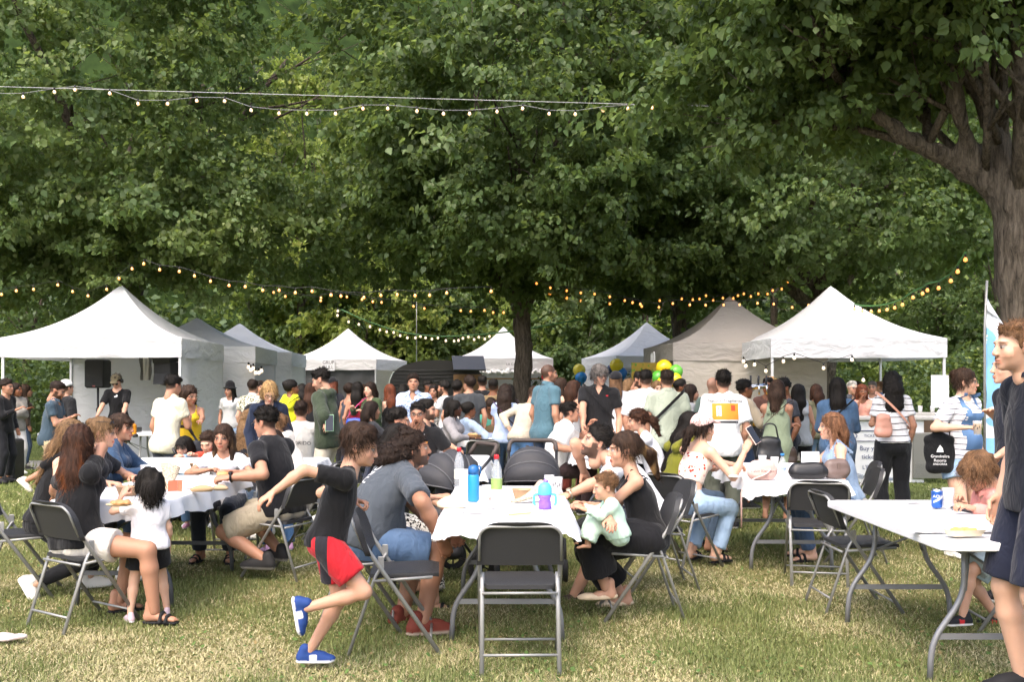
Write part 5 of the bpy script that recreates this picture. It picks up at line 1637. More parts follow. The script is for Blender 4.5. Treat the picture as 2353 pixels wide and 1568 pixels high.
def newspaper_cone(label, loc, rz=0, s=1.0):
    root = empty('newspaper_cone', loc, rz, label, 'paper cone')
    m, t = new_mat('newsprint %d' % len(MATS))
    co = t.coord('Object', (60, 60, 60)); v = t.n('ShaderNodeTexBrick', Scale=1.2, Mortar__Size=.12); v.inputs['Color1'].default_value = (.5, .42, .30, 1); v.inputs['Color2'].default_value = (.36, .30, .22, 1); v.inputs['Mortar'].default_value = (.56, .47, .34, 1); t.l(co, v.inputs['Vector'])
    t.l(t.mix(t.math('GREATER_THAN', t.noise(130, 2, t.coord()), .56), v.outputs[0], (.16, .14, .11)), t.b.inputs['Base Color']); t.b.inputs['Roughness'].default_value = .9
    rows = []
    for j in range(7):
        u = j / 6; row = []
        for i in range(15):
            a = math.pi * 2 * i / 14; r_ = (.008 + .052 * u) * (1 + .15 * math.sin(a * 2 + j)); row.append((-.10 * s + .19 * s * u, r_ * math.cos(a) * s, .012 + max(-.010, r_ * math.sin(a) * .55) * s + .065 * s * u * u))
        rows.append(row)
    mb = MB(); mb.grid(rows); mb.build('wrap', m, root)
    V, F = field([ell((.06 * s, .02 * s * k, .05 * s), .022 * s, k=.01) for k in (-1, 0, 1)], .007, (), lambda Q: .003 * wav(Q, 190, 2)); mesh_obj('food', np_mesh('food', V, F, plain('fried food', (.42, .24, .10), .7, var=.4)), root)
    return root


def food_boat(label, loc, rz=0):
    root = empty('food_tray', loc, rz, label, 'food tray', 'cardboard food trays')
    rows = [[(x * (1 + .25 * k), y * (1 + .35 * k), z) for x, y in ((-.07, -.035), (.07, -.035), (.085, 0), (.07, .035), (-.07, .035), (-.085, 0), (-.07, -.035))] for k, z in ((0, .003), (1, .035))]
    mb = MB(); mb.grid(rows); mb.add([(x, y, .004) for x, y in ((-.07, -.035), (.07, -.035), (.085, 0), (.07, .035), (-.07, .035), (-.085, 0))], [(0, 1, 2, 3, 4, 5)]); mb.build('tray', plain('tray card', (.72, .64, .48), .85), root)
    V, F = field([ell((.028 * (k - 1.5), .008 * (-1) ** k, .028), (.022, .020, .016), k=.01) for k in range(4)], .007, (), lambda Q: .003 * wav(Q, 170, 2)); mesh_obj('food', np_mesh('food', V, F, plain('orange food', (.66, .38, .10), .6, var=.4)), root)
    return root


def phone(label, loc, rot=(0, 0, 0), c='#101114', s=1.0):
    root = empty('phone', loc, 0, label, 'phone'); root.rotation_euler = rot
    MB().box((0, 0, 0), (.074 * s, .15 * s, .009), bev=.003).build('case', plain('phone case %s' % c, lin(c), .4), root)
    MB().box((0, 0, .0048), (.066 * s, .142 * s, .0012)).build('screen', plain('phone glass', (.02, .022, .028), .06), root)
    return root


def handbag(label, loc, rz, size, c, handle='arch', name='handbag', txt=None, strap_to=None, tip=0):
    root = empty(name, loc, rz, label, 'bag'); w, d, h = size
    m = plain('leather %s' % c, lin(c), .42, 0, .08, .35, 55)
    V, F = field([cap((-w / 2 + d / 2, 0, d * .5), (w / 2 - d / 2, 0, d * .5), d * .55, k=.02), cap((-w / 2 + d * .55, 0, h - d * .42), (w / 2 - d * .55, 0, h - d * .42), d * .42, k=.02), ell((0, 0, h * .5), (w * .50, d * .5, h * .48), k=.03)], .011, [plane((0, 0, .002), (0, 0, -1))], lambda Q: .003 * wav(Q, 45, 8))
    mesh_obj('bag_body', np_mesh('bag_body', V, F, m), root)
    MB().tube([(-w * .38, 0, h * .98), (0, -.004, h * 1.015), (w * .38, 0, h * .98)], .004, 6).build('zip', plain('zip metal', (.4, .38, .33), .35, .7), root)
    if handle == 'arch': MB().tube(bend([(-w * .36, 0, h * .85), (-w * .22, 0, h * 1.55), (w * .22, 0, h * 1.55), (w * .36, 0, h * .85)], .1), .008, 7).build('handle', m, root)
    if handle == 'drape': MB().tube(bend([(w * .40, -d * .2, h * .8), (w * .1, -d * .75, h * .35), (-w * .55, -d * 1.0, .01), (-w * .95, -d * 1.2, -.06), (-w * .95, -d * 1.22, -.36)], .08), .009, 6, flat=.35).build('strap', m, root)
    if handle == 'flap': MB().box((0, -d * .52, h * .62), (w * .16, .006, h * .45), bev=.003).build('buckle_strap', m, root)
    if txt: sign_text(txt, .030, plain('grey ink', (.12, .10, .10), .6), root, (0.0, -d * .60, h * .48))
    return root


def stroller(label, X, Z, yaw, canopy=True):
    root = empty('stroller', (X, Z, 0), math.radians(yaw), label, 'stroller', 'black baby strollers')
    B = BLACKF; K = plain('black rubber', (.02, .02, .02), .7); M = plain('stroller frame', (.03, .03, .032), .35, .4)
    for s in (-1, 1):
        MB().tube(bend([(s * .20, -.42, .94), (s * .20, -.28, .80), (s * .22, .22, .22), (s * .21, .34, .15)], .08), .013, 8).build('frame_tube', M, root)
        MB().tube(bend([(s * .21, .0, .52), (s * .24, -.28, .14)], .05), .012, 8).build('frame_tube', M, root)
        for (y, r) in ((-.30, .115), (.36, .085)):
            wroot = mesh_obj('wheel', MB().lathe([(r * .62, -.012), (r * .9, -.02), (r, -.014), (r, .014), (r * .9, .02), (r * .62, .012)], n=24, caps=False).mesh('wheel', K), root)
            wroot.location = (s * .26, y, r); wroot.rotation_euler = (0, math.radians(90), 0)
            mb = MB(); mb.lathe([(.02, -.02), (.02, .02)], n=10)
            for k in range(6): a = k * math.pi / 3; mb.box((math.cos(a) * r * .35, math.sin(a) * r * .35, 0), (r * .62, .012, .016), Matrix.Rotation(a, 3, 'Z'))
            mb.build('spokes', M, wroot)
    MB().tube(bend([(-.20, -.42, .94), (-.19, -.48, 1.03), (.19, -.48, 1.03), (.20, -.42, .94)], .09), .018, 10).build('handle', plain('brown grip', (.06, .045, .038), .7), root)
    MB().tube([(-.25, -.30, .115), (.25, -.30, .115)], .010, 6).build('axle', M, root)
    V, F = field([cap((-.13, -.02, .48), (.13, -.02, .48), .10, k=.04), cap((-.13, -.22, .62), (.13, -.22, .85), .07, k=.04), cap((-.12, .26, .40), (.12, .26, .40), .07, k=.05), ell((0, -.16, .64), (.21, .09, .24), k=.04)], .016, (), lambda Q: .004 * wav(Q, 40, 4)); mesh_obj('seat', np_mesh('seat', V, F, B), root)
    V, F = field([cap((-.12, -.10, .22), (.12, -.10, .22), .10, f=(0, 0, 1), q=.6, k=.04), cap((-.12, .08, .22), (.12, .08, .22), .10, f=(0, 0, 1), q=.6, k=.04)], .018, (), lambda Q: .008 * wav(Q, 30, 5)); mesh_obj('basket', np_mesh('basket', V, F, B), root)
    if canopy:
        rows = []
        for j in range(25):
            a = math.radians(-58 + 140 * j / 24); row = []
            for i in range(15):
                b = math.pi * i / 14; rib = 1.03 - .10 * abs(math.cos(j * math.pi / 6)) ** 4 * (.3 + .7 * math.sin(b)) + .012 * math.sin(j * 2.3 + 3 * b); rr = .27 * rib
                row.append((-.225 * math.cos(b), -.16 + rr * math.sin(a) * (.35 + .65 * math.sin(b)), .70 + .29 * math.cos(a) * math.sin(b) ** .7 * rib))
            rows.append(row)
        mb = MB(); mb.grid(rows); mb.grid([[(p[0] * .985, p[1], p[2] - .006) for p in row] for row in rows]); cn = mb.build('canopy', B, root)
        for j in (0, 6, 12, 18, 24): MB().tube([(p[0] * 1.01, p[1], p[2] + .002) for p in rows[j]], .007, 5).build('hood_rib', plain('hood piping', (.075, .075, .08), .6), cn)
    P = []
    for k in range(21): a = 2 * math.pi * k / 20; P.append((.15 * math.cos(a), -.262, .60 + .11 * math.sin(a)))
    MB().tube(P, .006, 5).build('back_piping', plain('hood piping', (.075, .075, .08), .6), root)
    return root


def props():
    # centre foreground table
    bottle('water bottle with red cap and white label behind the blue flask', ont(1055, 1138), h=.33)
    bottle('water bottle with red cap and green fruit label on the near table', ont(1141, 1166), label_c='#8fa860', h=.33)
    root = empty('sports_flask', ont(1088, 1153), 0, 'bright blue sports flask on the centre foreground table', 'flask')
    MB().lathe([(.034, 0), (.037, .006), (.037, .165), (.034, .175)], n=20).build('body', plain('flask blue', lin('#2a8fc4'), .35), root); mb = MB(); mb.lathe([(.036, .175), (.036, .205), (.030, .225), (.012, .235)], n=20); mb.tube(bend([(.02, 0, .22), (.045, 0, .23), (.046, 0, .18)], .02), .006, 6); mb.build('lid', plain('flask lid', lin('#1f5f9a'), .4), root)
    cup('printed cup with a little beer left on the centre foreground table', ont(1120, 1158), '#b9772c', .35)
    cup('empty printed cup standing beside another at the far end of the centre table', ont(1262, 1131), level=0); cup('nearly empty cup in front of its twin at the far end of the centre table', ont(1281, 1136), '#a86a30', .08)
    bowl('kraft bowl behind the newspaper cone on the centre foreground table', ont(1202, 1145), False)
    newspaper_cone('newsprint food cone lying flat on the centre foreground table', ont(1213, 1155), math.radians(30), 1.25)
    root = empty('sippy_cup', ont(1252, 1170), 0, 'purple and turquoise sippy cup with two handles', 'cup')
    MB().lathe([(.036, 0), (.040, .006), (.036, .045), (.031, .055), (.036, .066), (.040, .085)], n=20).build('body', glassy('purple plastic', lin('#8a5fd0'), .8, .2), root)
    mb = MB(); mb.lathe([(.041, .085), (.042, .10), (.040, .135), (.026, .155), (.010, .160)], n=20); mb.build('lid', plain('turquoise plastic', lin('#58bccd'), .4), root)
    for s in (-1, 1): MB().tube(bend([(s * .035, 0, .09), (s * .066, 0, .085), (s * .066, 0, .03), (s * .056, 0, .022)], .03), .0075, 8).build('handle', MATS['turquoise plastic'], root)
    MB().tube([(.0, .01, .155), (.012, .01, .175)], .014, 8).build('spout', plain('lilac plastic', lin('#8f70cc'), .4), root)
    root = empty('cutlery_sachet', ont(1195, 1184), math.radians(32), 'paper cutlery sachet lying across the centre foreground table', 'sachet'); MB().box((0, 0, .006), (.15, .018, .010), bev=.003).build('sleeve', plain('sachet paper', lin('#d8a878'), .8), root); MB().box((0, 0, .0117), (.12, .006, .001)).build('label_strip', plain('sachet white', (.75, .74, .72), .8), root)
    crumple('sandwich_wrap', 'open sandwich in white wrap on the centre foreground table', ont(1042, 1166), (.075, .05, .04), '#e8dcc0', 4, 'sandwich'); MB_ = None
    crumple('paper_napkin', 'crumpled white napkin beside the beer cup', ont(1112, 1163), (.035, .03, .03), '#f2f0ee', 5, 'napkin', 'crumpled napkins'); crumple('paper_napkin', 'flattened tissue with string near the sandwich', ont(1085, 1178), (.07, .045, .012), '#f0efec', 6, 'napkin', 'crumpled napkins'); crumple('paper_napkin', 'second crumpled napkin in front of the red capped bottle', ont(1128, 1168), (.03, .028, .03), '#f2f0ee', 9, 'napkin', 'crumpled napkins')
    root = empty('menu_card', ont(1070, 1140), math.radians(-8), 'white folded card standing behind the blue flask', 'card'); MB().box((0, 0, .09), (.085, .003, .18)).build('sheet', plain('card white', (.80, .80, .81), .7), root)
    # left table
    bowl('kraft bowl with wooden spoon on the left table', ont(293, 1139)); cup('printed cup behind the toddler on the left table', ont(333, 1103), level=0)
    root = empty('paper_plate', ont(276, 1163), 0, 'small plate with fried food in front of the toddler', 'plate'); MB().lathe([(.06, 0), (.085, .012), (.08, .010), (.055, .003), (.001, .003)], n=20, caps=False).build('plate_disc', plain('plate card', (.62, .48, .30), .8), root)
    V, F = field([ell((.03 * (k - 1), .01 * k, .02), (.028, .03, .014), k=.01) for k in range(3)], .007, (), lambda Q: .004 * wav(Q, 150, 2)); mesh_obj('food', np_mesh('food', V, F, plain('fried food', (.42, .24, .10), .7, var=.4)), root)
    newspaper_cone('tall newsprint cone at the far side of the left table', ont(392, 1122), math.radians(60), 1.35).rotation_euler = (0, math.radians(-50), math.radians(70))
    root = empty('leaflet', ont(402, 1130), math.radians(10), 'folded orange leaflet standing on the left table', 'leaflet'); mb = MB(); mb.add([(-.05, 0, 0), (.012, .01, .0), (.018, .0, .08), (-.045, -.01, .075)], [(0, 1, 2, 3)]); mb.add([(.012, .012, 0), (.05, -.02, 0), (.055, -.014, .08), (.018, .002, .08)], [(0, 1, 2, 3)]); mb.build('sheet', plain('orange card', lin('#c8664a'), .7), root)
    crumple('food_wrapper', 'torn brown food wrapper on the right side of the left table', ont(468, 1131), (.09, .05, .035), '#a88c68', 11, 'wrapper', 'torn food wrappers'); crumple('food_wrapper', 'second brown wrapper next to the eating man on left table', ont(508, 1128), (.08, .05, .03), '#b09878', 12, 'wrapper', 'torn food wrappers')
    # children's table, far left
    bowl('kraft bowl in front of the girl in denim jacket', ont(456, 1081), False); cup('clear cup on the table next to the woman in cream', ont(652, 1052), level=0)
    # handbag table
    handbag('pale pink camera bag with printed lettering, strap hanging off the table', ont(1751, 1103), math.radians(4), (.21, .09, .15), '#d8b0a6', 'drape', txt='Calvin Klein Jeans')
    handbag('black crocodile pattern handbag with white paper on the table edge', ont(1857, 1101), math.radians(-4), (.28, .09, .125), '#17171a', 'none'); handbag('taupe shoulder bag with ring buckle next to the black handbag', ont(1922, 1100), math.radians(8), (.20, .09, .15), '#6b5a54', 'flap')
    handbag('upright black leather tote at the far end of the handbag table', ont(1769, 1062), 0, (.24, .11, .24), '#141415', 'arch')
    root = empty('paper_sheet', ont(1866, 1092) + Vector((0, .05, .10)), 0, 'white folded paper sticking out of the black handbag', 'paper'); mb = MB(); mb.box((0, 0, .04), (.15, .003, .10)); mb.build('sheet', MATS['card white'], root)
    bottle('small water bottle with blue cap next to the pink bag', ont(1798, 1104), '#3a86cc', '#c4d4e4', .215, txt='Ribes'); cup('printed cup with pale drink beside the pink bag', ont(1752, 1077), '#c8cfae', .55); cup('printed cup of pale drink between pink bag and bottle', ont(1780, 1081), '#c8cfae', .6)
    # bare table
    can('blue and silver drink can on the bare table', ont(2153, 1168), '#2f5fb0', '#b8c4d4', 'AQUA'); cup('empty clear cup beside the blue can', ont(2179, 1168), level=0, h=.12, printed=False)
    food_boat('cardboard tray with leftover orange food on the bare table', ont(2215, 1233), math.radians(8)); crumple('paper_napkin', 'flat white napkin and wrapper left of the food tray', ont(2130, 1224), (.13, .045, .010), '#ececea', 21, 'napkin', 'crumpled napkins'); crumple('paper_napkin', 'white napkin with fork right of the food tray', ont(2275, 1222), (.11, .05, .018), '#eeeeec', 22, 'napkin', 'crumpled napkins')
    root = empty('coaster', ont(2098, 1155), .1, 'white square coaster on the far edge of the bare table', 'coaster'); MB().box((0, 0, .004), (.10, .07, .006), bev=.002).build('pad', MATS['card white'], root)
    root = empty('tablet', ont(2225, 1172), math.radians(15), 'dark tablet under the hands of the boy in pink', 'tablet'); MB().box((0, 0, .006), (.13, .19, .009), bev=.003).build('case', plain('tablet case', (.03, .03, .035), .4), root); MB().box((0, 0, .0112), (.115, .175, .0012)).build('screen', MATS['phone glass'] if 'phone glass' in MATS else plain('phone glass', (.02, .022, .028), .06), root)
    # right middle table
    can('red cola can on the right middle table', ont(1335, 1031), '#b01218', '#d8d8d8', 'Coca-Cola'); cup('half full beer cup beside the red can', ont(1357, 1032), '#c07a24', .5); can('green and blue can in front of the ponytailed woman', ont(1479, 1032), '#3f86a8', '#9fae3c'); phone('dark phone lying near the red can', ont(1342, 1036), (0, 0, 1.3)); crumple('food_wrapper', 'brown paper wrapper near the ponytailed woman', ont(1478, 1045), (.12, .06, .03), '#8a6a4c', 31, 'wrapper', 'torn food wrappers')
    # table behind the strollers, far middle table
    cup('full printed cup on the table behind the strollers', ont(1007, 1051), '#d8d8d2', .8); phone('black phone lying on the table behind the strollers', ont(1075, 1067), (0, 0, 1.5))
    bottle('green sauce bottle on the far middle table', ont(1151, 1013), '#c88a20', '#3f7a3a', .26, (.3, .5, .25)); bottle('water bottle with red cap on the far middle table', ont(1178, 1014), h=.30); bottle('small red bottle at the back of the far middle table', ont(1082, 1003), '#b01820', '#b01820', .22, (.4, .1, .08))
    for k, (px, py, f) in enumerate(((1062, 1008, '#c9c2b0'), (1106, 1009, '#c98a30'), (1140, 1010, '#d8c9a0'), (1157, 1012, '#cfae70'))): cup(('leftmost cup on the far middle table', 'amber cup in front of the man with locks', 'third cup from the left on the far middle table', 'rightmost cup next to the green bottle on the far table')[k], ont(px, py), f, .5)
    root = empty('bread_basket', ont(1090, 1010), 0, 'round woven bread basket on the far middle table', 'basket'); MB().lathe([(.09, 0), (.12, .06), (.125, .065), (.115, .06), (.085, .008), (.001, .008)], n=20, caps=False).build('weave', plain('wicker', (.42, .25, .11), .8, 0, .3, .6, 40), root)
    for k in range(4): V, F = field([ell((0, 0, 0), (.045, .03, .025))], .01); o = mesh_obj('bread', np_mesh('bread', V, F, plain('bread', (.55, .35, .16), .8)), root); o.location = (.05 * math.cos(k * 1.6), .05 * math.sin(k * 1.6), .065)
    root = empty('sunglasses_pair', ont(1068, 1011), 0, 'dark sunglasses lying at the left of the far table', 'sunglasses'); mb = MB(); [mb.lathe([(.022, -.002), (.022, .002)], (s * .026, 0, .02), 12) for s in (-1, 1)]; mb.tube([(-.05, 0, .02), (.05, 0, .02)], .004, 5); mb.build('frame_and_lenses', plain('dark lens', (.02, .02, .025), .08), root)
    for k, (px, py, c, lab) in enumerate(((560, 1062, '#ededea', 'crumpled napkin on the second left table near the man in black cap'), (330, 1150, '#f0efec', 'folded tissue beside the toddler on the left table'), (440, 1122, '#eceae6', 'white tissue in the middle of the left table'), (1690, 1098, '#e8e4da', 'paper scrap beside the elbow of the pink capped woman'), (1830, 1088, '#efeeea', 'white napkin between water bottle and black handbag'), (1400, 1040, '#ecebe8', 'napkin in the middle of the right middle table'), (1050, 1062, '#efeeec', 'white napkin near the phone behind the strollers'), (1128, 1011, '#eae6dc', 'bread wrapper in the middle of the far table'))):
        crumple('paper_napkin', lab, ont(px, py), (.045, .035, .016), c, 40 + k, 'napkin', 'crumpled napkins', rz=k)
    # strollers
    stroller('black stroller with raised hood behind the centre table', X_at(1222, 7.95), 7.95, 178); stroller('black stroller half hidden behind the curly haired man', X_at(992, 7.7), 7.7, 118)
    stroller('grey framed stroller behind the children at left', X_at(472, 10.9), 10.9, -120, False)
    root = empty('paper_scrap', (X_at(15, 5.75), 5.75, .02), 0, 'crumpled printed wrapper lying on the grass at left edge', 'litter')
    V, F = field([ell((0, 0, .02), (.08, .05, .02), k=.01)], .009, (), lambda Q: .008 * wav(Q, 50, 3)); mesh_obj('foil', np_mesh('foil', V, F, plain('wrapper foil', (.62, .52, .50), .5, 0, .4)), root)


# ------------------------------------------------------------------ music tent, counters, balloons, caravan, flag
def speaker(label, X, Z, z0, size, yaw, stand=True, curved=False):
    root = empty('loudspeaker', (X, Z, 0), math.radians(yaw), label, 'speaker', 'black loudspeakers'); w, d, h = size
    m = plain('speaker cabinet', (.014, .014, .015), .6, 0, .1, .3, 200); g = plain('speaker grille', (.022, .022, .024), .5, .3, .2, .6, 400)
    if curved:
        for k in range(3):
            R = Matrix.Rotation(math.radians(-9 + 9 * k), 3, 'X'); o = MB().box((0, 0, 0), (w, d, h / 3 * .985), R, .012).build('cabinet', m, root); o.location = (0, -.03 * (k - 1) ** 2 - .02 * k, z0 + h / 3 * (k + .5))
            o2 = MB().box((0, -d / 2 - .004, 0), (w * .92, .012, h / 3 * .9), R).build('grille', g, o)
    else:
        o = MB().box((0, 0, z0 + h / 2), (w, d, h), None, .03).build('cabinet', m, root); MB().box((0, -d / 2 - .003, z0 + h / 2), (w * .90, .014, h * .93), None, .01).build('grille', g, root)
        MB().box((0, -d / 2 - .012, z0 + h * .07), (.05, .004, .025)).build('badge', plain('badge', (.4, .1, .1), .4), root)
    if stand:
        MB().tube([(0, 0, .02), (0, 0, z0 + .02)], .02, 10).build('pole', BLKPL, root); MB().lathe([(.035, z0 - .45), (.035, z0 - .38)], n=12).build('collar', BLKPL, root)
        for k in range(3): a = k * 2.094 + .4; MB().tube([(0, 0, .55), (.42 * math.cos(a), .42 * math.sin(a), .02)], .012, 7).build('leg', BLKPL, root)
    return root


def stalls(R):
    speaker('tall black loudspeaker on a stand left of the disc jockey', X_at(225, 19), 19.0, 1.44, (.37, .36, .54), 0); speaker('curved black array loudspeaker at the right post of the music tent', X_at(391, 17.6), 17.6, 1.50, (.36, .40, .60), -18, True, True)
    speaker('low black subwoofer standing on grass at the left edge', X_at(6, 15.7), 15.7, .02, (.5, .5, .62), 10, False)
    # decks
    root = empty('dj_controller', (X_at(250, 15.85), 15.85, .745), 0, 'black mixing decks with knobs and platters on the music table', 'mixer'); MB().box((0, 0, .04), (.92, .36, .075), None, .008).build('chassis', plain('black plastic', (.015, .015, .016), .4), root)
    for s in (-1, 1):
        MB().lathe([(.10, 0), (.10, .018), (.095, .022)], (s * .29, .0, .078), 24).build('platter', plain('platter', (.06, .06, .065), .3, .5), root)
    k = 0
    for i in range(6):
        for j in range(4):
            MB().lathe([(.010, 0), (.008, .02)], (-.11 + .044 * i, -.12 + .07 * j, .078), 8).build('knob', plain('knob grey', (.25, .25, .26), .4), root)
    MB().box((0, .16, .12), (.30, .02, .11), Matrix.Rotation(math.radians(-25), 3, 'X'), .006).build('display', plain('black plastic', (.015, .015, .016), .4), root)
    sign_text('Pioneer DJ', .028, plain('white ink', (.8, .8, .8), .5), root, (0, -.182, .045))
    root = empty('work_lamp', ont(287, 1006) + Vector((0, .02, 0)), 0, 'orange portable work lamp on the front edge of the music table', 'lamp'); MB().box((0, 0, .11), (.30, .08, .19), None, .03).build('housing', plain('orange plastic', lin('#f09a1c'), .45), root); MB().box((0, -.042, .115), (.19, .008, .085), None, .004).build('lens_panel', plain('lamp lens', (.8, .8, .76), .3), root)
    for s in (-1, 1): MB().box((s * .14, 0, .025), (.05, .09, .05), None, .01).build('foot', BLKPL, root)
    bowl('kraft bowl at the left end of the music table', ont(160, 1004)); root = empty('foam_box', ont(150, 1008), 0, 'white takeaway box at the left end of the music table', 'box'); MB().box((0, 0, .03), (.24, .16, .06), None, .015).build('shell', plain('foam', (.78, .78, .75), .7), root)
    root = empty('hanging_towel', (X_at(335, 19.2), 19.2, 1.60), 0, 'striped cloth hanging from the music tent frame', 'towel'); rows = [[(x * .12 * (1 - .25 * j / 8) + .01 * math.sin(9 * x + j), .03 * math.sin(7 * x), .45 - .46 * j / 8) for x in [i / 5 - 1 for i in range(11)]] for j in range(9)]; mb = MB(); mb.grid(rows); mb.build('fabric', fabric('#c9c6c0', ('side', '#6a6864', .06, 0, 0)), root)
    # grey banner stall (tent D)
    D = R['D']; M = D.matrix_basis
    b = empty('stall_banner', M @ Vector((0, -1.40, 0)), D.rotation_euler[2], 'dark grey printed banner closing the front of a stall', 'banner'); rows = [[(-1.44 + 2.88 * i / 30, .012 * math.sin(i * .9 + j), 1.98 - 1.9 * j / 10) for i in range(31)] for j in range(11)]; mb = MB(); mb.grid(rows); mb.build('sheet', plain('banner vinyl', (.055, .056, .058), .45), b)
    wi = plain('white ink', (.8, .8, .8), .5)
    for t, x, z, s in (('GRUP\nRULL', -.55, 1.35, .22), ('750', .62, 1.42, .16)): sign_text(t, s, wi, b, (x, -.02, z))
    # caravan
    cx, cz = X_at(1000, 29.0), 29.0; c = empty('caravan', (cx, cz, 0), math.radians(8), 'dark grey ribbed food caravan with open hatch between two stalls', 'caravan'); prof = []
    for k in range(17): a = math.pi * k / 16; prof.append((-1.35 * math.cos(a) if abs(math.cos(a)) < .999 else -1.35 * math.copysign(1, math.cos(a)), .95 + 1.25 * math.sin(a) ** .38))
    prof = [(-1.35, .45)] + prof + [(1.35, .45)]
    rows = [[(x, y, z) for x, z in prof] for y in (-1.0, -.96, 0, .96, 1.0)]; mb = MB(); mb.grid(rows); mb.build('roof', plain('pale green paint', (.42, .46, .40), .4), c)
    mb = MB(); mb.add([(x, -1.001, z) for x, z in prof], [tuple(range(len(prof)))]); mb.build('side', plain('dark caravan paint', (.045, .044, .045), .4), c)
    for k in range(14): MB().tube([(-1.25, -1.012, .6 + .1 * k), (1.25, -1.012, .6 + .1 * k)], .012, 5).build('rib', plain('dark caravan paint', (.045, .044, .045), .4), c)
    MB().box((.85, -1.35, 2.1), (.9, .05, .75), Matrix.Rotation(math.radians(-58), 3, 'X')).build('hatch', plain('dark caravan paint', (.045, .044, .045), .4), c); MB().box((.85, -1.02, 1.5), (.8, .02, .6)).build('window', plain('warm interior', (.30, .17, .08), .6), c); MB().box((-.3, -1.03, 1.62), (.28, .03, .05)).build('vent', BLKPL, c); MB().tube([(-.55, -.2, 2.1), (-.55, -.2, 3.9)], .012, 5).build('antenna', STEEL, c)
    for s in (-1, 1): o = MB().lathe([(.10, -.08), (.28, -.09), (.30, -.06), (.30, .06), (.28, .09), (.10, .08)], n=20).build('wheel', plain('black rubber', (.02, .02, .02), .7), c); o.location = (.1, s * .9, .30); o.rotation_euler = (math.radians(90), 0, 0)
    # pompoms on tent E
    E = R['E'].matrix_basis
    for (x, z, r, col, lab) in ((-1.32, 1.78, .30, '#b01824', 'large red paper pompom at the left post of the stall behind the trunk'), (1.36, 1.80, .20, '#b01824', 'red paper pompom at the right post of the stall behind the trunk')):
        V, F = field([ell((0, 0, 0), r)], r * .10, (), lambda Q: r * .16 * wav(Q, 4.5 / r, 9, 6)); o = mesh_obj('pompom', np_mesh('pompom', V, F, plain('pompom %s' % col, lin(col), .8, var=.3), None, False)); o.location = E @ Vector((x, -1.62, z)); tag(o, lab, 'pompom', 'red pompoms')
    g = empty('paper_garland', E @ Vector((0, -1.58, 1.90)), 0, 'white ruffled paper garland along the eave behind the central trunk', 'garland')
    for k in range(17): V, F = field([ell((0, 0, 0), .085)], .02, (), lambda Q: .02 * wav(Q, 55, k + 3)); o = mesh_obj('puff', np_mesh('puff', V, F, plain('garland paper', (.70, .69, .68), .85), None, False), g); o.location = (-1.12 + .14 * k, .02 * (-1) ** k, -.02 * (k % 3))
    k_ = empty('stall_counter', E @ Vector((0, -.6, 0)), 0, 'wooden counter with warm shelves inside the stall behind the trunk', 'counter'); MB().box((0, 0, .55), (2.7, .5, 1.1), None, .01).build('front', plain('dark wood', (.10, .06, .035), .6), k_)
    for z in (1.35, 1.7): MB().box((0, 1.2, z), (2.4, .3, .04)).build('shelf', plain('shelf wood', (.45, .26, .10), .6), k_)
    # balloons
    def balloon(loc, col, lab, r=.16):
        root = empty('balloon', loc, 0, lab, 'balloon', 'party balloons'); MB().lathe([(.001, -r * 1.25), (r * .12, -r * 1.2), (r * .5, -r * .95), (r * .85, -r * .45), (r, .05 * r), (r * .93, r * .45), (r * .65, r * .82), (r * .3, r * 1.02), (.001, r * 1.08)], n=18, caps=False).build('skin', plain('balloon %s' % col, lin(col), .25), root); MB().lathe([(r * .10, -r * 1.34), (r * .04, -r * 1.25)], n=8).build('knot', plain('balloon %s' % col, lin(col), .25), root)
    for (px, py, Z, col, lab, r) in ((1331, 852, 26.3, '#e8d44a', 'pale yellow balloon at the left post of the small tent', .17), (1335, 869, 26.2, '#2f7fc4', 'blue balloon under the pale yellow one', .16), (1417, 841, 25.8, '#dcc630', 'yellow balloon above the blue one beside the dark cap', .18), (1428, 859, 25.8, '#2a70b8', 'blue balloon at the front post of the small tent', .15),
        (1526, 847, 17.9, '#d8b41c', 'large yellow balloon under the beige tent eave', .15), (1513, 869, 17.8, '#4f9a34', 'green balloon left of the yellow one on the beige tent', .13), (1553, 856, 17.8, '#62b040', 'light green balloon at the beige tent post', .13), (1552, 874, 17.7, '#dcc020', 'yellow balloon below the light green one', .12), (1522, 880, 17.6, '#d4b81c', 'small yellow balloon half hidden behind the balding man', .10), (1405, 850, 26.0, '#30406a', 'dark blue balloon tucked behind the yellow one', .13)): balloon(at(px, py, Z), col, lab, r)
    o = empty('leaf_sign', at(1497, 860, 18.4), math.radians(3), 'green and gold leaf printed panel under the beige tent eave', 'panel'); MB().box((0, 0, 0), (.75, .03, .42)).build('board', fabric('#6a5a20', ('floral', '#2f5a1c', 14, .32)), o)
    o = empty('valance_logo', at(1545, 818, 18.9) + Vector((-.18, 1.2, -.02)), math.radians(93), 'white brush logo on the left valance of the beige tent', 'logo')
    mb = MB(); mb.lathe([(.06, -.01), (.10, -.01), (.10, .01), (.06, .01), (.06, -.01)], n=16, caps=False); q = mb.build('ring', plain('logo white', (.7, .7, .7), .6), o); q.rotation_euler = (math.radians(90), 0, 0); q.scale = (1, 1.4, 1); MB().box((.2, 0, 0), (.05, .012, .24)).build('stroke', plain('logo white', (.7, .7, .7), .6), o); MB().box((.3, 0, 0), (.05, .012, .2)).build('stroke', plain('logo white', (.7, .7, .7), .6), o)
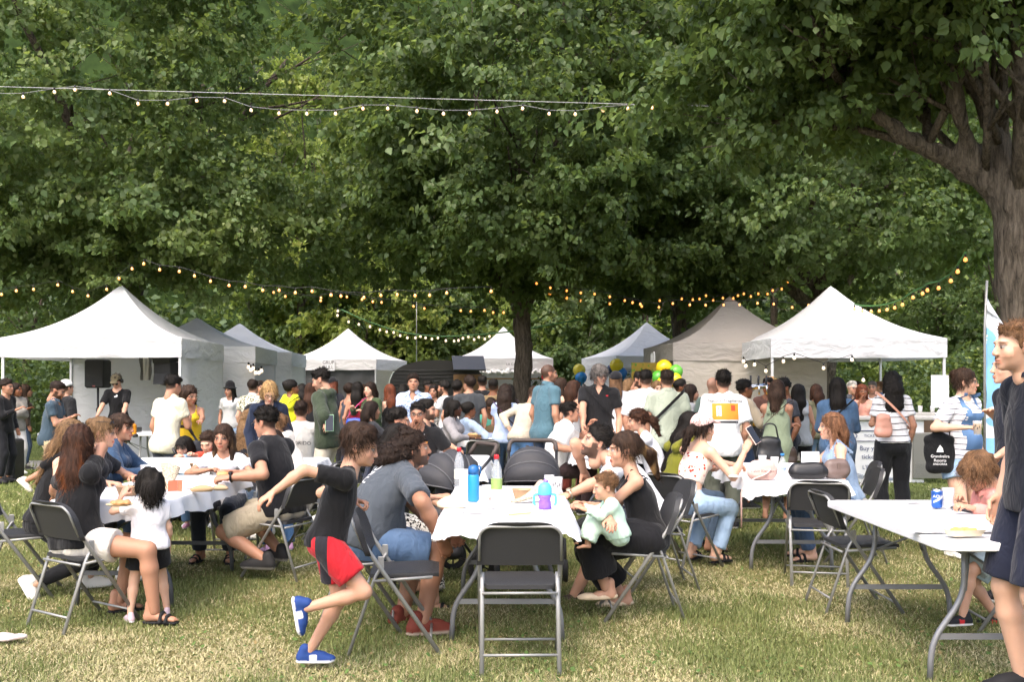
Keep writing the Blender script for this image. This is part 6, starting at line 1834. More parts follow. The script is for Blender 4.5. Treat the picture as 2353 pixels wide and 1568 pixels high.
    # drinks bar with taps
    Zb = 12.6; o = empty('beer_bar', (X_at(1738, Zb), Zb, 0), 0, 'grey and yellow drinks bar with chrome taps', 'bar'); MB().box((0, .25, .50), (.62, .60, 1.0), None, .02).build('cabinet', plain('bar grey', (.045, .046, .048), .5), o); MB().box((0, .25, 1.035), (.66, .64, .12), None, .015).build('drip_rail', plain('bar yellow', lin('#d8a018'), .45), o)
    ch = plain('chrome', (.7, .7, .72), .12, 1.0); mb = MB(); mb.tube(bend([(-.18, .25, 1.09), (-.18, .25, 1.30), (-.05, .25, 1.47), (.20, .25, 1.49)], .12), .035, 12); mb.build('tap_tower', ch, o)
    for k in range(3): MB().tube(bend([(-.02 + .1 * k, .25, 1.49), (-.02 + .1 * k, .19, 1.49), (-.02 + .1 * k, .17, 1.38)], .03), .012, 8).build('tap', ch, o); MB().tube([(-.02 + .1 * k, .22, 1.50), (-.02 + .1 * k, .21, 1.62)], .014, 8).build('tap_handle', BLKPL, o)
    MB().tube([(.27, .1, 1.09), (.27, .1, 1.42)], .022, 10).build('second_tower', ch, o); v, f_ = field([ell((0, 0, 0), (.035, .02, .085))], .01); q = mesh_obj('lit_badge', np_mesh('lit_badge', v, f_, plain('badge yellow', lin('#e8b820'), .4)), o); q.location = (.27, .08, 1.50)
    # ticket counter
    Zc = 15.2; o = empty('ticket_counter', (X_at(2052, Zc), Zc, 0), 0, 'white ticket counter lettered Buy your tickets', 'counter'); MB().box((-.10, .3, .48), (1.15, .60, .96), None, .01).build('front', plain('counter white', (.70, .70, .69), .5), o); MB().box((.10, .3, .985), (1.75, .72, .05), None, .008).build('top', plain('counter top', (.42, .40, .37), .6), o)
    nv = plain('navy ink', (.03, .05, .14), .6)
    for t, x, z, s in (('TICKETS', -.33, .72, .062), ('Buy your', -.33, .53, .10), ('tickets', -.35, .40, .10), ("L'ENVIE", -.33, .24, .085)): sign_text(t, s, nv, o, (x, -.008, z))
    mb = MB(); mb.tube([(-.58, -.010, .80), (-.08, -.010, .80), (-.08, -.010, .64), (-.58, -.010, .64), (-.58, -.010, .68), (-.55, -.010, .72), (-.58, -.010, .76), (-.58, -.010, .80)], .006, 5); mb.build('ticket_outline', nv, o)
    for k in range(4): MB().tube([(-.66 + .02 * k, -.008, .10 + .02 * k), (-.3, -.008, .04 + .012 * k), (.2, -.008, .05 + .01 * k)], .003, 4).build('line', plain('orange ink', lin('#3a5a80'), .6), o)
    MB().box((.55, -.0, .42), (.52, .10, .70), None, .01).build('fridge_door', plain('stainless', (.30, .29, .27), .35, .7), o)
    for k in range(7): MB().box((.55, -.055, .12 + .03 * k), (.46, .008, .012)).build('vent_slat', plain('stainless', (.30, .29, .27), .35, .7), o)
    o = empty('drinks_counter', (X_at(2120, 16.4), 16.4, 0), 0, 'brown bar counter with glasses behind the ticket counter', 'counter'); MB().box((0, 0, .5), (1.1, .6, 1.0), None, .01).build('front', plain('dark wood', (.10, .06, .035), .6), o); MB().box((0, 0, 1.02), (1.2, .7, .04)).build('top', plain('counter top', (.42, .40, .37), .6), o)
    for k in range(4): cup(('first', 'second', 'third', 'fourth')[k] + ' glass from left on the brown bar counter', (X_at(2120, 16.4) - .3 + .2 * k, 16.25, 1.042), '#c9c2b0', .4, printed=False)
    o = empty('notice_sheet', at(2160, 900, 16.85), 0, 'white notice sheet tied to the right post of the large tent', 'notice'); MB().box((0, 0, 0), (.30, .01, .55)).build('sheet', MATS['card white'], o)
    o = empty('poster', at(1768, 882, 16.85), 0, 'small brown poster on the left post of the large tent', 'poster'); MB().box((0, 0, 0), (.16, .01, .24)).build('sheet', fabric('#b08a60', ('camo', '#e0dcd4', 9, .52)), o)
    # feather flag
    Zf = 8.95; f = empty('feather_flag', (X_at(2263, Zf), Zf, 0), 0, 'light blue and white feather flag behind the man at right', 'flag'); MB().tube([(0, 0, 0), (0, 0, 2.0), (.02, 0, 2.44)], .012, 8).build('pole', STEEL, f)
    rows = []
    for j in range(25):
        v = j / 24; wd = .30 * min(1, (v * 5.0)) ** .7 * (1 if v < .75 else 1 - .2 * (v - .75)); rows.append([(u * wd + .01, .03 * math.sin(6 * v * 2 + 5 * u) * u + .015 * math.sin(20 * v), 2.42 - 1.85 * v - .25 * u * (1 - v)) for u in [i / 8 for i in range(9)]])
    mb = MB(); mb.grid(rows); mb.build('cloth', fabric('#dfe4ea', ('camo', '#7fb4dc', 2.3, .50), wr=.2), f)


# ------------------------------------------------------------------ string lights
def lights():
    m, t = new_mat('lit bulb'); t.b.inputs['Base Color'].default_value = (1, .62, .30, 1); t.b.inputs['Emission Color'].default_value = (1, .30, .04, 1); t.b.inputs['Emission Strength'].default_value = .62; t.b.inputs['Roughness'].default_value = .15
    m2, t = new_mat('warm white bulb'); t.b.inputs['Base Color'].default_value = (.9, .8, .7, 1); t.b.inputs['Emission Color'].default_value = (1, .74, .48, 1); t.b.inputs['Emission Strength'].default_value = .55; t.b.inputs['Roughness'].default_value = .1
    gl = glassy('bulb glass', (.85, .80, .74), .5, .05); sk = plain('bulb socket', (.015, .015, .015), .5); fil = plain('filament', (1, .6, .3), .5, emit=(1, .50, .16), estr=6)
    prof = [(.010, .0), (.016, -.012), (.024, -.03), (.0225, -.045), (.012, -.056), (.001, -.058)]
    bm = MB().lathe(prof, n=12, caps=False).mesh('bulb', m); bm2 = MB().lathe(prof, n=12, caps=False).mesh('bulb', m2); bg = MB().lathe(prof, n=12, caps=False).mesh('bulb', gl); fm = MB().lathe([(.006, -.018), (.011, -.03), (.004, -.042)], n=8).mesh('filament', fil); sm = MB().lathe([(.011, .035), (.013, .03), (.013, -.004)], n=10).mesh('socket', sk)
    def strand(label, pts, bulbs, kind, s=1.0, col=(.012, .012, .012), r=.006, cable=True, extra=None):
        root = empty('string_light', pts[0], 0, label, 'string light', 'festoon string lights'); o0 = Vector(pts[0])
        if cable: MB().tube([Vector(p) - o0 for p in pts], r, 5).build('cable', plain('cable %.3f %.3f' % col[:2], col, .6), root)
        for b in bulbs:
            p = Vector(b) - o0
            so = mesh_obj('socket', sm, root); so.location = p; so.scale = (s, s, s)
            bo = mesh_obj('bulb', {'lit': bm, 'white': bm2, 'glass': bg}[kind], root); bo.location = p; bo.scale = (s, s, s)
            if kind == 'glass': fo = mesh_obj('filament', fm, bo)
        return root
    # top strand across the picture
    Z = 12.0; tb = [(53, 223), (125, 212), (172, 207), (252, 215), (317, 239), (385, 239), (452, 232), (516, 233), (577, 254), (641, 261), (705, 262), (771, 262), (834, 250), (891, 250), (958, 256), (1019, 262), (1079, 262), (1142, 257), (1201, 250), (1262, 262), (1322, 263), (1386, 254), (1443, 250), (1499, 248)]
    cab = [at(-60, 215, Z)] + [at(x, y - 9, Z) for x, y in tb] + [at(1640, 242, Z)]
    strand('long festoon of clear bulbs slung high across the clearing', cab, [at(x, y - 6, Z) for x, y in tb], 'glass', .85, (.20, .20, .20), .004)
    w = empty('support_wire', at(-60, 197, Z), 0, 'straight pale wire carrying the high festoon', 'wire'); o0 = at(-60, 197, Z); MB().tube([at(-60 + 1760 * k / 10, 197 + 49 * k / 10, Z) - o0 for k in range(11)], .0040, 6).build('wire', plain('pale wire', (.42, .42, .42), .4), w)
    a4 = lambda L, Z: [at(x * .3335, 573.5 + y * .3335 - 2, Z) for x, y in L]; a5 = lambda L, Z: [at(724.4 + x * .3335, 573.5 + y * .3335 - 2, Z) for x, y in L]; a6 = lambda L, Z, Z2=None: [at(1448.7 + x * .3843, 573.5 + y * .3843 - 2, Z + ((Z2 or Z) - Z) * i / max(1, len(L) - 1)) for i, (x, y) in enumerate(L)]
    up = lambda L, d=.045: [p + Vector((0, 0, d)) for p in L]
    b = a4([(10, 305), (112, 280), (231, 270), (398, 240), (500, 285), (606, 315), (735, 270), (820, 195), (910, 128)], 15.9); strand('orange bulbs looping to the left tree behind the music tent', up(b), b, 'lit', .85, r=.003)
    b = a4([(990, 92), (1100, 133), (1235, 145), (1340, 176), (1450, 212), (1578, 242), (1690, 250), (1810, 275), (1923, 275), (2035, 292), (2150, 282), (2280, 308)], 16.2) + a5([(110, 308), (177, 315), (335, 325), (452, 310), (565, 305), (688, 312), (788, 310), (906, 293), (1212, 282)], 16.2); strand('orange bulbs running from the left tree to the central trunk', up(b), b, 'lit', .95)
    b = a4([(1885, 292), (1966, 320), (2210, 350)], 19) + a5([(40, 330), (218, 323), (322, 341), (396, 357), (457, 361), (677, 388), (752, 403), (1003, 418), (1072, 422), (1166, 416), (1226, 431), (1298, 431)], 19); strand('second row of small bulbs left of the central trunk', up(b), b, 'lit', .9)
    b = a5([(155, 420), (153, 450), (230, 495), (300, 512), (377, 528), (445, 550), (492, 563), (540, 568), (585, 590), (635, 605), (690, 605), (725, 595), (760, 605), (804, 613), (845, 605), (900, 625), (957, 627), (987, 623), (1017, 608), (1055, 598), (1095, 617), (1127, 600), (1168, 613), (1200, 595)], 26); strand('crowded low string of bulbs above the caravan', up(b), b, 'white', 1.3)
    g = empty('green_cable', at(785, 712, 26), 0, 'pale green cable sagging above the caravan', 'cable'); o0 = at(785, 712, 26); MB().tube(bend([at(x, y, 26) - o0 for x, y in ((785, 712), (840, 738), (925, 766), (1010, 775), (1100, 770), (1180, 762), (1340, 733))], 1.0), .022, 6).build('cable', plain('green cable', (.12, .30, .10), .5), g)
    b = a5([(1525, 230), (1620, 260), (1733, 280), (1830, 295), (1925, 303), (2030, 322), (2133, 348), (2240, 372)], 19.5) + a6([(12, 315), (60, 325), (170, 342), (253, 320), (355, 328), (450, 330), (557, 328), (653, 327), (760, 318), (857, 323), (967, 343), (1065, 330)], 19.5); strand('orange bulbs running right from the central trunk past the beige tent', up(b), b, 'lit', .95)
    b = a5([(1617, 300), (1733, 330), (1832, 350), (2030, 370), (2187, 362), (2250, 388)], 20.0); strand('lower short string of bulbs just right of the central trunk', up(b), b, 'lit', 1.0)
    b = a6([(175, 303), (307, 293), (373, 297), (413, 293), (452, 273), (495, 302), (553, 288), (615, 289), (643, 273), (678, 262), (720, 278), (765, 262), (820, 263), (851, 242), (905, 233), (942, 190)], 20.5); strand('cluster of orange bulbs rising to the forked tree behind the beige tent', up(b), b, 'lit', .95)
    b = a6([(1340, 350), (1387, 362), (1440, 364), (1488, 362), (1535, 354), (1580, 342), (1627, 323), (1690, 280), (1747, 255), (1776, 235), (1843, 222), (1916, 178), (1957, 122), (2003, 50)], 16.0, 10.5); strand('bulbs on green cable curving up to the right foreground tree', up(b, .05), b, 'lit', .9, (.10, .28, .08), .012)
    b = a6([(676, 662), (690, 690), (742, 682), (810, 720), (915, 662), (980, 642), (1155, 703), (1325, 653), (1393, 775)], 16.9); strand('white globe bulbs on black flex under the ticket tent eave', up(b, .05), b, 'white', 1.15)
    b = [at(362.2 + x * .2695, 784.7 + y * .2695, 20.4) for x, y in ((775, 200), (793, 225), (815, 212), (835, 250), (862, 250), (885, 233))]; strand('short bunch of bulbs under the second left tent eave', up(b, .05), b, 'white', 1.5)
# ------------------------------------------------------------------ the people
def people():
    p = person; K = {}
    WS = ('sneaker', '#e8e6e2', '#f2f0ec'); BS = ('sneaker', '#1c1c1e', '#d8d6d2'); BK = ('sneaker', '#17171a', '#1c1c1e'); SD = ('sandal', '#17171a')
    # ---- foreground
    K['runner'] = p('boy in black tee and red shorts running to the right', 752, 5.2, -88, 1.30, 'm', 'light', ('thick', 'brown'), ('tee', '#141416', {'hem': .06, 'sl': .72}), ('shorts', '#b3202a', -.30, ('band', '#26242a', .032, 1, -.01)), ('sneaker', '#24407c', '#e0e0e0', '#e4e6ea'),
      pose='stand', lean=20, arms=(('w', 812, 1150, 5.36), ('w', 628, 1132, 4.98)), legs=((-.05, -.10, .095), (.08, -.10, .35, (0, 1, .3), (0, .18, -1), (0, 1, .18))), toes=(0, 0), hs=.90, kid=True, w=.90, hp=14, curl=(.7, .3), hint=((-.4, -1, -.3), (.2, -.3, 1)), T=.98, dz=.0)
    K['goru'] = p('heavy man with curly topknot in charcoal tee, hunched over the table', 0, 6.16, -60, 1.80, 'm', 'olive', ('curlybun', 'dark'), ('tee', '#474d54', {'hem': .10, 'sl': .8}), ('shorts', '#3f5878', -.12, ('denim', '#7088a8', 9, .6)), ('sneaker', '#6e3226', '#a89888'),
      X=-.94, pose='sit', seat=.45, T=.93, lean=36, arms=(('w', 1035, 1235, 6.35), ('w', 1012, 1238, 5.95)), legs=(('w', 925, 1412, 6.32), ('w', 972, 1428, 5.95)), hint=((-1, .3, -.2), (1, -.1, -.4)), beard='beard', w=1.22, belly=.03, hp=-4, hy=-22, acc=(('decal', 'GORU', .085, .0, .05, -1, '#e8e8ea', -90),))
    K['tank'] = p('dark haired woman in black tank behind the curly haired man', 0, 7.0, -84, 1.62, 'f', 'light', ('mid', 'black'), ('tank', '#161618'), ('loose', '#dedbd2', .8, ('camo', '#26241f', 50, .53)), SD,
      X=-.96, pose='sit', lean=17, arms=(('w', 1030, 1175, 7.1), ('w', 1003, 1143, 6.78)), legs=(None, ('w', 1000, 1385, 6.72)), T=.92, curl=(.3, .75), hp=6)
    K['mother'] = p('ponytailed woman in black top holding the baby on her lap', 0, 6.46, 90, 1.64, 'f', 'light', ('pony', 'brown', 'blond'), ('tank', '#141416', {'strap': .008, 'hem': .04}), ('culottes', '#17171a', .72), ('flat', '#d2bda2'),
      X=.88, pose='sit', lean=16, T=.84, arms=(('w', 1402, 1196, 6.08), ('w', 1348, 1160, 6.6)), hint=((-.3, 1, -.9), (.6, .2, -1)), legs=(('w', 1392, 1352, 6.42), ('w', 1430, 1368, 6.75)), toes=(0, 5), hp=2, hs=.96, curl=(.4, .6), w=.94)
    K['baby'] = p('baby in mint green suit sitting on the lap of the ponytailed woman', 1418, 6.22, 92, .70, 'm', 'light', ('crop', 'light'), ('long', '#bcd8c4', {'hem': .05}), ('loose', '#c3dccb', .9), ('bare',), pose='sit', seat=.53, lean=14, arms=(('w', 1345, 1172, 6.1), ('w', 1340, 1165, 6.35)), legs=((-.07, .20, .52), (.07, .20, .52)), hs=.72, kid=True, w=1.12, brow=.3, hp=8)
    K['beard'] = p('smiling bearded man in white tee leaning in behind the mother', 0, 7.28, 98, 1.80, 'm', 'light', ('quiff', 'black'), ('tee', '#e4e4e6', {'hem': .09}), ('shorts', '#4a5564', -.2), ('sneaker', '#4a3a30', '#d8d0c4'),
      X=1.02, pose='sit', lean=41, T=.97, arms=(('w', 1306, 1138, 6.78), ('w', 1342, 1086, 7.5)), hint=((-1, .1, .0), (.3, 1, .2)), legs=(('w', 1318, 1372, 7.0), ('w', 1345, 1330, 7.75)), beard='beard', hp=-16, curl=(.5, .8), acc=(('watch', 0, '#b8a890'),))
    K['auburn'] = p('woman with long auburn streaked hair seated with her back to camera', 0, 6.27, -35, 1.62, 'f', 'tan', ('wavy_long', 'chest', 'auburn'), ('tee', '#151517', {'hem': .10, 'sl': .5}), ('shorts', '#ddd6cc', -.52), ('sandal', '#1b1b1d'),
      X=-2.73, pose='sit', lean=3, side=-6, T=.92, arms=(('w', 122, 1150, 6.85), ('w', 214, 1052, 6.62)), hint=((-1, -.7, -.3), (.9, .1, 1)), legs=((-.02, .30, .085, (.3, 1, .3)), (.44, .24, .085, (.9, .5, .4))), toes=(-25, -60), hy=32, hp=4, w=1.08)
    K['toddler'] = p('toddler with black curly bob in white tee standing at the left table', 342, 6.36, 28, .90, 'f', 'fair', ('bob_kid', 'black'), ('tee', '#e6e2e4', {'hem': .05}), ('shorts', '#1a1a1c', -.35), ('sneaker', '#c8b0b8', '#e8e4e4'), arms=(('w', 280, 1140, 6.42), 'down'), hint=((-1, -.2, -.8), None), hs=.84, kid=True, w=1.16, curl=(.9, .3), hy=20, T=1.0, lean=3)
    K['blond1'] = p('blond long haired woman dressed in black on the left edge chair', 0, 7.12, -74, 1.66, 'f', 'fair', ('long', 'dblond'), ('tank', '#151517', {'strap': .03}), ('slim', '#17181b'), WS, X=-3.34, pose='sit', lean=18, arms=('table', ('lap')), legs=((-.1, .28, .09), (.12, -.05, .10, (0, 1, .2), (0, .5, -1), (0, 1, .6))), T=.95, acc=('shades_up',), hy=15)
    K['blond2'] = p('blond woman with sunglasses pushed up at the left table', 0, 7.72, -82, 1.64, 'f', 'light', ('bun', 'dblond'), ('tee', '#202226'), ('jeans', '#3a4a63'), WS, X=X_at(196, 7.72), pose='sit', lean=12, arms=('tablein', 'lap'), T=.93, acc=('shades_up',), hp=6)
    K['bangs'] = p('smiling woman with fringe and denim jacket at the left table', 236, 8.3, -84, 1.66, 'f', 'tan', ('bang_pony', 'brown', 'dblond'), ('jacket', '#2b3f58', {'pat': ('denim', '#47617f', 9, .6)}), ('jeans', '#20242c'), BS, pose='sit', lean=14, arms=('tablein', 'table'), T=.95, hy=-14)
    K['streak'] = p('woman with long streaked hair and white tee looking at the camera', 521, 8.74, 178, 1.56, 'f', 'tan', ('long', 'brown', 'dblond'), ('tee', '#e2e2e6'), ('jeans', '#30343c'), SD, pose='sit', seat=.43, lean=10, T=.84, arms=('table', 'tablein'), hp=4, brow=.95)
    K['burger'] = p('man in black tee and watch eating a burger at the left table', 0, 7.86, 66, 1.76, 'm', 'tan', ('short', 'black'), ('tee', '#17171a', {'hem': .10}), ('shorts', '#b0a48e', -.1), ('sneaker', '#2c2b2b', '#8c8880'), X=-1.83, pose='sit', lean=12, T=.98, arms=(('w', 528, 1098, 7.52), ('w', 552, 1094, 7.85)), legs=(('w', 605, 1285, 7.65), ('w', 640, 1265, 8.0)), hp=10, w=1.12, acc=('glasses', ('watch', 0, '#1c1c1e')), curl=(.7, .7))
    K['pinkcap'] = p('woman in pink cap and red patterned bandana top holding a phone', 0, 8.2, -52, 1.66, 'f', 'fair', ('pony', 'dark'), ('bandana', '#e6d2c2', {'pat': ('floral', '#b8382e', 26, .30)}), ('jeans', '#86a4c6', .90, ('denim', '#b8cce0', 8, .7)), SD,
      X=1.44, pose='sit', lean=20, T=.97, arms=(('w', 1690, 1070, 8.6), ('w', 1712, 1037, 8.12)), hint=((-.5, .5, -1), (.8, .5, -1)), legs=((-.12, .20, .10), (.10, .26, .10)), acc=(('cap', '#e2b9b2'), ('hoops', .035)), hy=-6, curl=(.4, .8))
    K['olive'] = p('woman in olive green top with long black hair glancing to the right', 0, 8.92, -72, 1.66, 'f', 'tan', ('longer', 'black'), ('vest', '#6c6c22', {'hem': .05}), ('jeans', '#56687e'), SD, X=1.42, pose='sit', lean=20, T=.97, arms=('tablein', 'table'), hy=-44, hp=4, brow=.95)
    K['tattoo'] = p('woman in blue tie dye top seated at the handbag table', 0, 8.5, 84, 1.64, 'f', 'fair', ('mid', 'ginger'), ('tank', '#4f6886', {'pat': ('denim', '#a8bcd4', 14, .8)}), ('jeans', '#33445c', .93, ('denim', '#5a7090', 9, .6)), SD, X=2.86, pose='sit', lean=12, T=.96, arms=('lap', 'tablein'), acc=(('shades_up', '#6b4a34'),), hp=2)
    K['pinkboy'] = p('small boy in salmon pink shirt bent over a tablet', 0, 6.12, 88, 1.16, 'm', 'light', ('mop', 'light'), ('polo', '#cf8a80', {'sl': 1.9, 'hem': .05}), ('shorts', '#9fb0b8', -.15), ('sneaker', '#1c1c20', '#d8d4d0', '#c02a2c'), X=3.03, pose='sit', seat=.45, lean=20, T=1.0, arms=(('w', 2232, 1168, 5.82), ('w', 2212, 1160, 6.1)), legs=(('w', 2212, 1418, 6.0), ('w', 2292, 1420, 6.25)), hs=.92, kid=True, hp=34, curl=(.6, .5), lid=True)
    K['navyman'] = p('tall man in navy polo and shorts standing at the right edge', 2388, 4.72, 91, 1.84, 'm', 'fair', ('crop', 'light'), ('polo', '#171a24', {'hem': .07, 'v': .02}), ('shorts', '#1c2030', -.08), BS, arms=('down', 'down'), toes=(0, 0), beard='stubble', brow=.4, w=1.02, lean=2, hp=2, lod=0, head_off=(0, .07, -.01))
    K['behind'] = p('man in dark tee raising a hand behind the navy polo man', 2338, 6.7, 84, 1.76, 'm', 'fair', ('short', 'brown'), ('tee', '#1c1f2a'), ('shorts', '#2a2c36'), BS, arms=(('w', 2300, 1045, 6.5), ('w', 2286, 958, 6.85)), hint=((-1, -.6, -.2), (.5, -.3, -1)), curl=(.5, .15))
    K['overalls'] = p('woman with glasses in striped tee and denim dungarees holding beer', 2205, 8.75, -152, 1.69, 'f', 'fair', ('bun', 'brown'), ('tee', '#dcdbde', {'pat': ('stripe', '#4a4d5c', .05, .16), 'hem': .02, 'sl': .75}), ('shorts', '#7d9cbc', -.55, ('denim', '#b0c6da', 8, .7)), WS, arms=('down', ('w', 2214, 983, 8.42)), hint=(None, (1, -.2, -1)), w=1.14, belly=.01, hy=38, hp=2, curl=(.3, .5), lod=0,
      acc=(('glasses', '#2a221c'), ('patch', .235, .20, 0, -.05, 1, '#54749c'), ('patch', .20, .13, 0, -.20, 1, '#4f6f98'), ('patch', .045, .20, .085, .12, 1, '#5a7aa2'), ('patch', .045, .20, -.085, .12, 1, '#5a7aa2'), ('patch', .09, .075, -.03, -.05, 1, '#46658e')))
    K['striped'] = p('woman in striped tee and black cargo trousers carrying a pink bag', 2052, 10.6, -6, 1.66, 'f', 'tan', ('curly', 'black'), ('tee', '#e2e1e2', {'pat': ('stripe', '#23252c', .065, .15), 'hem': .0}), ('loose', '#1b1c1f'), BK, arms=('chest', 'down'), acc=(('strap', '#c9957f', -1, .035),), hp=6)
    # ---- left side
    p('man in black top at the very left edge behind the tent post', 8, 15.2, -100, 1.78, 'm', 'tan', ('curly_short', 'dark'), ('long', '#1a1a1c', {'pat': ('side', '#d8d8d8', .30, 0, 0)}), ('trousers', '#1c1d21'), BK, arms=('down', 'chest'))
    p('woman in grey hoodie and white trousers with folded arms at far left', 33, 16.6, -120, 1.64, 'f', 'brown', ('mid', 'dark'), ('hoodie', '#8e887f'), ('loose', '#d8d4d0'), WS, arms=('fold', 'fold'), hy=20)
    p('woman with long brown hair half hidden behind the grey hoodie', 52, 17.6, -60, 1.62, 'f', 'tan', ('long', 'brown'), ('jacket', '#4a3c33'), ('jeans', '#3b4a5e'), BS)
    p('bearded man in slate polo and beige shorts walking past the tent', 116, 13.0, -82, 1.74, 'm', 'tan', ('short', 'dark'), ('polo', '#3c4c58', {'hem': .12}), ('shorts', '#c0aa88', -.10), ('sneaker', '#d8d0c0', '#e4ded2'), pose='walk', legs=((-.09, -.34, .24, (0, 1, .2), (0, .75, -.7), (0, .7, .7)), (.09, .10, .085)), arms=('chest', 'chest'), beard='beard', hp=22, w=1.08, lean=7)
    p('person in black leather jacket and pale cap beside the slate polo man', 146, 15.0, -30, 1.74, 'm', 'light', ('short', 'dark'), ('jacket', '#1b1b1d'), ('trousers', '#202228'), BK, acc=(('bcap', '#d8d6d2'),))
    p('disc jockey with headphones and khaki cap in black striped tee', 273, 17.3, 180, 1.76, 'm', 'light', ('short', 'dark'), ('tee', '#131315', {'sl': .8}), ('shorts', '#23262a', -.05), ('sneaker', '#b8b0a2', '#d0c8ba'), arms=((-.22, .42, .93), (.22, .42, .93)), hp=30, lean=8, acc=(('cap', '#5c5440'), 'headphones', 'sunglasses', ('watch', 0, '#161616'), ('patch', .025, .035, -.02, .08, 1, '#e8e8e8'), ('patch', .04, .02, .0, .065, 1, '#e8e8e8')), lod=2)
    p('man in cream polo and dark trousers seen from behind beside the children', 381, 11.0, -28, 1.76, 'm', 'tan', ('short', 'black'), ('polo', '#d3cdb4', {'hem': .13}), ('trousers', '#363b46'), BK, arms=('down', 'chest'), lean=9, hp=16, w=1.05)
    p('woman with curly brown hair in yellow bending to the children', 437, 11.7, -165, 1.66, 'f', 'tan', ('curly_long', 'brown'), ('tank', '#d2b02a'), ('jeans', '#3b4a5e'), WS, arms=(('w', 462, 985, 10.9), 'down'), lean=14, hp=12, hy=40)
    p('little girl with fringe and denim jacket at the children table', 427, 10.66, 168, 1.02, 'f', 'fair', ('bangs', 'black'), ('jacket', '#6d8cab', {'pat': ('denim', '#93b0ca', 10, .6)}), ('jeans', '#54708e'), ('sneaker', '#c890a8', '#e8e0e4'), pose='sit', seat=.40, T=.86, arms=('table', 'mouth'), hs=.90, kid=True, hp=10, lod=1)
    p('small boy in red top beside the girl in denim jacket', 481, 10.72, 172, 1.04, 'm', 'fair', ('crop', 'brown'), ('tee', '#c8503c'), ('shorts', '#3a4656'), WS, pose='sit', seat=.42, T=.92, arms=('table', 'tablein'), hs=.91, kid=True, hp=26, lod=1, lid=True)
    p('child in jeans and purple sneakers behind the man eating a burger', 640, 8.95, 30, 1.08, 'f', 'light', ('bob_kid', 'dark'), ('tee', '#2a2c30'), ('jeans', '#3f5f88'), ('sneaker', '#b08cb0', '#c8e0b8'), hs=.88, kid=True, lean=25, arms=('table', 'table'))
    p('woman in broad black hat and grey tee standing by the tent wall', 530, 17.6, 176, 1.66, 'f', 'tan', ('longer', 'black'), ('tee', '#b9b9b8'), ('jeans', '#7f97b3'), BS, acc=(('hat', '#141416'),), hy=-20)
    p('man in black cap and white tee seated facing right', 548, 11.9, -84, 1.72, 'm', 'brown', ('crop', 'black'), ('tee', '#e0e0e2'), ('trousers', '#2a2c32'), BS, pose='sit', lean=18, T=.92, arms=('table', 'tablein'), acc=(('cap', '#19191c'), 'shades_up'))
    p('woman with long curly fair hair seated with back to camera', 566, 10.9, -20, 1.6, 'f', 'light', ('curly_long', 'dblond'), ('tee', '#22242a'), ('jeans', '#2a3240'), BS, pose='sit', lean=6, T=.9, arms=('tablein', 'table'))
    p('man in leaf patterned shirt standing with his back turned', 578, 15.2, -10, 1.76, 'm', 'light', ('short', 'dark'), ('shirt', '#d6d2c4', {'pat': ('camo', '#5f6048', 48, .50)}), ('trousers', '#33352f'), BS)
    p('woman glancing over the shoulder of the leaf patterned shirt', 596, 16.4, -140, 1.66, 'f', 'tan', ('updo', 'dark'), ('tee', '#7a4a40'), ('jeans', '#3b4a5e'), BS, acc=('shades_up',))
    p('blond woman with glasses in navy raincoat looking down', 616, 10.9, -160, 1.64, 'f', 'fair', ('bob', 'blond'), ('jacket', '#20283a', {'hem': .22, 'hood': 1}), ('trousers', '#2b3040'), BS, arms=('down', 'down'), lean=12, hp=30, acc=('glasses',), w=1.08, lid=True, lod=1)
    p('woman in bright yellow sleeveless top with high bun seen from behind', 664, 13.2, -25, 1.70, 'f', 'brown', ('bun', 'black'), ('vest', '#c9c722'), ('jeans', '#2b3140'), BS, acc=(('strap', '#151517', 1, .014), ('hoops', .02)), hy=-35, w=1.08)
    p('woman in black with dark curls behind the yellow top', 694, 15.2, 5, 1.64, 'f', 'tan', ('curly', 'black'), ('tee', '#1c1d20'), ('trousers', '#1c1d20'), BK)
    p('woman in black with long brown hair seen from behind', 712, 14.6, -8, 1.64, 'f', 'tan', ('longer', 'chest'), ('tee', '#19191c'), ('trousers', '#1f2024'), BK)
    p('man in dark green hoodie with one hand on hip looking down', 753, 11.0, 80, 1.77, 'm', 'light', ('short', 'black'), ('hoodie', '#363f30', {'hem': .10}), ('trousers', '#c4bba8'), WS, arms=('hip', ('w', 752, 975, 10.7)), beard='stubble', hp=20, lean=6, lod=1)
    p('person in black headscarf with curly ginger hair at the banner stall', 762, 16.2, -10, 1.70, 'f', 'brown', ('curly', 'red'), ('tee', '#23242a'), ('trousers', '#23242a'), BK, acc=(('bcap', '#17171a'),))
    p('person in pale grey tee seated behind the cream hoodie', 690, 11.5, 8, 1.70, 'm', 'tan', ('short', 'dark'), ('tee', '#bdbcb8'), ('trousers', '#2b2f38'), BS, pose='sit', lean=10, arms=('table', 'table'), acc=(('decal', 'FLORIDO', .06, .0, -.08, -1, '#3a3a3c'),))
    p('woman in cream hoodie with messy bun and glasses facing left', 682, 9.75, 86, 1.64, 'f', 'fair', ('updo', 'light', 'blond'), ('hoodie', '#ded6ca'), ('jeans', '#46566c'), WS, pose='sit', lean=22, T=.95, arms=('tablein', 'mouth'), acc=(('glasses', '#3a2f28'),))
    # ---- middle
    p('man in navy shirt with slick black hair seated facing right', 862, 8.6, -82, 1.74, 'm', 'tan', ('short', 'black'), ('shirt', '#1b2336', {'sl': .9}), ('trousers', '#22262e'), ('sneaker', '#b02a2c', '#e8e8e8'), pose='sit', lean=18, T=.98, arms=('table', 'tablein'), w=1.05)
    p('dark haired person behind the man in navy shirt', 845, 12.2, -60, 1.66, 'f', 'tan', ('mid', 'dark'), ('tee', '#2b2c30'), ('jeans', '#2c3442'), BS, pose='sit', arms=('table', 'table'))
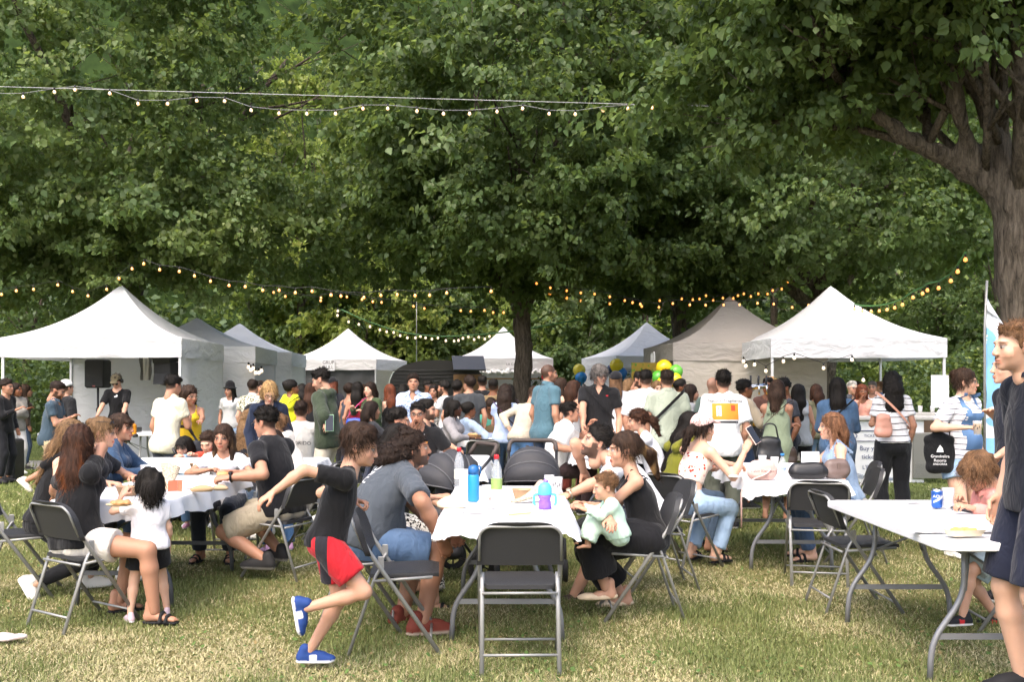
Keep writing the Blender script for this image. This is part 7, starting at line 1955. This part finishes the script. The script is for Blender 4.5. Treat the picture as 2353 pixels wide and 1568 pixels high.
    p('man in blue floral shirt standing with hand on a chair', 952, 13.4, 172, 1.74, 'm', 'tan', ('short', 'dark'), ('shirt', '#a9b9d4', {'pat': ('floral', '#34508e', 30, .27), 'hem': .12, 'v': .07}), ('jeans', '#2b3c58'), BS, arms=('down', ('w', 922, 1000, 13.0)), w=1.12, hy=12, hp=-6, lod=2)
    p('man in grey tee behind the blue floral shirt', 978, 17.0, -110, 1.76, 'm', 'brown', ('crop', 'black'), ('tee', '#8a8a8c'), ('trousers', '#23262c'), BS)
    p('woman in black and white blouse holding a beer', 998, 16.6, 170, 1.62, 'f', 'tan', ('mid', 'dark', 'dblond'), ('blouse', '#c9c6c0', {'pat': ('camo', '#22221f', 55, .5)}), ('trousers', '#1d1e22'), BK, arms=('chest', 'down'), acc=('shades_up',))
    p('bearded man in white tee facing left beside the caravan', 1027, 16.0, 70, 1.74, 'm', 'tan', ('quiff', 'black'), ('tee', '#d2d2d4'), ('jeans', '#3b4a5e'), WS, beard='beard', arms=('chest', 'down'))
    p('man in black tee with dark curls in the queue left of the trunk', 1048, 15.4, -20, 1.74, 'm', 'tan', ('curly_short', 'black'), ('tee', '#19191b'), ('trousers', '#25262a'), BS)
    p('tall man in dark grey tee queueing with his back turned', 1078, 14.5, 2, 1.82, 'm', 'tan', ('curly_short', 'dark'), ('tee', '#3a3d40'), ('trousers', '#4a4a46'), BS, hy=35, w=1.06)
    p('man in black with short hair queueing behind the dark grey tee', 1108, 16.2, 0, 1.80, 'm', 'tan', ('crop', 'black'), ('tee', '#1a1a1c'), ('trousers', '#1e1f23'), BK)
    p('man in tan tee queueing near the trunk', 1132, 15.0, -12, 1.76, 'm', 'brown', ('crop', 'black'), ('tee', '#77664a'), ('trousers', '#33322c'), BS)
    p('woman in pale blue blouse with dark curly hair seen from behind', 1160, 13.2, -10, 1.62, 'f', 'tan', ('curly', 'dark'), ('blouse', '#a2b2d2'), ('jeans', '#48607f'), BS, acc=(('strap', '#4a2a44', -1, .02),), arms=('chest', 'down'))
    p('person with dark hair between the queue and the trunk', 1172, 16.8, 20, 1.66, 'f', 'tan', ('mid', 'black'), ('tee', '#2a2022'), ('trousers', '#222226'), BK)
    p('man with long locks in turquoise tee bowed over the table', 1130, 15.1, 178, 1.72, 'm', 'brown', ('dreads', 'dark'), ('tee', '#5fb39c'), ('jeans', '#35486a'), BS, pose='sit', lean=20, hp=34, arms=('table', 'tablein'), lod=2)
    p('woman with bun in light denim shirt seated with back turned', 1070, 13.85, -60, 1.62, 'f', 'brown', ('bun', 'black'), ('jacket', '#8fa3be', {'pat': ('denim', '#b0c0d4', 10, .6)}), ('jeans', '#46607f'), BS, pose='sit', arms=('tablein', 'table'), T=.95)
    p('fair haired woman with hand at her mouth at the far table', 1054, 15.2, -150, 1.66, 'f', 'fair', ('mid', 'dblond'), ('tee', '#c4bdb4'), ('jeans', '#46607f'), BS, pose='sit', arms=('mouth', 'table'), lod=2)
    p('woman with braids and grey cardigan turned to the right', 1026, 13.6, -105, 1.66, 'f', 'dark', ('dreads', 'black'), ('jacket', '#8d8a8c'), ('jeans', '#2c3442'), BS, pose='sit', arms=('table', 'tablein'), lean=10, lod=2)
    p('man with glasses and silver chain resting chin on his fist', 1000, 10.25, 178, 1.74, 'm', 'olive', ('crop', 'black'), ('tee', '#19191b'), ('jeans', '#22262e'), BS, X=-.95, pose='sit', lean=14, arms=((-.28, .30, .78), 'mouth'), acc=('glasses', 'chain', ('patch', .025, .018, -.09, .06, 1, '#d08a30')), w=1.16, belly=.03, lod=1, curl=(.4, .9), beard='goatee', dz=0)
    p('man with faded haircut in black tee behind the one with the chain', 966, 11.2, -110, 1.74, 'm', 'light', ('quiff', 'black'), ('tee', '#1d1d20'), ('trousers', '#23252b'), BS, pose='sit', lean=6, arms=('table', 'lap'), beard='beard', hy=14)
    p('woman in red tank with pink strap seen from behind', 820, 15.0, -8, 1.68, 'f', 'tan', ('long', 'black'), ('tank', '#7d1c2a'), ('jeans', '#2b3140'), BS, acc=('shades_up', ('strap', '#c04a78', 1, .02)))
    p('woman with pinned up hair and bare shoulders left of the red tank', 799, 15.5, -35, 1.66, 'f', 'tan', ('updo', 'dark'), ('tank', '#3a3c44'), ('jeans', '#2b3140'), BS)
    p('laughing woman in green blazer over white top', 855, 15.0, 150, 1.70, 'f', 'fair', ('mid', 'dark'), ('jacket', '#3b4a30', {'v': .1}), ('trousers', '#23262c'), BS, arms=('chest', 'hold'), acc=(('patch', .09, .20, 0, .0, 1, '#d8d4d0'),), lod=2)
    p('woman with long red hair in black tank at the grey banner', 898, 15.0, 30, 1.64, 'f', 'fair', ('longer', 'red'), ('tank', '#1a1a1c'), ('trousers', '#22242a'), BS, arms=('chest', 'down'))
    p('person with dark bob standing just right of the red haired woman', 925, 16.6, -10, 1.60, 'f', 'tan', ('bob', 'black'), ('tee', '#33363c'), ('jeans', '#2b3140'), BS)
    p('woman peeping out left of the green blazer', 832, 16.6, 176, 1.60, 'f', 'tan', ('mid', 'brown'), ('tee', '#8a7a70'), ('jeans', '#3b4a5e'), BS)
    # ---- right of the trunk
    p('tall man in blue grey polo with shaved head facing right', 1252, 12.0, -58, 1.83, 'm', 'tan', ('buzz', 'dark'), ('polo', '#4a6874', {'hem': .11}), ('jeans', '#3a4456'), BS, beard='stubble', w=1.04, hy=-14, lod=1)
    p('person in beige shirt bending down behind the blue grey polo', 1196, 12.8, -35, 1.74, 'm', 'tan', ('short', 'brown'), ('long', '#b3a998'), ('jeans', '#5a7fae'), BS, lean=34, arms=('hip', 'table'), hp=30)
    p('man in white tee eating from a small plate facing right', 1268, 11.5, -80, 1.76, 'm', 'tan', ('short', 'black'), ('loose', '#dedcd8'), ('trousers', '#3a2c2c'), BS, pose='sit', lean=20, T=.98, arms=('eat', ('w', 1330, 1036, 11.2)), lod=1)
    p('woman with long brown hair in dark straps talking to the right', 1282, 14.0, -75, 1.68, 'f', 'fair', ('long', 'brown'), ('tank', '#3a2a28'), ('jeans', '#2b3140'), BS, arms=('chest', 'hold'))
    p('woman in black tank and rust trousers with grey sweater at waist', 1315, 13.0, -40, 1.68, 'f', 'light', ('mid', 'chest'), ('tank', '#1b1b1e', {'pat': ('below', '#9a9da2', 1.12)}), ('loose', '#6b3229'), BS, acc=('shades_up',), hy=-30)
    p('grey haired man in black polo and glasses leaning a hand on the table', 1372, 11.9, 172, 1.79, 'm', 'light', ('mop', 'grey'), ('polo', '#1b1b1d', {'hem': .10}), ('jeans', '#6a7a94'), BS, arms=('down', ('w', 1338, 1018, 11.35)), hy=34, hp=8, side=-3, acc=('glasses', ('strap', '#131314', 1, .02), ('patch', .025, .015, -.10, .09, 1, '#b82430')), w=1.08, lod=1)
    p('woman in dark cap with long brown hair and white tee seen from behind', 1415, 13.2, -5, 1.72, 'f', 'light', ('longer', 'light'), ('tee', '#d6d6da'), ('jeans', '#8ea6c0'), BS, acc=(('bcap', '#1c1c1f'),), arms=('chest', 'down'))
    p('blond woman right of the dark cap', 1440, 14.2, -70, 1.66, 'f', 'fair', ('mid', 'dblond'), ('tee', '#d8d4ca'), ('jeans', '#33415a'), BS)
    p('bearded man bending his head towards the white tee', 1461, 14.0, -130, 1.76, 'm', 'tan', ('short', 'black'), ('tee', '#2a2c31'), ('jeans', '#2b3140'), BS, beard='beard', hp=26)
    p('man in white tee and black trousers seen from behind near balloons', 1484, 11.8, -8, 1.77, 'm', 'tan', ('crop', 'black'), ('loose', '#d8d6d4', {'hem': .13}), ('trousers', '#1b1c1f'), BS)
    p('balding man in sage polo with black crossbody strap seen from behind', 1534, 11.2, -3, 1.77, 'm', 'tan', ('crop', 'dark'), ('polo', '#98a090', {'hem': .12}), ('trousers', '#23262a'), BS, acc=(('strap', '#131315', 1, .045),), w=1.1)
    p('woman smiling between the two men near the balloons', 1508, 14.6, -170, 1.64, 'f', 'fair', ('mid', 'dblond'), ('tee', '#7a8a70'), ('jeans', '#2b3140'), BS)
    p('dark haired man behind the sage polo shoulder', 1556, 14.0, -100, 1.74, 'm', 'brown', ('short', 'black'), ('tee', '#2b2c30'), ('trousers', '#22242a'), BS)
    p('woman with long dark hair and grey tee in profile to the right', 1580, 13.4, -82, 1.64, 'f', 'light', ('longer', 'dark'), ('tee', '#8d8f92'), ('trousers', '#2a2c33'), BS, arms=('chest', 'down'))
    p('bald man in grey green shirt at the drinks bar', 1634, 12.7, -40, 1.76, 'm', 'tan', ('bald', 'grey'), ('tee', '#54635c', {'hem': .16}), ('trousers', '#3a3c3a'), BS)
    p('man whose white tee carries an orange print on the back', 1664, 10.4, -2, 1.80, 'm', 'tan', ('short', 'black'), ('loose', '#dededd', {'hem': .14}), ('loose', '#565a50', .93), BS, acc=(('patch', .27, .17, .0, -.005, -1, '#c98a2c'), ('patch', .05, .11, -.07, .0, -1, '#e6dcc0'), ('patch', .05, .06, .08, .03, -1, '#b8482a'), ('decal', 'Natural Fragments', .047, 0, .108, -1, '#1a1a1c'), ('patch', .26, .022, 0, -.115, -1, '#3a3a3c')), lod=1, hy=0)
    p('man with glasses in beige jacket ordering at the bar', 1702, 12.1, -72, 1.70, 'm', 'brown', ('short', 'black'), ('jacket', '#a89a84'), ('jeans', '#26344c'), BS, arms=('chest', 'hold'), acc=('glasses',))
    p('bar tender in brown shirt reaching over the taps', 1768, 13.4, 150, 1.76, 'm', 'brown', ('crop', 'black'), ('long', '#5a4038'), ('trousers', '#23252b'), BS, arms=('hold', 'chest'))
    p('woman in sage green ruffled dress with brown hair seen from behind', 1784, 11.0, -28, 1.66, 'f', 'tan', ('mid', 'brown'), ('dress', '#87937a', {'hz': .28, 'strap': .03}), None, SD, arms=('fold', 'fold'), acc=(('strap', '#4a3a34', 1, .012),), w=1.1)
    p('man with dark hair facing left behind the sage dress', 1808, 12.3, 110, 1.70, 'm', 'brown', ('short', 'black'), ('tee', '#3a3c42'), ('trousers', '#22242a'), BS, hp=14)
    p('woman in grey sleeveless top and black trousers with half tied hair', 1836, 12.6, -6, 1.62, 'f', 'tan', ('long', 'black'), ('vest', '#a3a6a8'), ('trousers', '#16171b'), BK)
    p('woman with brown hair in olive tee behind the grey vest', 1878, 14.2, 10, 1.64, 'f', 'tan', ('mid', 'chest'), ('tee', '#6d6b54'), ('jeans', '#6a8098'), BS)
    p('woman in denim jacket with long black hair seen from behind', 1925, 10.9, -16, 1.68, 'f', 'tan', ('longer', 'black'), ('jacket', '#3f5876', {'pat': ('denim', '#5b7896', 9, .6), 'hem': .18}), ('trousers', '#23262c'), BK, acc=(('strap', '#151517', 1, .025),), arms=('chest', 'chest'), w=1.1)
    p('grey haired man with glasses behind the ticket counter', 1954, 16.6, -165, 1.70, 'm', 'light', ('short', 'white'), ('shirt', '#40444a'), ('trousers', '#2a2c33'), BS, acc=('glasses',), arms=('chest', 'down'))
    p('dark haired man behind the grey haired one', 1964, 18.5, -150, 1.76, 'm', 'light', ('crop', 'dark'), ('tee', '#3a3f4a'), ('trousers', '#2a2c33'), BS)
    p('woman with red curls in salmon blouse serving at the ticket counter', 1980, 15.95, 172, 1.60, 'f', 'brown', ('curly', 'red'), ('blouse', '#cf9684', {'v': .06}), ('jeans', '#2b3140'), BS, arms=('table', 'mouth'), lod=2)
    p('man in printed white tee standing beyond the ticket counter', 2006, 17.6, 150, 1.66, 'm', 'tan', ('crop', 'grey'), ('tee', '#d6d6da'), ('trousers', '#2a2c33'), BS, arms=('chest', 'chest'), beard='stubble')
    p('man in blue shirt turned away beyond the ticket counter', 2026, 18.8, 60, 1.78, 'm', 'light', ('crop', 'light'), ('shirt', '#5b7292'), ('jeans', '#3b4a5e'), BS)
    p('ponytailed woman in white tee eating at the right middle table', 0, 10.25, 86, 1.66, 'f', 'light', ('curly_pony', 'chest'), ('tee', '#dadade'), ('jeans', '#2b3140'), BS, X=1.52, pose='sit', lean=22, T=.98, arms=('eat', 'eat'), acc=('shades_up', ('watch', 0, '#1a1a1c')), hp=10, lod=1)
    # ---- things held or carried
    h = K['pinkcap']['world'](K['pinkcap']['hands'][1][1]); phone('phone held up by the woman in the pink cap', h + Vector((.03, -.02, .06)), (math.radians(65), math.radians(-20), math.radians(40)), '#e8c8b8', 1.05)
    h = K['overalls']['world'](K['overalls']['hands'][1][1]); cup('full cup of beer in the hand of the woman in dungarees', h + Vector((.02, -.035, -.06)), '#d09a30', .8)
    # black tote of the woman in dungarees
    o = empty('tote_bag', (X_at(2158, 8.62), 8.62, .74), math.radians(-14), 'black cotton tote with white lettering beside the woman in dungarees', 'bag'); V, F = field([cap((-.12, 0, .06), (.12, 0, .06), .05, k=.04), cap((-.15, 0, .40), (.15, 0, .40), .035, k=.04), ell((0, 0, .24), (.19, .06, .26), k=.04)], .012, (), lambda Q: .006 * wav(Q * np.array([1, 1, .5]), 30, 3)); mesh_obj('bag_body', np_mesh('bag_body', V, F, fabric('#131416', wr=.3)), o)
    MB().tube(bend([(-.10, 0, .42), (.02, .02, .72), (.12, .04, .82), (.14, .02, .42)], .08), .012, 6, flat=.5).build('strap', fabric('#131416', wr=.3), o)
    wi = plain('white ink', (.8, .8, .8), .5)
    for t, z, s in (('Grandvalira', .20, .050), ('Resorts', .15, .050), ('ANDORRA', .105, .036)): sign_text(t, s, wi, o, (.0, -.078, z))
    mb = MB(); mb.add([(-.045, -.080, .25), (.045, -.080, .25), (.03, -.080, .30), (0, -.080, .335), (-.03, -.080, .29)], [(0, 1, 2, 3, 4)]); mb.build('logo', wi, o)
    o.scale = (.64, .64, .72)
    handbag('dusty pink cloth bag hanging at the hip of the striped tee', (X_at(2030, 10.42), 10.42, .95), 0, (.17, .09, .24), '#c48f7c', 'none')
    handbag('small straw bag at the side of the pale blue blouse', (X_at(1215, 13.1), 13.1, .78), 0, (.24, .08, .16), '#a8843c', 'arch'); handbag('blue bag on the hip of the red tank woman', (X_at(816, 14.8), 14.8, .80), 0, (.28, .10, .20), '#2f4fb0', 'none')
    handbag('brown patterned bag at the hip of the sage dress', (X_at(1814, 10.9), 10.9, .62), 0, (.16, .09, .20), '#3f322a', 'none')
    h = K['burger']; a = h['world'](h['hands'][0][1]); b = h['world'](h['hands'][1][1]); V, F = field([ell((0, 0, -.012), (.05, .05, .016), k=.004), ell((0, 0, .016), (.052, .052, .022), k=.004)], .006); o = mesh_obj('burger', np_mesh('burger', V, F, plain('bun', (.50, .28, .11), .6))); o.location = (a + b) / 2; tag(o, 'burger in both hands of the man in black tee', 'burger')
    phone('green patterned phone case in the hand of the hoodie man', at(757, 973, 10.62), (math.radians(80), 0, math.radians(10)), '#8fb890', 1.2)


ground()
grass('lawn_grass', 'short patchy lawn with dry straw around the tables', 270000, 3.9, 9.5, .034, .0034, 1, -.04)
grass('far_grass', 'short green lawn stretching to the stalls', 60000, 9.5, 26, .05, .008, 2, .35)
weeds()
woods()
R = tents()
chairs(); tables(); props(); stalls(R); lights()
people()
